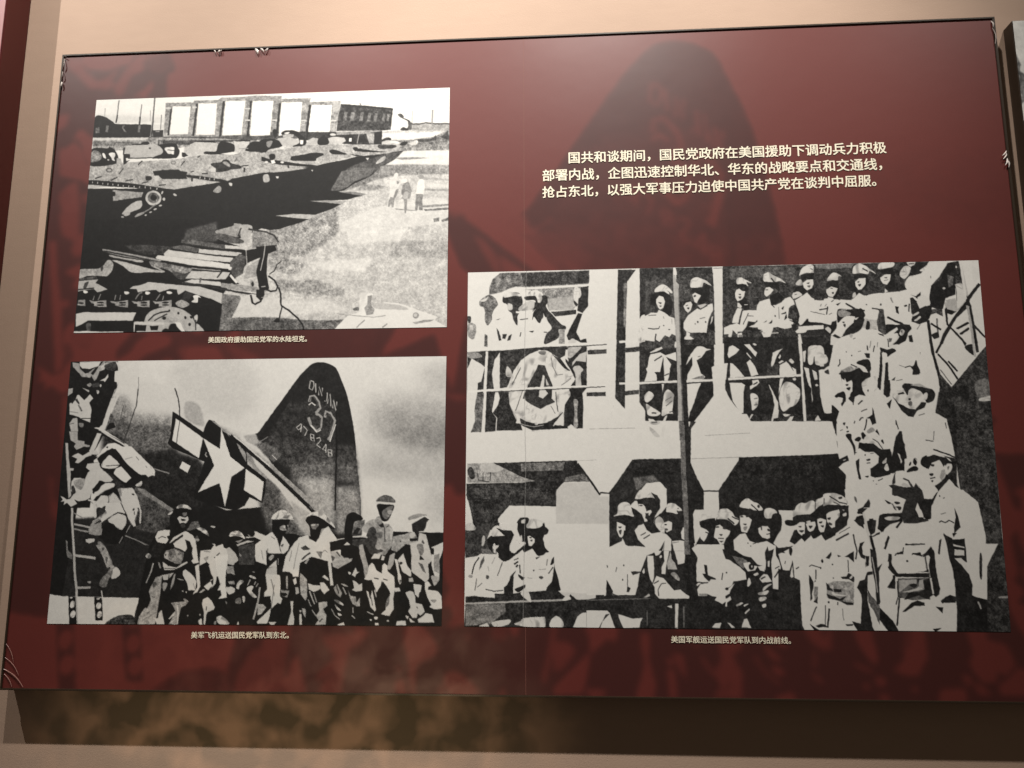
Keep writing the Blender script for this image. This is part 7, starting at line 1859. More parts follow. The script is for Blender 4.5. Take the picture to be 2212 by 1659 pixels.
p90,2,0,0;2292,468 2315,422 2391,392 2400,471 2431,472 2482,436 2514,391 2551,378 2575,421 2582,467 2554,485 2535,512 2525,622 2555,642 2566,679 2546,733 2496,750 2442,721 2411,730 2383,830 2333,847 2317,791 2330,764 2299,773 2288,726 2220,715 2264,689 2290,653 2280,578
l20,7,0,7;2401,452 2424,499
l50,8,0,5;2458,491 2457,630
p18,7,0,0;2479,510 2499,483 2491,529
p20,7,0,0;2471,575 2515,548 2514,567 2483,580
p16,7,0,0;2514,567 2519,622 2493,645 2507,594
p16,7,0,0;2330,672 2364,645 2358,659
p14,7,0,0;2375,683 2404,637 2400,679
s40,8,0,0;2433,597 2433,602 2431,607 2428,609 2426,609 2423,607 2422,602 2421,596 2422,591 2424,586 2426,584 2429,584 2431,587 2433,591
p14,6,0,0;2195,724 2324,755 2299,773 2201,752
p86,3,0,0;2564,365 2578,323 2609,315 2645,335 2638,367 2594,394 2569,402
l26,7,0,5;2586,352 2602,347
s12,7,1,0;2585,291 2623,255 2660,266 2683,322 2645,349 2615,315 2578,328
s82,4,0,0;2600,217 2632,176 2650,200 2649,242 2605,245
s90,2,0,0;2628,134 2646,60 2681,19 2725,6 2754,45 2746,101 2684,103 2644,121
l26,8,0,6;2717,53 2735,68
p12,7,1,0;2637,125 2746,105 2763,148 2757,306 2712,369 2688,332 2727,277 2736,194 2688,164 2650,191
p90,2,0,0;2652,219 2688,183 2734,180 2735,240 2715,286 2683,308 2660,275
s26,7,0,0;2680,224 2705,216 2698,234
s40,8,0,0;2685,253 2710,249 2703,276
p90,2,0,0;2584,421 2682,331 2711,388 2758,426 2819,433 2810,686 2688,673 2657,686 2614,708 2600,671 2612,588 2597,486
p12,7,0,0;2559,522 2591,477 2618,588 2602,680 2590,698 2530,641 2573,661 2596,680 2597,569
p16,7,0,0;2642,607 2679,581 2673,599
l45,9,0,6;2692,563 2801,594
l30,8,0,5;2712,527 2713,573
l20,7,0,5;2771,510 2793,483
p12,7,0,0;2632,699 2671,636 2682,673 2810,686 2809,718 2699,710 2631,726
p90,2,0,0;2575,780 2606,744 2681,719 2794,713 2792,758 2679,764 2666,791 2592,799
p12,6,0,0;2547,697 2590,689 2587,762 2557,761
l90,1,0,18;2604,808 2616,918
p78,6,0,0;2311,782 2348,783 2341,801
l88,2,0,6;2390,793 2446,790
p22,14,1,0;2744,23 3405,0 3388,360 3165,353 3015,450 2930,429 2847,389 2735,423 2737,219
p46,14,2,0;2757,4 3058,6 3031,52 2871,65 2761,51
s90,2,0,0;2840,203 2852,157 2888,107 2930,123 2954,152 2929,151 2921,197 2879,191
p12,7,1,0;2835,222 2866,204 2927,197 2928,336 2895,409 2877,390 2911,317 2888,270 2833,277
p88,2,0,0;2829,301 2870,269 2918,290 2897,354 2877,390 2844,380 2830,342
s26,7,0,0;2870,339 2888,335 2881,358
l30,7,0,6;2863,288 2881,293
s90,2,0,0;3038,108 3050,43 3088,9 3136,32 3177,76 3217,133 3170,99 3156,135 3102,120 3047,127
l20,7,0,9;3116,64 3157,103
p12,7,1,0;3046,132 3144,135 3159,196 3138,278 3098,342 3067,368 3056,350 3106,305 3134,213 3087,175 3050,201
s12,7,1,0;2993,246 3026,191 3055,220 3069,313 3032,330 2997,301
p90,2,0,0;3054,220 3087,179 3136,176 3133,250 3100,305 3075,313 3056,266
s24,7,0,0;3070,221 3086,212 3082,230
s24,7,0,0;3075,253 3099,249 3086,277
s82,3,0,0;3031,358 3050,340 3054,377 3029,404
s90,2,0,0;3238,78 3247,13 3302,-4 3362,8 3348,54 3293,71
p12,7,1,0;3237,96 3348,63 3361,175 3347,331 3305,339 3277,283 3323,211 3332,146 3272,135
p90,2,0,0;3248,176 3283,144 3329,141 3320,211 3296,261 3266,250 3250,208
s30,7,0,0;3276,177 3300,173 3294,187
l50,8,0,5;3274,214 3308,203
p88,2,0,0;3276,301 3299,339 3274,357
p90,2,0,0;2729,432 2827,425 2840,389 2877,399 2893,446 2937,420 3016,431 3080,350 3121,389 3176,381 3262,356 3310,349 3389,342 3370,753 3353,725 3263,713 3253,549 3193,538 3152,655 3092,635 3095,562 3061,515 2978,467 2915,502 2903,648 2846,711 2750,672 2684,651 2679,624 2616,677 2610,493
l20,7,0,6;2863,445 2882,427
p16,7,0,0;2898,474 2936,452 2910,493
l16,7,0,9;2768,534 2836,518
l16,7,0,9;2833,499 2821,591
l40,8,0,5;2700,551 2808,591
l50,8,0,5;2775,498 2788,470
l50,8,0,5;2812,499 2825,471
l40,8,0,5;2839,592 2864,574
l18,7,0,12;2972,467 3047,543 3114,554
s40,8,0,0;3135,486 3134,490 3132,493 3130,494 3127,494 3125,492 3123,489 3123,485 3123,481 3125,478 3128,476 3130,476 3133,478 3134,482
s24,7,0,0;3243,489 3243,495 3241,500 3238,503 3235,503 3233,500 3232,495 3231,489 3232,482 3234,477 3237,474 3239,474 3242,477 3243,483
l24,7,0,10;3169,528 3217,543 3253,549
p28,14,1,0;3222,557 3256,549 3263,713 3270,833 3210,832 3198,693
l30,8,0,5;3313,413 3329,469
p12,7,1,0;2627,705 2679,633 2683,670 2846,720 2860,675 2891,666 2895,721 2887,767 2863,757 2798,710
p90,2,0,0;2602,722 2682,715 2792,709 2783,764 2661,770 2600,777
s84,3,0,0;2805,755 2827,729 2850,766 2830,820 2806,801
p16,7,0,0;2668,765 2802,755 2854,830 2635,824
s12,7,1,0;2908,538 2950,549 2999,537 3047,552 3085,525 3112,590 3104,636 3059,689 3020,752 2976,806 2939,832 2966,760 3030,661 3027,606 2972,614 2947,631 2902,685
p90,2,0,0;2947,631 2996,610 3025,634 3023,688 2959,769 2926,832 2842,829 2887,758
s24,7,0,0;2936,681 2954,677 2950,697
s24,7,0,0;2944,709 2962,705 2957,741
p88,2,0,0;3025,643 3068,626 3042,661
s60,12,0,0;2914,548 2962,549 3009,587 2947,622 2911,603
p78,10,0,0;3078,681 3127,655 3199,666 3195,766 3134,773 3087,745
s12,7,0,0;3127,673 3144,692 3141,764 3111,764
p14,7,1,0;3479,101 3528,9 3620,8 3607,54 3550,114 3526,186 3507,154
p86,3,0,0;3456,7 3525,4 3513,40 3484,60
l24,7,0,8;3472,28 3513,25
s86,3,0,0;3398,151 3422,79 3458,54 3477,81 3460,153 3427,188
l60,10,0,5;3420,120 3441,111
s88,2,0,0;3550,104 3579,74 3608,44 3592,85 3570,115
p90,2,0,0;3430,266 3458,194 3521,155 3576,136 3623,13 3772,3 3734,90 3695,182 3629,283 3609,406 3563,384 3508,403 3457,339
l40,8,0,5;3630,169 3629,200
p12,7,1,0;3629,283 3708,203 3733,100 3763,39 3825,31 3811,289 3805,392 3729,430 3703,553 3669,552 3612,488 3609,406
p40,16,3,0;3757,163 3803,186 3791,288 3755,318
s82,4,0,0;3712,317 3723,302 3735,317 3721,332
s86,2,0,0;3822,72 3829,57 3834,78 3825,88
p72,8,0,0;3728,451 3803,433 3810,556 3795,586 3743,544
p86,2,0,0;3811,279 3839,269 3868,342 3890,436 3831,536 3810,556 3816,372
l70,10,0,8;3808,279 3862,332
p12,7,1,0;3462,381 3508,403 3545,352 3542,404 3527,445 3495,402
p88,2,0,0;3521,414 3550,384 3602,426 3612,488 3570,518 3528,547 3513,588 3503,506
p12,7,1,0;3491,485 3512,475 3528,547 3584,518 3625,499 3612,611 3575,692 3520,721 3461,689 3470,628
s84,3,0,0;3464,627 3513,578 3519,598 3484,628
s84,3,0,0;3481,679 3524,629 3533,645 3501,680
p90,2,0,0;3319,397 3431,328 3462,381 3463,504 3464,627 3446,719 3399,707 3369,625 3339,542
p16,7,0,0;3344,511 3374,517 3366,543 3370,604 3351,583
l16,7,0,13;3415,513 3436,504
l16,7,0,9;3454,484 3446,576
l60,8,0,5;3319,407 3333,469
p88,2,0,0;3853,6 3873,7 3888,415 3870,425 3859,146
l14,6,1,23;3993,275 3904,426 3878,537 3791,647 3693,858 3669,948
l14,6,0,12;3727,538 3727,727 3812,881 3854,955
l14,6,0,12;3881,711 3791,779
l14,6,0,12;3885,772 3814,841
l14,6,0,12;3914,722 3986,855
l70,8,0,17;3885,517 3902,701 3908,954
l12,6,0,12;3904,538 3915,701 3927,954
p12,7,1,0;3729,553 3795,586 3773,616 3741,595
p12,7,1,0;2748,953 2784,972 2843,864 2858,928 2848,1027 2821,1117 2799,1044 2745,1043
p90,2,0,0;2826,1135 2857,955 2903,866 2996,822 3094,780 3167,777 3214,796 3254,847 3271,866 3272,974 3218,964 3173,1447 3125,1321 3123,1214 3129,1088 3107,1034 3031,1131 2981,1175 2907,1227 2887,1280 2886,1459 2742,1457 2738,1224 2775,1215 2819,1171
p88,2,0,0;2844,837 2875,810 2916,857 2858,942 2837,937
p12,7,1,0;2856,837 2875,815 2922,857 2897,865
s16,7,1,0;2935,830 2973,776 3013,704 3075,651 3106,652 3077,761 3033,805 2996,822
s70,9,0,0;2990,822 3008,818 3006,859 2988,854
l40,8,0,6;3012,877 3030,864
p14,7,0,0;3201,814 3236,829 3247,852 3212,833
l24,7,0,10;3114,952 3117,1007
l12,7,0,7;3171,954 3156,1026
l50,8,0,5;3143,899 3134,980
l50,8,0,5;3196,918 3188,972
l40,8,0,5;3042,1018 3066,1014
s24,7,0,0;2998,1063 2998,1066 2996,1069 2994,1070 2991,1070 2989,1069 2988,1066 2988,1062 2988,1059 2990,1056 2992,1054 2995,1055 2997,1056 2998,1059
s40,8,0,0;2959,1021 2959,1024 2957,1027 2955,1028 2953,1028 2951,1026 2950,1024 2950,1021 2950,1018 2952,1015 2954,1014 2956,1014 2958,1015 2959,1018
p14,7,0,0;3089,1038 3131,1043 3129,1093 3105,1092
s12,6,1,0;3027,1149 3068,1114 3110,1106 3130,1142 3129,1232 3099,1222 3077,1186
l14,7,0,8;2900,1101 2901,1155 2885,1182
p24,7,0,0;2768,1242 2811,1212 2818,1275
s62,12,0,0;2901,1227 2937,1219 2981,1184 3003,1220 2990,1247 2942,1246
p12,6,1,0;2891,1258 2978,1242 3052,1194 3074,1248 3127,1267 3125,1303 3069,1365 3055,1418 3065,1462 2987,1461 2987,1318 2934,1308 2914,1344 2907,1370 2912,1393 2898,1361 2892,1307
p88,2,0,0;3029,1176 3088,1195 3110,1258 3074,1248
p90,2,0,0;2906,1317 2932,1344 2962,1345 2985,1372 2981,1461 2939,1460 2930,1389 2912,1388
l24,7,0,8;2982,1161 3028,1194
s14,6,0,0;2936,1389 2955,1380 2948,1402 2939,1402
s14,6,0,0;2941,1420 2965,1416 2958,1452 2946,1447
p12,6,1,0;3210,1027 3227,1027 3215,1233 3191,1447 3174,1411 3194,1233
p90,2,0,0;3221,1036 3254,1037 3252,1136 3236,1162 3208,1458 3193,1458 3218,1234
p12,6,1,0;3243,1153 3261,1145 3262,1324 3259,1501 3212,1501
p12,7,1,0;3265,721 3355,723 3398,715 3445,726 3458,771 3429,816 3407,905 3351,949 3328,922 3361,859 3345,813 3296,830 3260,838
p90,2,0,0;3260,829 3348,750 3353,777 3321,822 3357,823 3323,912 3291,948 3272,974 3270,884
s88,2,0,0;3363,814 3383,774 3403,797 3386,842 3368,841
s24,7,0,0;3376,796 3385,787 3381,819
l16,6,0,7;3273,884 3275,974
p40,10,1,0;3282,875 3306,876 3299,912 3280,920
l12,7,1,16;3281,634 3339,682 3392,715
p88,2,0,0;3271,992 3327,949 3337,994 3325,994 3288,1002
s12,6,1,0;3212,977 3259,1001 3307,989 3329,1021 3286,1056 3261,1082 3258,1019 3221,1027
p90,2,0,0;3266,1091 3342,1012 3412,915 3512,935 3500,1186 3473,1123 3453,1185 3434,1202 3442,1283 3494,1302 3490,1390 3354,1379 3356,1459 3256,1459 3259,1252
p12,6,1,0;3470,1123 3482,1186 3497,1239 3489,1284 3436,1287 3447,1238 3428,1202 3453,1185
l16,7,0,8;3386,1206 3423,1189 3451,1207
l50,8,0,5;3346,1178 3386,1201
p30,8,0,0;3276,1346 3310,1307 3302,1351
l40,8,0,5;3314,1351 3362,1339
p12,6,1,0;2720,1547 2744,1547 2768,1707 2816,1708 2820,1611 2874,1682 2864,1779 2735,1782 2714,1724
p90,2,0,0;2749,1270 2899,1273 2912,1390 2850,1460 2847,1531 2786,1539 2820,1611 2816,1699 2768,1703 2744,1538
p12,6,1,0;2918,1255 2988,1302 3121,1269 3088,1339 3056,1383 3054,1428 3080,1517 3039,1499 2997,1525 2976,1578 2948,1542 2981,1480 2986,1337 2943,1363
p90,2,0,0;2909,1336 2931,1372 2985,1364 2981,1462 2962,1484 2940,1453 2912,1399
s14,6,0,0;2934,1386 2956,1383 2948,1404 2936,1399
s14,6,0,0;2938,1426 2968,1417 2961,1448 2949,1448
s12,6,1,0;2847,1513 2879,1478 2921,1470 2929,1568 2903,1630 2892,1603 2912,1550 2902,1496 2865,1531
p90,2,0,0;2786,1557 2852,1540 2897,1630 2923,1577 2981,1613 2997,1525 3033,1499 3074,1517 3111,1509 3172,1466 3220,1582 3246,1661 3286,1820 3285,1960 3259,2012 3254,2134 2959,2131 2957,2044 2949,1956 2902,1947 2862,1903 2849,1779 2877,1674
s90,2,0,0;3055,1419 3060,1366 3107,1313 3179,1306 3185,1430 3111,1500 3075,1499
s20,7,0,0;3104,1456 3103,1461 3102,1465 3100,1468 3098,1468 3096,1465 3095,1461 3094,1455 3095,1450 3097,1446 3099,1443 3101,1443 3103,1446 3104,1450
l12,6,0,6;2981,1613 2989,1560
l20,7,0,10;3017,1609 3052,1566
l30,8,0,7;3037,1689 3083,1659
p14,6,0,0;3123,1642 3132,1686 3144,1818 3114,1835 3099,1765 3070,1765 3101,1739 3119,1721
l14,6,0,8;3021,1790 3034,1760 3052,1756
l14,6,0,9;3075,1773 3067,1835 3052,1896
l24,7,0,7;2978,1816 2988,1790
s14,6,0,0;2895,1811 2913,1806 2906,1837
s14,6,0,0;2918,1850 2932,1851 2928,1877
p14,6,0,0;2891,1912 2940,1895 2936,1912 2903,1922
l40,9,0,5;2871,1898 2892,1885
s12,6,1,0;2905,1947 2944,1930 2954,1974 2946,2017 2930,1991
s12,6,0,0;2977,1991 3008,1966 3025,1983 3006,2009 2982,2009
p12,6,0,0;3027,1931 3040,1909 3062,1949 3048,1992 3031,1983
s60,10,1,0;3070,1905 3107,1862 3129,1897 3092,1932
p12,6,0,0;3132,1906 3148,1880 3162,1954
l16,7,0,9;2957,2035 2966,2114
p12,6,1,0;2824,1796 2851,1797 2837,1937
l50,9,0,5;2843,2008 2849,2086
p12,6,1,0;3225,1342 3267,1343 3268,1450 3252,1529 3234,1538 3213,1484
p88,2,0,0;3189,1484 3224,1378 3212,1493 3220,1582 3277,1512 3264,1538 3226,1591
p12,6,0,0;3231,1604 3272,1556 3252,1662
p12,6,1,0;3179,1314 3203,1315 3193,1457 3171,1421
l14,6,0,7;3291,1785 3291,1838
p12,6,1,0;2735,2153 2842,2145 2849,2206 2849,2285 2875,2371 2882,2621 2813,2595 2761,2569 2719,2577
p90,2,0,0;2852,1901 2918,1901 2973,2129 2982,2199 2957,2372 2920,2410 2904,2389 2845,2293 2880,2250 2922,2224 2919,2164 2852,2206 2847,2111
p12,6,1,0;2852,2211 2916,2164 2923,2224 2859,2263
p80,4,0,0;2878,2215 2902,2203 2902,2211 2884,2224
s12,6,1,0;2910,1945 2952,1933 2955,1989 2976,2077 2969,2164 2953,2051
s12,6,0,0;2976,1998 3004,1964 3024,1981 3008,2016
p12,6,0,0;3030,1920 3042,1912 3061,1956 3044,1999
s90,2,0,0;3039,2034 3051,1973 3094,1925 3136,1930 3172,2035 3181,2109 3136,2048 3078,2039
l30,8,0,7;3109,1987 3149,2026 3181,2105
s12,6,0,0;3170,2009 3186,1996 3189,2044
p12,6,1,0;2998,2095 3007,2025 3042,2034 3113,2039 3169,2105 3234,2097 3243,2158 3241,2210 3265,2062 3314,1906 3328,1915 3337,2037 3353,2185 3334,2210 3328,2340 3180,2373 3108,2411 3081,2355 3078,2312 3139,2252 3148,2174 3109,2130 3050,2130 3010,2090
p90,2,0,0;2976,2147 3010,2095 3050,2139 3109,2132 3148,2183 3127,2252 3078,2312 3079,2407 3020,2415 2997,2407 2998,2234
s14,6,0,0;3052,2163 3052,2166 3050,2169 3048,2171 3045,2171 3043,2169 3042,2166 3042,2163 3042,2159 3044,2157 3046,2155 3048,2155 3050,2157 3052,2160
l40,8,0,5;3085,2148 3111,2144
s14,6,0,0;3052,2212 3082,2204 3079,2221 3061,2225
l20,6,0,6;3054,2251 3080,2245
s88,2,0,0;3169,2244 3188,2209 3203,2192 3198,2244 3177,2257
s88,2,0,0;3181,2304 3203,2253 3215,2322 3194,2334
p88,2,0,0;3285,2141 3302,2158 3315,2236 3306,2258 3300,2202
p12,6,1,0;2975,2225 3003,2199 2995,2320 3008,2424 2993,2428 2982,2337
s14,6,0,0;3036,2394 3063,2385 3053,2407
p90,2,0,0;2891,2415 2926,2415 2990,2441 3073,2416 3108,2416 3233,2378 3229,2468 3229,2579 3222,2732 2901,2732 2882,2621
l24,7,0,7;3130,2442 3167,2416
p30,8,0,0;3090,2437 3101,2435 3095,2450
p24,7,0,0;3109,2472 3123,2472 3117,2480
s45,9,1,0;2947,2608 2962,2621 2965,2672 2951,2655
p12,6,1,0;3007,2725 3050,2681 3055,2630 3061,2681 3054,2725
p12,6,0,0;3171,2643 3207,2673 3198,2686 3184,2677
p90,2,0,0;3334,2210 3376,2185 3387,2202 3383,2297 3340,2340 3328,2340
s14,6,0,0;3367,2254 3380,2237 3378,2271 3363,2280
s12,6,0,0;3394,2245 3405,2202 3423,2237 3413,2280
s12,6,1,0;3345,2348 3377,2297 3418,2289 3425,2332
p90,2,0,0;3430,2280 3482,2289 3480,2332 3428,2332
s12,6,0,0;3449,2246 3469,2194 3499,2177 3493,2298 3459,2280
p16,9,1,0;1411,957 1655,945 1656,1546 1652,1771 1399,1767
p14,8,1,0;1687,909 1945,915 1942,1153 1928,1497 1786,1782 1682,1780
p88,3,0,0;1448,991 1499,950 1543,928 1546,951 1499,983 1454,1000
p90,2,0,0;1454,1014 1530,992 1567,1026 1651,991 1652,1096 1572,1044 1611,1132 1601,1182 1593,1273 1580,1318 1555,1318 1551,1044 1523,1217 1479,1216 1497,1253 1496,1317 1399,1324 1426,1215 1414,1178 1427,1160 1441,1050
l24,7,0,10;1481,1088 1541,1034
l30,8,0,9;1556,1259 1594,1237
l90,1,0,17;1399,1338 1654,1327
p86,3,0,0;1533,1354 1551,1354 1540,1454
s90,2,0,0;1546,1490 1559,1445 1584,1418 1626,1474 1622,1528 1611,1663 1616,1690 1579,1689 1529,1715 1535,1598
l40,9,0,6;1557,1545 1607,1500
l40,9,0,6;1562,1603 1613,1546
l24,8,0,7;1586,1671 1620,1663
s90,2,0,0;1397,1488 1435,1434 1471,1480 1446,1534 1408,1560
s90,2,0,0;1408,1578 1445,1606 1518,1679 1486,1715 1424,1705 1413,1651
l20,7,0,9;1450,1678 1487,1683
p90,2,0,0;1424,1741 1461,1750 1485,1778 1429,1777
p88,2,0,0;1531,1778 1554,1716 1570,1707 1553,1779
p70,8,0,0;1656,908 1687,909 1688,1184 1695,1772 1658,1771 1656,1365
l40,12,0,9;1683,1138 1689,1457 1688,1771
p90,2,0,0;1723,1148 1746,1057 1792,967 1817,930 1855,927 1891,960 1925,965 1884,987 1846,1059 1808,1091 1841,1242 1871,1279 1859,1306 1728,1330 1736,1249 1776,1140 1775,1049
p55,12,0,0;1760,1304 1810,1277 1860,1260 1865,1301
l90,1,0,17;1725,1330 1938,1316
p90,2,0,0;1728,1358 1839,1346 1813,1423 1779,1566 1746,1674 1732,1754
l45,9,0,6;1818,1050 1840,1041
p90,2,0,0;1948,915 2022,917 2020,1123 2049,1132 2031,1309 2021,1327 2021,1462 2032,1508 2184,1752 2183,1787 1774,1782 1934,1488 1928,1343 1926,1307 1923,1171 1942,1153
p16,9,1,0;2026,830 2597,844 2600,1280 2597,1708 2452,1706 2418,1652 2380,1705 2143,1702 2074,1575 2023,1431 2038,1323 2019,1104
p30,14,4,0;2349,1139 2434,1150 2430,1267 2345,1265
p90,2,0,0;2048,1027 2063,941 2091,923 2142,975 2110,1024 2056,1069
p90,2,0,0;2021,1127 2049,1128 2032,1286 2016,1313
p90,2,0,0;2067,1128 2086,1133 2127,1198 2173,1285 2060,1296
p90,2,0,0;2178,916 2221,913 2247,973 2276,1010 2263,1060 2225,990
s86,3,0,0;2245,913 2258,904 2276,923 2260,932
l86,2,0,9;2196,1013 2228,1077
p90,2,0,0;2193,1126 2219,1091 2251,1155 2278,1264 2222,1281 2207,1190
p90,2,0,0;2230,1326 2276,1318 2284,1354 2256,1390 2209,1430 2210,1389 2232,1372
l16,7,0,9;2238,1376 2269,1345
s90,2,0,0;2210,1497 2229,1470 2268,1507 2261,1614 2221,1663 2216,1605
l30,8,0,5;2236,1533 2264,1529
l30,8,0,5;2234,1605 2262,1592
l90,1,0,17;2047,1309 2308,1292 2618,1276
p90,2,0,0;2055,1350 2147,1352 2174,1379 2159,1469 2153,1693 2132,1693 2074,1558
p90,2,0,0;2351,1374 2360,1383 2387,1473 2420,1581 2418,1652 2410,1706 2374,1705 2389,1607 2380,1500
p90,2,0,0;2381,1176 2379,1140 2396,1013 2433,991 2477,969 2445,1009 2425,1059 2397,1158
p88,2,0,0;2436,1077 2450,1032 2458,1055 2448,1087
p88,2,0,0;2435,1132 2460,1105 2478,1114 2447,1141
p90,2,0,0;2443,1159 2496,1115 2530,1179 2566,1207 2567,1265 2439,1285
s88,2,0,0;2514,1111 2534,1089 2554,1125 2538,1143
l30,8,0,5;2513,1142 2547,1224
p90,2,0,0;2441,1308 2469,1304 2443,1420 2423,1492
s90,2,0,0;2425,1528 2450,1403 2488,1345 2548,1364 2588,1441 2582,1530 2546,1610 2503,1636 2459,1680 2436,1635
p14,7,1,0;2471,1309 2549,1333 2589,1405 2583,1423 2536,1359 2476,1340
s86,2,0,0;2538,1314 2557,1301 2562,1324 2546,1333
s14,7,0,0;2477,1680 2521,1650 2556,1681 2561,1708 2476,1707
l90,1,0,22;2604,845 2612,1117 2615,1280 2612,1709
p14,8,1,0;2627,845 2792,831 2759,1711 2627,1709 2618,1280
s90,2,0,0;2665,983 2684,947 2721,939 2781,967 2780,1148 2719,1156 2710,1065 2695,1146 2662,1146
p88,2,0,0;2624,1009 2649,996 2638,1127 2626,1127
p90,2,0,0;2627,1186 2663,1200 2674,1389 2681,1550 2673,1585 2673,1425 2656,1388
p86,2,0,0;2687,1214 2722,1246 2725,1327 2701,1327
p90,2,0,0;2738,1219 2784,1211 2765,1711 2755,1658 2739,1515
p86,2,0,0;2746,1157 2780,1148 2779,1180 2749,1179
s86,2,0,0;2705,1385 2720,1376 2729,1394 2710,1403
p24,14,1,0;2,2967 90,2967 89,2888 265,2888 265,2941 196,2967 172,3063 216,3220 141,3229 5,3273
s76,6,0,0;132,3133 134,3046 150,3028 156,3081 144,3133
p44,16,2,0;122,3168 247,3176 247,3228 141,3225
s82,4,0,0;2,2915 46,2888 84,2941 71,2967 8,2967
p89,2,0,0;265,2914 408,2888 408,2958 433,2993 442,3115 371,3202 346,3193 346,3133 377,3028
s90,2,0,0;215,3028 209,2958 240,2919 271,2932 309,3019 271,3028
p12,7,1,0;172,3063 222,3037 309,3028 240,2941 296,2967 359,2971 380,3019 359,3080 340,3141 347,3202 384,3219 446,3141 470,3115 433,3176 384,3245 340,3297 297,3306 260,3263 260,3220 235,3185 266,3133 216,3133 216,3220 178,3151
p88,2,0,0;219,3124 231,3107 238,3142 266,3124 259,3150 235,3185 238,3216 225,3211 222,3168
p12,7,1,0;405,2958 408,2888 464,2897 477,2967 539,2940 613,2888 619,2932 647,2966 638,3001 613,3019 597,3080 606,3140 649,3201 618,3227 569,3249 538,3218 520,3167 458,3210 446,3184 470,3115 458,3054 427,3045
p86,3,0,0;427,3028 439,3019 446,3089 427,3071
s90,2,0,0;477,2941 489,2888 557,2862 601,2905 570,2940 526,2949
p90,2,0,0;483,3036 501,3028 538,3062 538,3097 514,3141 492,3136
s24,7,0,0;495,3045 514,3041 511,3058
s30,7,0,0;504,3076 523,3071 517,3093
p90,2,0,0;5,3282 61,3282 129,3220 148,3229 247,3228 266,3289 303,3310 347,3289 384,3254 446,3176 458,3219 526,3175 557,3244 581,3261 625,3209 661,3209 686,3252 686,3356 673,3510 623,3613 483,3631 464,3554 384,3624 372,3452 298,3607 224,3634 237,3685 206,3694 8,3670
l12,7,0,9;111,3264 74,3342 56,3446
p40,10,0,0;123,3307 151,3246 151,3298 124,3376 111,3402
s60,12,0,0;63,3468 61,3475 57,3481 50,3484 43,3485 36,3481 32,3475 30,3468 32,3460 36,3454 43,3451 50,3451 56,3454 61,3460
s30,9,0,0;168,3454 189,3467 180,3497 165,3488
l30,8,0,6;291,3315 254,3462
l60,9,0,4;235,3263 210,3333
l60,9,0,4;179,3359 186,3411
l30,8,0,6;378,3293 415,3271
l14,7,0,11;381,3336 412,3306
l14,7,0,14;396,3366 409,3340
p14,7,1,0;396,3400 378,3452 372,3632 304,3633 304,3582 341,3547 353,3461
l26,8,0,7;162,3604 224,3625 298,3616
l40,9,0,6;100,3583 137,3536
l40,9,0,6;82,3618 93,3489
l20,7,0,9;424,3340 427,3435
s14,7,1,0;412,3443 446,3469 461,3477 446,3503 421,3478
s14,7,1,0;387,3598 433,3572 467,3554 458,3589 421,3632 397,3623
s24,7,0,0;523,3400 535,3391 532,3412
s30,8,0,0;569,3472 587,3459 605,3476 587,3494
p24,7,0,0;544,3262 581,3253 550,3283
l60,8,0,4;569,3391 624,3386
l60,8,0,4;483,3477 519,3485
p12,6,1,0;655,3339 674,3270 686,3252 686,3321 667,3343
l40,9,0,6;637,3278 630,3347
l14,7,0,7;679,3364 642,3433
p12,6,1,0;673,3493 689,3360 710,3450 736,3607 685,3621 676,3578 666,3587 660,3621 623,3621 630,3579 667,3527
p17,9,1,0;1114,2567 1218,2360 1396,2362 1494,2362 1665,2363 1670,2712 1678,3185 1662,3985 927,3996 929,3709 1099,3657 1108,3145
p40,14,6,0;1297,2396 1457,2371 1493,2441 1407,2458 1320,2537
p90,2,0,0;1398,2458 1502,2443 1550,2520 1549,2712 1505,2781 1455,2833 1448,2885 1507,2989 1448,2920 1404,2625 1357,2528
p90,2,0,0;1105,3149 1203,3084 1209,3050 1227,3118 1251,3136 1299,3135 1372,3144 1479,3195 1472,3653 930,3658 933,3188
s90,2,0,0;1142,2816 1173,2781 1177,2711 1196,2676 1232,2663 1269,2685 1286,2772 1294,2820 1243,2803 1182,2807
p90,2,0,0;1166,2877 1199,2894 1232,2920 1228,2989 1203,3045 1185,3041 1167,2972
s24,6,0,0;1177,2929 1202,2929 1192,2948
s24,6,0,0;1183,2972 1204,2963 1197,3011 1187,3002
p17,9,0,0;1219,2972 1247,2963 1264,3024 1251,3136 1230,3118 1215,3058
s90,2,0,0;1309,2624 1326,2563 1357,2528 1405,2550 1441,2581 1456,2625 1417,2607 1367,2624 1331,2633
p90,2,0,0;1306,2650 1324,2651 1336,2712 1365,2799 1376,2868 1359,2799 1329,2764 1317,2746 1268,2711 1281,2685
p17,9,1,0;1325,2633 1429,2612 1459,2625 1430,2559 1478,2590 1498,2642 1497,2729 1456,2816 1445,2885 1507,2980 1435,2993 1398,2989 1369,2894 1400,2877 1425,2807 1403,2712 1336,2685
p90,2,0,0;1333,2685 1367,2686 1384,2712 1393,2764 1426,2747 1435,2773 1413,2812 1402,2781 1383,2781 1392,2833 1400,2868 1376,2877 1365,2799 1341,2738
s20,8,0,0;1366,2701 1365,2704 1361,2707 1356,2708 1350,2708 1344,2707 1341,2704 1339,2701 1341,2698 1345,2696 1350,2694 1356,2694 1361,2696 1365,2698
p20,8,0,0;1386,2790 1411,2781 1400,2851 1382,2838
p90,2,0,0;1301,2972 1326,2920 1369,2898 1393,2963 1428,3002 1507,2984 1543,3014 1575,3066 1573,3186 1568,3280 1547,3433 1499,3450 1472,3653 1378,3144 1324,3067
l26,8,0,7;1346,3023 1386,2989
l26,8,0,8;1367,3058 1416,3015
p17,8,0,0;1480,3186 1524,3083 1504,3195 1479,3237
l60,12,0,6;1524,3083 1509,3229
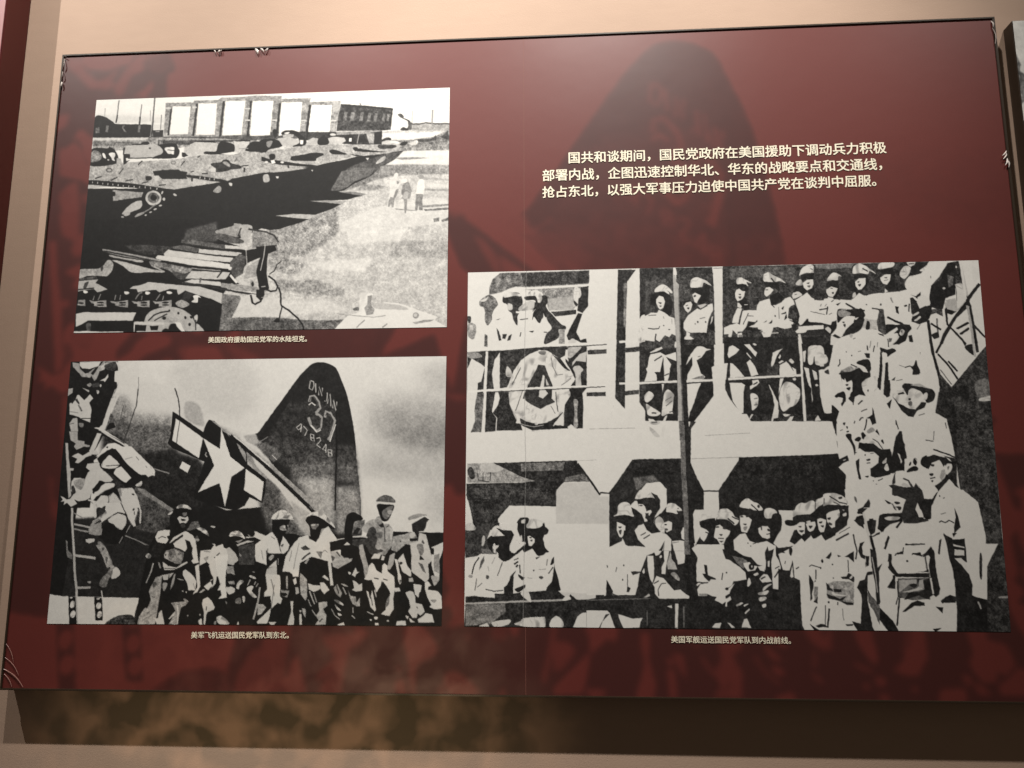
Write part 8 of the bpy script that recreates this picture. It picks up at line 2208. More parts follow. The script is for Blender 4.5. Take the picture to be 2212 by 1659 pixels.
s90,2,0,0;1542,2764 1555,2686 1598,2677 1639,2712 1663,2756 1626,2764 1638,2807 1596,2781 1560,2773
l20,8,0,8;1626,2755 1644,2807
s20,8,0,0;1627,2734 1636,2725 1638,2738
s17,9,0,0;1486,2799 1517,2781 1608,2790 1674,2807 1671,2920 1616,2988 1578,3057 1561,3006 1587,2928 1564,2877 1522,2859 1498,2833
p90,2,0,0;1521,2885 1558,2868 1585,2885 1580,2963 1543,2989 1526,2963
s24,8,0,0;1546,2907 1545,2910 1542,2913 1538,2915 1534,2915 1530,2914 1527,2911 1526,2907 1527,2903 1530,2900 1534,2898 1538,2898 1542,2900 1545,2903
s30,8,0,0;1554,2958 1552,2964 1548,2968 1541,2970 1534,2970 1528,2968 1524,2964 1522,2959 1524,2953 1528,2949 1535,2947 1542,2947 1548,2949 1552,2953
s90,2,0,0;1455,2877 1486,2816 1521,2868 1526,2971 1519,3006 1478,2954
p90,2,0,0;1649,2988 1665,2937 1680,2928 1677,3074 1654,3057
p90,2,0,0;1578,3083 1638,3074 1674,3083 1678,3185 1657,3322 1624,3326 1594,3186
l60,10,0,7;1577,3104 1632,3091
p17,9,1,0;1388,3239 1443,3205 1516,3187 1684,3187 1674,3686 1411,3697 1291,3681 1317,3555 1331,3436
p90,2,0,0;1391,3239 1437,3239 1441,3341 1439,3469 1426,3528 1408,3486 1392,3359
p90,2,0,0;1443,3188 1504,3188 1479,3230 1455,3239
s90,2,0,0;1485,3247 1497,3230 1501,3256 1487,3263
p90,2,0,0;1516,3187 1558,3187 1537,3315 1523,3434 1496,3430 1498,3358 1520,3298
p74,10,0,0;1567,3187 1574,3273 1598,3315 1614,3383 1545,3383 1537,3324
p90,2,0,0;1597,3187 1678,3187 1669,3315 1621,3332
p88,2,0,0;1349,3410 1368,3367 1370,3418 1361,3431
p90,2,0,0;1429,3537 1457,3452 1511,3477 1551,3544 1586,3603 1634,3594 1675,3644 1715,3677 1680,3690 1495,3705 1471,3688 1442,3638 1440,3570
l24,8,0,8;1438,3532 1474,3502
l24,8,0,7;1471,3663 1467,3595 1492,3536
l24,8,0,6;1492,3536 1528,3527
s60,14,0,0;1565,3434 1596,3413 1630,3476 1618,3501
p20,8,0,0;1265,3411 1295,3402 1355,3410 1283,3445
p17,8,0,0;1083,3497 1130,3616 1123,3666 1074,3701
l26,8,0,8;1117,3641 1189,3674 1291,3673
l24,8,0,5;1241,3436 1239,3564
p20,8,0,0;1236,3564 1263,3580 1250,3623 1232,3623
p78,6,0,0;1357,3681 1400,3638 1406,3663 1375,3681
s24,8,0,0;1219,3343 1219,3347 1217,3351 1215,3353 1213,3353 1211,3351 1210,3347 1210,3343 1210,3338 1212,3335 1214,3333 1216,3333 1218,3335 1219,3338
s24,8,0,0;1209,3496 1208,3501 1207,3504 1205,3506 1202,3506 1200,3504 1199,3501 1198,3496 1199,3492 1200,3488 1202,3486 1205,3486 1207,3488 1208,3492
l26,8,0,6;1087,3344 1090,3369
l26,8,0,5;1160,3360 1153,3411
p17,9,0,0;929,3711 1411,3693 1822,3684 1815,3992 927,4005
l45,12,1,6;929,3712 1411,3689
p88,2,0,0;928,3820 1085,3819 1103,3844 1138,3952 1143,4002 927,4005
p17,9,0,0;1073,3861 1103,3852 1048,3928 1029,4004 1017,4004
p17,9,0,0;1103,3852 1163,3851 1203,3985 1197,4001 1143,4002
p88,2,0,0;1163,3855 1276,3900 1348,3891 1330,3933 1323,3991 1203,4001 1180,3926
p88,2,0,0;1529,3771 1565,3754 1568,3788
p88,2,0,0;1592,3741 1616,3741 1605,3991 1584,3992
l44,10,1,10;1654,3770 1650,3987
l40,10,1,8;1708,3769 1709,3969
l40,10,1,8;1382,3815 1380,3974
p45,14,0,0;1669,2377 1702,2378 1709,2663 1714,3048 1717,3225 1671,3226 1675,2710
p15,7,0,0;1705,2378 1739,2359 1747,2758 1726,3868 1690,3868 1717,3225 1714,2899
p15,8,1,0;1723,2183 1780,2395 1831,2543 1826,2752 1754,2747 1744,2933 1752,3104 1704,3121
p15,8,1,0;1942,2539 1984,2448 2726,2400 2713,2753 2483,2752 2470,3304 2382,4012 1673,4022 1724,3309 1764,3104 1917,2708 1943,2743
p89,2,0,0;1760,2747 1940,2747 1913,2864 1793,2864 1784,3001 1752,3104 1744,2795
p89,2,0,0;1833,2556 1942,2557 1940,2760 1829,2760
s90,2,0,0;1787,2859 1801,2803 1855,2795 1891,2812 1908,2838 1854,2846 1811,2864
p15,7,0,0;1790,2872 1854,2846 1908,2838 1918,2915 1897,3052 1919,3103 1912,3146 1853,3155 1830,3087 1843,3035 1868,2992 1839,2958 1798,2933
p90,2,0,0;1789,2928 1839,2958 1857,2984 1837,3052 1818,3087 1795,3053 1787,3001
l22,7,0,8;1832,2988 1865,3001
s90,2,0,0;1920,2838 1940,2752 1995,2734 2036,2769 2058,2821 2087,2855 2056,2915 2003,2855 1944,2846
l20,7,0,10;2004,2838 2050,2898
l20,7,0,8;2034,2821 2087,2855
p15,7,0,0;1914,2855 1950,2851 2009,2864 2050,2919 2092,2881 2113,2983 2040,3052 2037,3180 2106,3239 2159,3255 2140,3315 2058,3264 1993,3239 1972,3137 1943,3129 1980,3086 2018,3001 2018,2967 1960,2907 1912,2915
p90,2,0,0;1912,2920 1942,2907 1971,2941 2018,2975 2011,3009 1986,3052 1967,3112 1937,3120 1915,3061 1894,3044
s22,6,0,0;1938,2932 1937,2936 1932,2939 1927,2941 1920,2941 1915,2939 1911,2936 1909,2932 1911,2929 1915,2926 1921,2924 1927,2924 1933,2926 1937,2929
s22,6,0,0;1992,2949 1990,2953 1985,2955 1979,2956 1972,2954 1967,2951 1963,2946 1962,2941 1964,2937 1969,2935 1975,2934 1982,2936 1988,2940 1992,2944
s24,6,0,0;1934,3009 1961,3009 1951,3027
l24,6,0,7;1927,3052 1968,3056
p22,6,0,0;1932,3082 1968,3082 1949,3099
s90,2,0,0;2094,2709 2110,2666 2153,2623 2194,2657 2235,2683 2269,2748 2215,2761 2156,2735 2109,2726
l20,7,0,8;2181,2692 2233,2761
s20,7,0,0;2226,2709 2235,2692 2246,2709 2237,2731
l24,7,0,7;2168,2735 2209,2769
p15,7,0,0;2102,2735 2180,2752 2275,2761 2284,2829 2247,2898 2227,2966 2230,3051 2277,3085 2158,3086 2137,3001 2162,2932 2182,2864 2119,2795
p90,2,0,0;2094,2812 2124,2804 2154,2821 2182,2855 2162,2941 2143,2992 2101,2984 2092,2881
s24,6,0,0;2121,2821 2120,2824 2116,2827 2111,2828 2106,2828 2101,2827 2098,2824 2097,2821 2098,2817 2102,2815 2106,2813 2112,2813 2117,2815 2120,2817
s24,6,0,0;2164,2821 2162,2824 2159,2827 2153,2828 2148,2828 2142,2827 2139,2824 2138,2821 2139,2817 2143,2815 2148,2813 2154,2813 2159,2815 2163,2817
s24,6,0,0;2116,2898 2143,2898 2133,2915
s60,10,0,0;2118,2932 2145,2924 2138,2966 2120,2966
s90,2,0,0;2274,2769 2293,2735 2335,2731 2369,2769 2367,2846 2332,2838 2284,2838
s15,7,0,0;2240,2915 2290,2855 2355,2855 2369,2795 2398,2795 2404,2881 2393,2966 2361,3034 2359,3102 2295,3051 2320,3034 2304,2966 2339,2966 2305,2923 2258,2923
p90,2,0,0;2224,2949 2252,2923 2299,2923 2316,2958 2340,2958 2333,2992 2309,3000 2319,3043 2289,3060 2254,3043 2232,3000
l24,6,0,8;2249,2923 2251,2966
s24,6,0,0;2296,2949 2316,2958 2312,2979 2295,2970
l24,6,0,6;2285,3009 2312,3000
p90,2,0,0;2040,3069 2089,3009 2131,2996 2158,3077 2205,3103 2288,3081 2352,3136 2338,3187 2297,3187 2278,3221 2267,3390 2245,3339 2198,3323 2165,3264 2101,3230 2043,3180
s24,6,0,0;2150,3103 2150,3106 2148,3108 2147,3109 2144,3109 2143,3108 2141,3106 2141,3103 2141,3100 2143,3097 2145,3096 2147,3096 2149,3097 2150,3100
s24,6,0,0;2170,3132 2169,3135 2168,3137 2166,3138 2164,3138 2163,3137 2162,3135 2161,3132 2162,3130 2163,3128 2165,3127 2167,3127 2168,3128 2169,3130
l30,8,0,6;2181,3111 2205,3103
p15,7,0,0;2290,3136 2297,3187 2339,3161 2323,3305 2288,3473 2275,3322 2267,3204
p90,2,0,0;1781,3155 1847,3155 1925,3129 1970,3222 1963,3273 2010,3298 2056,3349 2085,3374 2119,3433 2123,3483 2070,3492 2016,3518 1979,3560 1915,3544 1868,3494 1755,3503 1756,3325 1773,3249
p90,2,0,0;1751,3155 1771,3206 1770,3240 1750,3189
p15,7,0,0;1752,3121 1794,3095 1799,3129 1768,3189
p90,2,0,0;1727,3161 1764,3118 1967,3117 1970,3236 2016,3287 2085,3363 2119,3413 2123,3484 2069,3497 2003,3557 1967,3582 1915,3524 1755,3509 1756,3339 1769,3263
p15,7,0,0;1954,3169 2037,3168 2118,3244 2165,3252 2216,3337 2104,3329 2079,3354 2004,3279 1975,3270
p50,14,0,0;2023,3236 2106,3261 2140,3295 2103,3371 2057,3312
p90,2,0,0;2104,3312 2152,3303 2174,3337 2210,3345 2191,3387 2137,3400 2115,3354
s15,6,0,0;2186,3349 2184,3365 2178,3377 2169,3384 2159,3384 2151,3377 2146,3365 2144,3350 2146,3334 2153,3322 2161,3315 2171,3315 2179,3322 2185,3334
s80,4,0,0;2174,3349 2173,3355 2172,3359 2169,3361 2166,3361 2164,3359 2163,3355 2162,3350 2163,3344 2165,3340 2167,3338 2170,3338 2172,3340 2174,3344
p15,7,0,0;2125,3413 2220,3379 2255,3404 2311,3487 2315,3537 2251,3538 2218,3655 2216,3722 2127,3756 2044,3774 1998,3741 2008,3582 2028,3506 2123,3489
p90,2,0,0;2210,3345 2263,3336 2261,3404 2226,3387
s88,2,0,0;2178,3429 2208,3412 2213,3433 2189,3446
p90,2,0,0;2217,3475 2254,3425 2278,3429 2311,3504 2240,3517
l20,7,0,9;2229,3479 2265,3454
s90,2,0,0;2127,3547 2135,3480 2147,3472 2157,3522 2139,3556
s88,3,0,0;2244,3571 2286,3533 2310,3529 2279,3563 2243,3605
s88,3,0,0;2207,3622 2249,3605 2278,3596 2284,3613 2259,3642 2212,3643
s88,2,0,0;2209,3672 2259,3663 2264,3688 2222,3713
s88,2,0,0;2230,3746 2257,3734 2259,3763 2238,3775
p90,2,0,0;2311,3311 2347,3099 2349,3235 2370,3285 2380,3352 2373,3553 2382,3637 2355,3587 2317,3579
l20,7,0,7;2338,3369 2369,3344
l20,7,0,9;2330,3462 2367,3386
p88,2,0,0;2285,3294 2300,3285 2298,3349 2286,3349
p15,7,0,0;1813,3331 1836,3339 1840,3440 1898,3474 1898,3507 1856,3525 1815,3466 1799,3424 1822,3424
l18,7,0,7;1950,3414 1943,3490
s18,7,0,0;1984,3412 1984,3416 1982,3419 1979,3421 1977,3421 1974,3419 1973,3416 1972,3412 1973,3409 1975,3406 1977,3404 1980,3404 1982,3406 1984,3409
p90,2,0,0;1759,3593 1784,3534 1838,3525 1863,3482 1945,3499 1972,3591 2015,3548 2039,3523 2008,3590 1995,3632 1965,3658 1969,3708 1939,3741 1884,3700 1900,3667 1864,3659 1835,3642 1764,3660
p60,12,0,0;1764,3635 1835,3634 1829,3659 1775,3660
s15,7,0,0;1990,3582 1989,3589 1985,3594 1980,3597 1974,3597 1969,3594 1966,3589 1964,3582 1966,3576 1970,3570 1975,3568 1981,3567 1986,3570 1989,3576
p90,2,0,0;1964,3691 2000,3657 2008,3691 1975,3724 1974,3766 1962,3766
s15,7,0,0;1945,3741 1960,3737 1959,3766 1947,3766
p90,2,0,0;1754,3542 1767,3521 1790,3521 1760,3559
s88,2,0,0;2039,3749 2075,3723 2092,3731 2050,3765
s88,2,0,0;2098,3748 2133,3735 2103,3765
p88,2,0,0;2101,3831 2138,3781 2140,3797 2107,3843
p86,3,0,0;1857,3984 1881,3942 1928,3933 1915,3987
p86,3,0,0;1970,3932 1993,3940 2027,3985 2003,3986
p86,3,0,0;2074,3980 2094,3897 2117,3889 2144,3984
l40,10,0,6;2382,3653 2379,3819
p89,2,0,0;2381,2752 2488,2757 2483,2881 2509,3000 2487,3119 2463,3136 2368,3153 2334,3102 2373,3000 2406,2881
s15,7,0,0;2332,2812 2391,2795 2404,2864 2392,2966 2348,3034 2312,3051
s90,2,0,0;2488,2821 2513,2718 2550,2675 2585,2675 2633,2650 2656,2675 2656,2753 2616,2787 2557,2795 2510,2804
s90,2,0,0;2656,2744 2663,2650 2699,2624 2729,2607 2721,2676 2678,2718
s90,2,0,0;2720,2684 2717,2624 2754,2573 2813,2573 2876,2616 2897,2685 2849,2702 2791,2689 2737,2701
l20,7,0,8;2765,2603 2833,2667 2891,2689
s20,7,0,0;2829,2620 2853,2607 2858,2629 2837,2637
l30,8,0,7;2792,2663 2843,2702
l20,7,0,6;2726,2624 2723,2684
l30,8,0,6;2659,2676 2656,2744
p15,7,0,0;2485,2829 2516,2804 2616,2795 2678,2727 2750,2693 2849,2710 2902,2702 2882,2914 2796,2999 2783,3050 2717,3076 2690,3016 2625,3050 2614,3025 2565,3084 2542,3051 2493,3119 2453,3085 2492,2966 2516,2957 2506,2898
s15,7,0,0;2425,2872 2455,2855 2501,2872 2494,2915 2441,2915
p90,2,0,0;2503,2915 2536,2881 2575,2881 2567,3008 2543,3021 2526,3000 2510,2957
p90,2,0,0;2580,2898 2613,2881 2649,2872 2653,2915 2633,2966 2609,2983 2592,2966
s86,3,0,0;2587,2872 2614,2864 2610,2889 2589,2889
p90,2,0,0;2664,2846 2691,2838 2732,2855 2723,2932 2709,2982 2685,2991 2672,2957
p90,2,0,0;2734,2795 2758,2770 2830,2744 2834,2778 2820,2838 2795,2872 2793,2931 2769,2944 2753,2915 2737,2872
s20,6,0,0;2678,2876 2702,2872 2695,2893 2680,2891
s20,6,0,0;2688,2919 2712,2915 2705,2936
s20,6,0,0;2741,2838 2765,2829 2761,2851 2746,2855
s24,6,0,0;2772,2909 2769,2913 2763,2914 2757,2911 2751,2907 2747,2900 2746,2893 2747,2886 2750,2882 2755,2881 2761,2884 2767,2889 2771,2895 2773,2902
s24,6,0,0;2523,2927 2547,2923 2540,2940
s24,6,0,0;2527,2970 2563,2966 2550,2991
s24,6,0,0;2600,2919 2629,2919 2611,2949
s70,8,0,0;2816,2795 2834,2787 2826,2829
s88,2,0,0;2854,2795 2881,2778 2880,2812 2859,2817
s60,10,0,0;2853,2744 2871,2749 2864,2761
p15,7,0,0;2550,3008 2573,3000 2614,3025 2564,3089
p15,7,0,0;2702,3008 2787,2931 2797,2991 2783,3050 2717,3076
p90,2,0,0;2481,3127 2542,3051 2564,3089 2614,3021 2630,3059 2690,3012 2717,3076 2796,3016 2882,2914 2963,2914 3013,2965 2964,4125 2510,4133 2516,3472 2465,3430 2396,3389 2366,3221 2450,3161
p15,7,0,0;2368,3149 2419,3203 2366,3204
s15,7,0,0;2450,3161 2468,3152 2469,3203 2457,3233 2449,3212
l20,7,0,12;2793,3071 2890,2999
l20,7,0,10;2924,3007 2932,3100 2943,3184 2931,3268
l30,8,0,5;2820,2999 2904,2931
p15,7,0,0;2711,3253 2754,3193 2755,3227 2739,3269
p15,7,0,0;2799,3223 2828,3235 2804,3248
p15,7,0,0;2851,3243 2920,3184 2918,3302 2880,3247
p15,7,0,0;2952,3184 2967,3100 3003,3083 2980,3134 2985,3218 3002,3234 2995,3268 2972,3251
p15,7,0,0;2960,2787 2970,2744 3007,2719 3051,2634 3053,2719 3024,2710 2993,2753 3003,2796
p15,7,0,0;2956,2821 3003,2804 3000,2880 3003,2948 2953,2889 2971,2863 2942,2855
p15,7,0,0;3029,2872 3077,2838 3050,2931 3072,2965 3052,3016 3037,2965
p15,7,0,0;3051,3032 3117,2982 3116,3007 3069,3032
p17,8,0,0;2361,3372 2425,3389 2443,3388 2470,3279 2475,3388 2478,3464 2515,3488 2515,3820 2516,3952 2532,4001 2341,4004
p90,2,0,0;2446,3447 2465,3330 2470,3455 2455,3464
l24,7,0,6;2410,3321 2417,3288
l20,7,0,7;2490,3371 2514,3350
p15,7,0,0;2584,3429 2614,3504 2612,3563 2597,3637 2599,3679 2583,3704 2587,3588 2581,3521
l20,7,0,8;2636,3379 2632,3479
l20,7,0,6;2587,3346 2608,3329 2677,3362
p15,7,0,0;2626,3487 2634,3496 2619,3513
p15,7,0,0;2631,3654 2640,3654 2635,3728 2606,3712
p55,14,0,0;2618,3554 2647,3554 2637,3654 2618,3704 2609,3637
s15,7,0,0;2677,3286 2687,3269 2694,3295 2685,3307
s20,7,0,0;2676,3362 2675,3366 2674,3370 2672,3372 2670,3372 2668,3370 2667,3366 2667,3362 2667,3357 2669,3354 2671,3352 2673,3352 2675,3354 2676,3357
s24,7,0,0;2765,3323 2765,3327 2763,3330 2761,3332 2759,3332 2757,3330 2755,3327 2755,3324 2756,3320 2757,3317 2759,3315 2762,3315 2764,3317 2765,3320
s24,7,0,0;2765,3465 2765,3468 2763,3471 2761,3472 2759,3472 2757,3471 2756,3468 2756,3466 2756,3463 2758,3460 2760,3459 2762,3459 2764,3460 2765,3463
l15,7,0,6;2873,3277 2873,3402
p15,7,0,0;2816,3453 2854,3448 2873,3410 2912,3452 2909,3510 2870,3477 2824,3473
s88,2,0,0;2877,3460 2895,3435 2900,3448 2885,3473
p62,16,0,0;2706,3528 2765,3495 2910,3502 2897,3733 2814,3710 2706,3669
p15,7,0,0;2706,3512 2734,3553 2755,3603 2709,3587
s86,3,0,0;2728,3553 2752,3536 2756,3570 2739,3570
p15,6,0,0;2759,3574 2814,3581 2813,3610 2761,3607
p88,2,0,0;2737,3619 2755,3603 2772,3627 2852,3643 2828,3652 2759,3644
p15,7,0,0;2705,3628 2759,3652 2798,3677 2846,3651 2815,3701 2717,3678
p15,7,0,0;2797,3702 2843,3709 2895,3717 2894,3742 2842,3738
s15,6,0,0;2724,3715 2723,3720 2721,3724 2718,3726 2715,3726 2713,3724 2711,3720 2710,3715 2711,3710 2713,3706 2716,3704 2719,3704 2722,3706 2724,3710
l20,7,0,7;2783,3710 2779,3743
l20,7,0,8;2627,3761 2602,3828 2579,3910
l15,7,0,12;2719,3777 2710,3867 2700,3974
l22,7,0,6;2692,3744 2684,3942
p15,7,0,0;2614,3959 2650,3934 2684,3942 2700,3974 2666,3967 2637,3975
p15,7,0,0;2569,3935 2630,3992 2653,4012 2601,4000
l45,10,0,5;2812,3776 2818,3899
p15,7,0,0;2828,3936 2886,3935 2879,3951 2839,3952
p15,7,1,0;2876,3906 2938,3930 2956,3700 2956,3634 2927,3560 2950,3493 2986,3476 3006,3401 3047,3393 3046,3426 3011,3434 3000,3609 2992,3732 2993,3831 3012,3929 3037,4010 2917,4012 2896,3963
p40,12,0,0;3000,3609 3046,3674 3083,3748 3074,3944 3030,3773 3004,3708
p15,7,0,0;3002,3234 3031,3234 3021,3334 3003,3343 3003,3284
p90,2,0,0;3221,2525 3239,2380 3270,2337 3317,2333 3345,2355 3399,2338 3504,2321 3542,2493 3563,2535 3526,2578 3511,2637 3460,2629 3442,2518 3392,2466
s20,7,0,0;3232,2466 3244,2397 3261,2354 3255,2414 3253,2466 3235,2474
p20,7,0,0;3205,2491 3240,2478 3309,2509 3338,2517 3377,2543 3404,2466 3419,2509 3441,2535 3459,2646 3418,2663 3392,2713 3409,2832 3472,2849 3477,2866 3395,2891 3296,2891 3284,2798 3307,2662 3326,2645 3264,2603 3226,2594 3229,2526
l28,8,0,12;3313,2415 3353,2440 3378,2526
s80,4,0,0;3299,2483 3323,2466 3350,2492 3338,2513 3309,2500
p90,2,0,0;3217,2602 3264,2603 3303,2628 3326,2645 3306,2696 3291,2764 3273,2781 3245,2747 3230,2696
s15,6,0,0;3237,2666 3261,2662 3281,2675 3271,2689 3248,2688
s15,6,0,0;3238,2717 3282,2717 3283,2743 3268,2756 3258,2730
s15,6,0,0;3169,2645 3197,2662 3214,2679 3196,2688
l40,8,0,5;3214,2679 3251,2747
p15,7,0,0;3393,2696 3418,2663 3511,2646 3562,2552 3558,2629 3514,2697 3498,2781 3495,2840 3438,2832 3457,2798
p90,2,0,0;3387,2747 3405,2675 3444,2828 3415,2828
p15,7,0,0;3120,2815 3150,2789 3284,2785 3269,2857 3198,2900 3155,2950 3142,2984 3103,2950 3111,2891
s86,3,0,0;3160,2832 3213,2819 3271,2828 3246,2857 3176,2857
p15,7,0,0;3049,2849 3073,2840 3056,2950 3044,2967
p90,2,0,0;3508,2313 3525,2261 3591,2219 3610,2296 3623,2322 3630,2356 3591,2442 3554,2489 3526,2467 3511,2416
p70,10,1,0;3597,2331 3620,2322 3630,2356 3591,2442 3581,2408
s22,6,0,0;3525,2266 3550,2270 3541,2292 3524,2283
s18,6,0,0;3508,2369 3537,2364 3530,2390 3513,2386
l22,6,0,8;3511,2420 3549,2406
s22,6,0,0;3516,2441 3533,2437 3526,2459
s90,2,0,0;3624,2314 3647,2254 3675,2271 3676,2314 3641,2374 3627,2365
s45,10,0,0;3642,2297 3657,2288 3646,2331
p15,7,0,0;3450,2244 3488,2183 3558,2184 3639,2193 3681,2263 3635,2254 3616,2296 3591,2219 3531,2253 3504,2321 3477,2278
p15,7,0,0;3541,2501 3590,2450 3634,2382 3650,2425 3598,2527 3573,2561
p90,2,0,0;3561,2561 3650,2425 3692,2502 3795,2604 3774,2991 3487,2992 3505,2714
s15,6,0,0;3575,2604 3575,2608 3573,2611 3571,2613 3569,2613 3568,2611 3566,2608 3566,2604 3567,2599 3568,2596 3570,2594 3572,2594 3574,2596 3575,2599
l24,7,0,5;3593,2629 3607,2621
l45,8,0,5;3567,2794 3608,2781
l15,7,0,8;3551,2883 3569,2866 3596,2883 3626,2861 3659,2887
p15,7,0,0;3671,2731 3692,2815 3703,2933 3653,3000 3658,2916 3674,2832
l15,7,0,10;3180,3025 3157,3092 3151,3151
l15,7,0,7;3214,3230 3236,3201 3272,3213 3282,3142
p15,7,0,0;3335,3225 3345,3200 3379,3204 3401,3229 3431,3204 3471,3199 3486,3133 3494,3199 3501,3291 3510,3440 3523,3571 3512,3629 3488,3654 3472,3629 3459,3440 3453,3324 3469,3249 3453,3212 3430,3212 3406,3237 3379,3212 3356,3213
l60,10,0,5;3429,3233 3434,3358
l45,10,0,5;3337,3121 3435,3112
s15,6,0,0;3311,3112 3310,3117 3308,3121 3304,3123 3301,3123 3298,3121 3296,3117 3295,3112 3296,3108 3299,3104 3302,3102 3305,3102 3309,3104 3311,3108
s15,6,0,0;3309,3285 3308,3290 3305,3294 3302,3297 3298,3297 3295,3294 3293,3290 3293,3285 3294,3280 3296,3276 3299,3274 3303,3274 3306,3276 3308,3280
l15,7,0,15;3180,3209 3168,3293
l15,7,0,12;3160,3351 3183,3351
l15,7,0,13;3182,3309 3192,3392 3236,3429
p15,7,0,0;3370,3395 3416,3391 3451,3370 3452,3399
p15,7,0,0;3277,3421 3283,3408 3300,3425 3368,3424 3452,3415 3453,3440 3310,3441
p40,12,0,0;3223,3475 3367,3457 3452,3457 3447,3671 3321,3688 3276,3673 3215,3649
p70,10,0,0;3234,3483 3360,3474 3358,3515 3306,3524 3246,3591 3228,3607
p80,5,0,0;3245,3607 3356,3565 3374,3540 3407,3573 3302,3606
s15,6,0,0;3306,3532 3335,3516 3363,3528 3339,3561
p15,7,0,0;3366,3466 3400,3474 3364,3515
p70,8,0,0;3377,3482 3406,3474 3407,3564 3373,3556
p15,7,0,0;3405,3482 3458,3457 3472,3629 3436,3663 3447,3679 3413,3671 3369,3639 3323,3656 3276,3681 3259,3681 3302,3606 3371,3598 3412,3573
l88,2,0,13;3461,3457 3472,3621
p15,7,0,0;3190,3434 3208,3426 3204,3574 3150,3567 3186,3525
l15,7,0,7;3219,3492 3220,3648 3199,3731
p15,7,0,0;3308,3713 3355,3688 3405,3712 3404,3737 3353,3729
p15,7,0,0;3520,3694 3556,3653 3591,3628 3629,3661 3633,3693 3571,3694 3530,3719
p15,7,1,0;3579,2990 3616,3057 3719,3057 3734,3298 3640,3249 3703,3339 3738,3422 3755,3520 3743,3733 3631,3734 3631,3521 3627,3389 3605,3257 3591,3091
p88,2,0,0;3639,3107 3720,3136 3719,3149 3641,3128
p88,2,0,0;3647,3161 3715,3173 3715,3227 3644,3224
p88,2,0,0;3645,3257 3691,3252 3717,3290 3731,3347 3733,3413 3692,3331
l15,7,0,8;3556,3057 3533,3216
p90,2,0,0;3730,3048 3772,3023 3750,3405 3736,3356 3729,3290
p15,7,0,0;3038,3160 3058,3168 3078,3235 3081,3360 3121,3310 3094,3393 3088,3526 3085,3732 3062,3732 3060,3526 3044,3360
l75,6,0,7;3049,3243 3065,3410 3073,3609
l62,4,0,3;476,-15 464,772 460,1480 470,2270 447,4138"""
CORNERS = {'p1': [[-1.2461, 1.94, 2.6615], [-0.2933, 1.94, 2.6601], [-0.2931, 1.94, 2.0216], [-1.2508, 1.94, 2.0224]], 'p2': [[-1.2515, 1.94, 1.948], [-0.2932, 1.94, 1.9482], [-0.2963, 1.94, 1.3095], [-1.2514, 1.94, 1.3069]], 'p3': [[-0.2416, 1.94, 2.1601], [0.9861, 1.94, 2.1637], [0.9766, 1.94, 1.3061], [-0.2434, 1.94, 1.3089]]}

def grid_sheet(name, quad, colour, mat, parent, proud=0.0):
    """a sheet of paper between four corners (TL TR BR BL), one vertex per printed dot"""
    h, w = colour.shape[:2]
    TL, TR, BR, BL = [np.array(c, float) for c in quad]
    u = np.linspace(0, 1, w)[None, :, None]
    v = np.linspace(0, 1, h)[:, None, None]
    P = (TL * (1 - u) + TR * u) * (1 - v) + (BL * (1 - u) + BR * u) * v
    P[..., 1] -= proud
    me = bpy.data.meshes.new(name)
    me.vertices.add(w * h)
    me.vertices.foreach_set('co', P.reshape(-1).astype(np.float32))
    i = (np.arange(h - 1)[:, None] * w + np.arange(w - 1)[None]).reshape(-1)
    q = np.stack([i, i + w, i + w + 1, i + 1], 1).reshape(-1).astype(np.int32)
    n = len(i)
    me.loops.add(4 * n)
    me.loops.foreach_set('vertex_index', q)
    me.polygons.add(n)
    me.polygons.foreach_set('loop_start', np.arange(0, 4 * n, 4, dtype=np.int32))
    me.update(calc_edges=True)
    at = me.color_attributes.new('ink', 'FLOAT_COLOR', 'POINT')
    c4 = np.ones((w * h, 4), np.float32)
    c4[:, :3] = colour.reshape(-1, 3)
    at.data.foreach_set('color', c4.reshape(-1))
    return link(name, me, mat, parent)

def ink_bw(t, lo=0.0):
    t = np.clip(t, 1, 100) / 100
    lin = 0.004 + 0.84 * t ** 2.25
    return np.stack([lin, lin * 0.985, lin * (0.99 - 0.06 * t)], -1)

# ------------------------------------------------------------------ wall
def wall(bm):
    v = [bm.verts.new(p) for p in ((-5, WY, -0.2), (5, WY, -0.2), (5, WY, 4.6), (-5, WY, 4.6))]
    bm.faces.new(v)
tag(bmesh_obj('wall', wall, M_WALL), kind='structure')

# ------------------------------------------------------------------ the display panel
XL, XR, ZT, ZB = -1.3533, 1.0834, Z0 + 1.2475, Z0 - 0.3957
XS = -0.100                                       # joint between the two printed sheets
panel = tag(empty('display_panel', ((XL + XR) / 2, WY, ZB)),
            'large dark red exhibition panel with three black and white photographs and cream Chinese lettering', 'display panel')
bmesh_obj('backing_board', lambda bm: box(bm, XL + .002, XR - .002, FY + .004, WY - .001, ZB + .002, ZT - .002), M_BOARD, panel)
T = 0.0048
def trims(a):
    return lambda bm: box(bm, *a)
for a in ((XL, XR, FY - .003, FY + .014, ZT - T, ZT), (XL, XR, FY - .003, FY + .014, ZB, ZB + T * .9),
          (XL, XL + T, FY - .0028, FY + .014, ZB + T * .9, ZT - T), (XR - T * 1.3, XR, FY - .0028, FY + .014, ZB + T * .9, ZT - T)):
    bmesh_obj('edge_trim', trims(a), M_TRIM, panel, 0.0006)

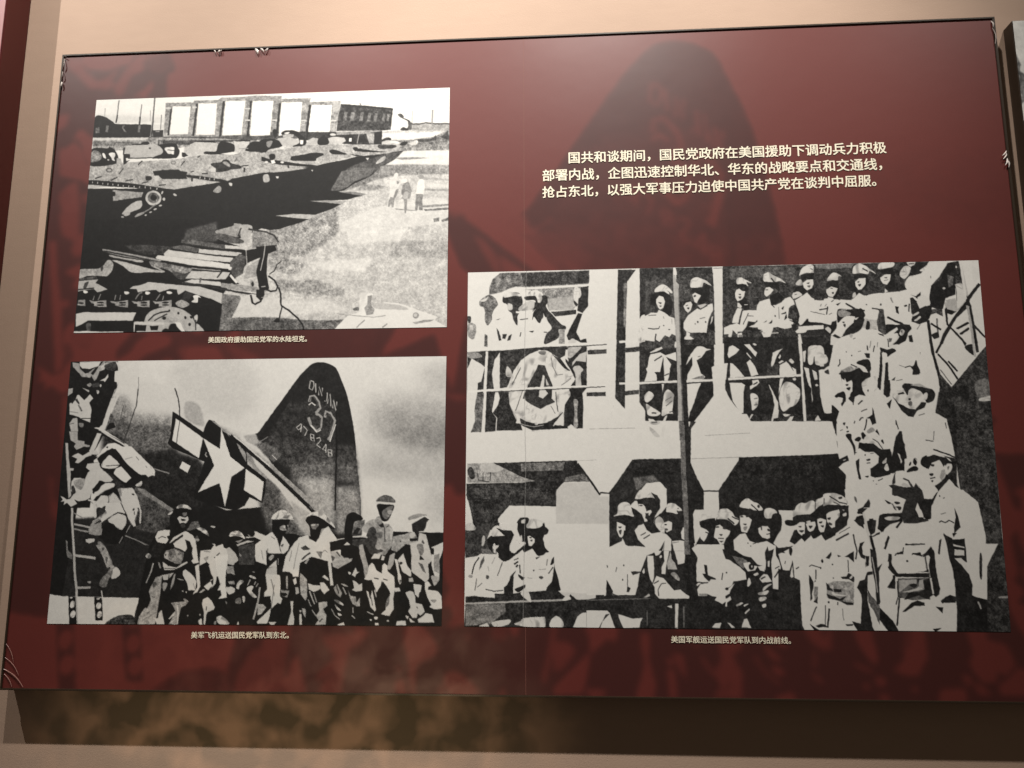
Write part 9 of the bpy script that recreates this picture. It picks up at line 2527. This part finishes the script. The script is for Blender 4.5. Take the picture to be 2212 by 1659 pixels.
# ghost of the aeroplane picture, stretched over the whole red ground
GW, GH = 900, 610
ghost = np.clip(blur(raster(PRINT2, GW, GH, seed=5, warp=0.6), 2.4), 0, 100) / 100
gy, gx = np.mgrid[0:GH, 0:GW]
g_ = np.clip((ghost - .1) / .62, 0, 1)[..., None]
RED_D = np.array([0.052, 0.0115, 0.0100])
RED_B = np.array([0.112, 0.0205, 0.0165])
red = RED_D * (1 - g_) + RED_B * g_
ks = int(round((XS - XL) / (XR - XL) * (GW - 1)))
xs_ = XL + (XR - XL) * ks / (GW - 1)
grid_sheet('printed_sheet', [(XL, FY, ZT), (xs_ - .0004, FY, ZT), (xs_ - .0004, FY, ZB), (XL, FY, ZB)], red[:, :ks + 1], M_RED, panel)
grid_sheet('printed_sheet', [(xs_ + .0004, FY, ZT), (XR, FY, ZT), (XR, FY, ZB), (xs_ + .0004, FY, ZB)], red[:, ks:], M_RED, panel)
bmesh_obj('sheet_joint', lambda bm: box(bm, xs_ - .0006, xs_ + .0006, FY - .0002, FY + .003, ZB + T, ZT - T), M_SEAM, panel)

# the three photographs
o = grid_sheet('photograph', CORNERS['p1'], ink_bw(raster(PRINT1, 700, 470, seed=3, warp=.45, fold=.12, fs=6)), M_BW, panel, .0007)
tag(o, 'black and white photograph of parked amphibious tanks before a row of garages')
o = grid_sheet('photograph', CORNERS['p2'], ink_bw(raster(PRINT2, 760, 520, seed=3, warp=.45, fold=.6, fs=6)), M_BW, panel, .0007)
tag(o, 'black and white photograph of helmeted soldiers beside a transport aeroplane tail')
o = grid_sheet('photograph', CORNERS['p3'], ink_bw(raster(PRINT3, 1080, 730, seed=3, warp=.45, fold=.35, fs=8)), M_BW, panel, .0007)
tag(o, 'black and white photograph of soldiers crowding the decks of a ship')

# lettering
def lettering(name, lines, label, bold):
    """lines: (text, x left, x right, z baseline left, z baseline right); one mesh of all lines"""
    bm = bmesh.new()
    for txt, x0, x1, z0, z1 in lines:
        cu = bpy.data.curves.new('lettering', 'FONT')
        cu.body = txt
        cu.size = 1.0
        cu.resolution_u = 3
        to = bpy.data.objects.new('lettering', cu)
        COL.objects.link(to)
        bpy.context.view_layer.update()
        me = bpy.data.meshes.new_from_object(to.evaluated_get(bpy.context.evaluated_depsgraph_get()))
        co = np.empty(len(me.vertices) * 3, np.float32)
        me.vertices.foreach_get('co', co)
        co = co.reshape(-1, 3)
        mn, mxx = co[:, 0].min(), co[:, 0].max()
        k = (x1 - x0) / (mxx - mn)
        X = x0 + (co[:, 0] - mn) * k
        Zb = z0 + (z1 - z0) * (X - x0) / (x1 - x0)
        for i_, (sx, sz) in enumerate(((-1, 0), (1, 0), (0, -1), (0, 1), (.7, .7), (-.7, -.7), (.7, -.7), (-.7, .7))):
            new = np.stack([X + sx * bold * k, np.full(len(X), FY - .0009 - .00004 * i_), Z0 + Zb + co[:, 1] * k + sz * bold * k], 1).astype(np.float32)
            me.vertices.foreach_set('co', new.reshape(-1))
            bm.from_mesh(me)
        bpy.data.objects.remove(to)
        bpy.data.curves.remove(cu)
        bpy.data.meshes.remove(me)
    for f in bm.faces:
        if f.normal.y > 0:
            f.normal_flip()
    me = bpy.data.meshes.new(name)
    bm.to_mesh(me)
    bm.free()
    return tag(link(name, me, M_TEXT, panel), label)
lettering('paragraph_lettering', [
    ('国共和谈期间，国民党政府在美国援助下调动兵力积极', 0.0125, 0.7935, 0.8935, 0.8955),
    ('部署内战，企图迅速控制华北、华东的战略要点和交通线，', -0.0540, 0.7800, 0.8480, 0.8525),
    ('抢占东北，以强大军事压力迫使中国共产党在谈判中屈服。', -0.0545, 0.7630, 0.8035, 0.8105)],
    'three lines of cream Chinese lettering at the upper right of the panel', 0.017)
lettering('caption_lettering', [('美国政府援助国民党军的水陆坦克。', -0.8968, -0.6440, 0.4425, 0.4415)], 'small cream caption under the photograph of tanks', 0.014)
lettering('caption_lettering', [('美军飞机运送国民党军队到东北。', -0.8934, -0.6575, -0.2725, -0.2705)], 'small cream caption under the photograph of the aeroplane', 0.014)
lettering('caption_lettering', [('美国军舰运送国民党军队到内战前线。', 0.2305, 0.4970, -0.2725, -0.2725)], 'small cream caption under the photograph of the ship', 0.014)

# torn and lifted bits of the clear film along the edges
def sliver(bm, a, b, w, lift=.004, n=6, curl=.35):
    """leaf-shaped curl of film from a to b (x, z), width w, standing proud of the face"""
    ax, az = a
    bx, bz = b
    d = Vector((bx - ax, bz - az))
    L = d.length
    d /= L
    nx, nz = -d.y, d.x
    rows = []
    for i in range(n + 1):
        t = i / n
        hw = w * (math.sin(math.pi * (0.12 + 0.86 * t)) ** .7) / 2
        bow = curl * L * .25 * math.sin(math.pi * t)
        cx, cz = ax + d.x * L * t + nx * bow, az + d.y * L * t + nz * bow
        y = FY - .0012 - lift * math.sin(math.pi * t * .8)
        rows.append([bm.verts.new((cx + nx * hw * s, y - (0 if s else lift * .5), cz + nz * hw * s)) for s in (-1, 0, 1)])
    for r, q in zip(rows, rows[1:]):
        for j in range(2):
            bm.faces.new((r[j], r[j + 1], q[j + 1], q[j]))
def film(pieces, mat=None, lab=None):
    def f(bm):
        for p in pieces:
            sliver(bm, *p)
    o = bmesh_obj('peeled_film', f, mat or M_FILM, panel)
    if lab:
        tag(o, lab)
zt = ZT - T
film([((-.9305, zt), (-.9235, zt - .0115), .0035), ((-.9155, zt), (-.9175, zt - .0105), .005), ((-.9100, zt), (-.9150, zt - .009), .003)])
film([((-.8175, zt), (-.8080, zt - .0185), .0065), ((-.8040, zt), (-.7925, zt - .0135), .0050), ((-.7830, zt), (-.7905, zt - .0125), .005)])
xr = XR - T * 1.3
film([((xr, Z0 + .8885), (xr - .0125, Z0 + .8755), .004), ((xr, Z0 + .8825), (xr - .0110, Z0 + .8665), .0045), ((xr, Z0 + .8700), (xr - .0075, Z0 + .8505), .0045), ((xr + .001, Z0 + .8650), (xr, Z0 + .8450), .004)])
film([((xr - .0025, ZT - .011), (xr - .0010, ZT - .030), .004), ((xr - .0020, ZT - .03), (xr - .0005, ZT - .075), .002)])
film([((XL + T, ZT - T - .002), (XL + T + .009, ZT - T - .004), .002), ((XL + T + .0008, ZT - .012), (XL + T + .0016, ZT - .045), .0022), ((XL + T + .0006, ZT - .050), (XL + T + .0010, ZT - .074), .0014)])
film([((XL + T + .0006, ZT - .080), (XL + T + .0012, ZT - .098), .0045)])
film([((XL + T, ZB + .105), (XL + .028, ZB + .062), .0022, .0012), ((XL + T, ZB + .074), (XL + .044, ZB + .034), .0026, .0012),
      ((XL + T, ZB + .047), (XL + .058, ZB + .007), .0042, .0016), ((XL + .007, ZB + .036), (XL + .030, ZB + .007), .0030, .0012)],
     M_CRE, 'creased film lifting at the lower left corner')

# ------------------------------------------------------------------ the neighbouring panels
NX = -1.4915
lp = tag(empty('maroon_panel', (NX - .6, WY, Z0)), 'deep maroon panel edge at the far left, beside the red display panel', 'display panel')
bmesh_obj('side_board', lambda bm: box(bm, NX - 1.2, NX, WY - .090, WY - .0005, Z0 - .75, Z0 + 1.9), M_MAROON, lp, .0015)
M_PINK, pnt, pp = principled('dusty_pink_print', (0.34, 0.17, 0.17), 0.5, 0.4)
noise_bump(pnt, pp, 80, 0.1)
bmesh_obj('printed_face', lambda bm: box(bm, NX - 1.195, NX - .003, WY - .0925, WY - .0902, Z0 - .747, Z0 + 1.897), M_PINK, lp)

RX = 1.1250
RZ = Z0 + 1.2360
rp = tag(empty('picture_box', (RX + .6, WY, Z0 - .4)), 'dark brown box frame with a black and white picture at the right edge', 'picture frame')
bmesh_obj('box_frame', lambda bm: box(bm, RX, RX + 1.2, FY, WY - .0005, Z0 - .4, RZ), M_BOX, rp, .0012)

PRINTR = """p40,16,0,0;0,0 4000,0 4000,4000 0,4000
s84,8,0,0;0,0 260,0 200,260 60,420 0,300
l80,4,0,70;30,420 160,520 300,700
l76,4,0,60;60,600 200,640 330,760
s86,6,0,0;0,760 160,700 260,900 120,980 0,900
p10,4,0,0;60,1000 240,960 300,1300 160,1500 80,1300
s88,4,0,0;0,1060 60,1060 90,1180 10,1220
l84,4,0,90;20,1300 200,1500 330,1560
s82,6,0,0;0,1480 140,1540 260,1800 120,1900 0,1780
p8,3,0,0;0,1900 300,1860 300,2300 60,2300
s88,4,0,0;0,2020 80,1960 160,2080 40,2140
l82,4,0,70;20,2300 160,2460 300,2520
s84,6,0,0;0,2480 160,2560 220,2900 60,3000 0,2800
p10,4,0,0;80,2950 300,2800 320,3400 120,3500
s80,6,0,0;0,3200 90,3180 140,3500 0,3600"""
grid_sheet('printed_picture', [(RX + .0015, FY - .0008, RZ - .0015), (RX + 1.1985, FY - .0008, RZ - .0015), (RX + 1.1985, FY - .0008, Z0 + .05), (RX + .0015, FY - .0008, Z0 + .05)],
           ink_bw(raster(PRINTR, 620, 420, seed=9, warp=.8)), M_BW, rp)
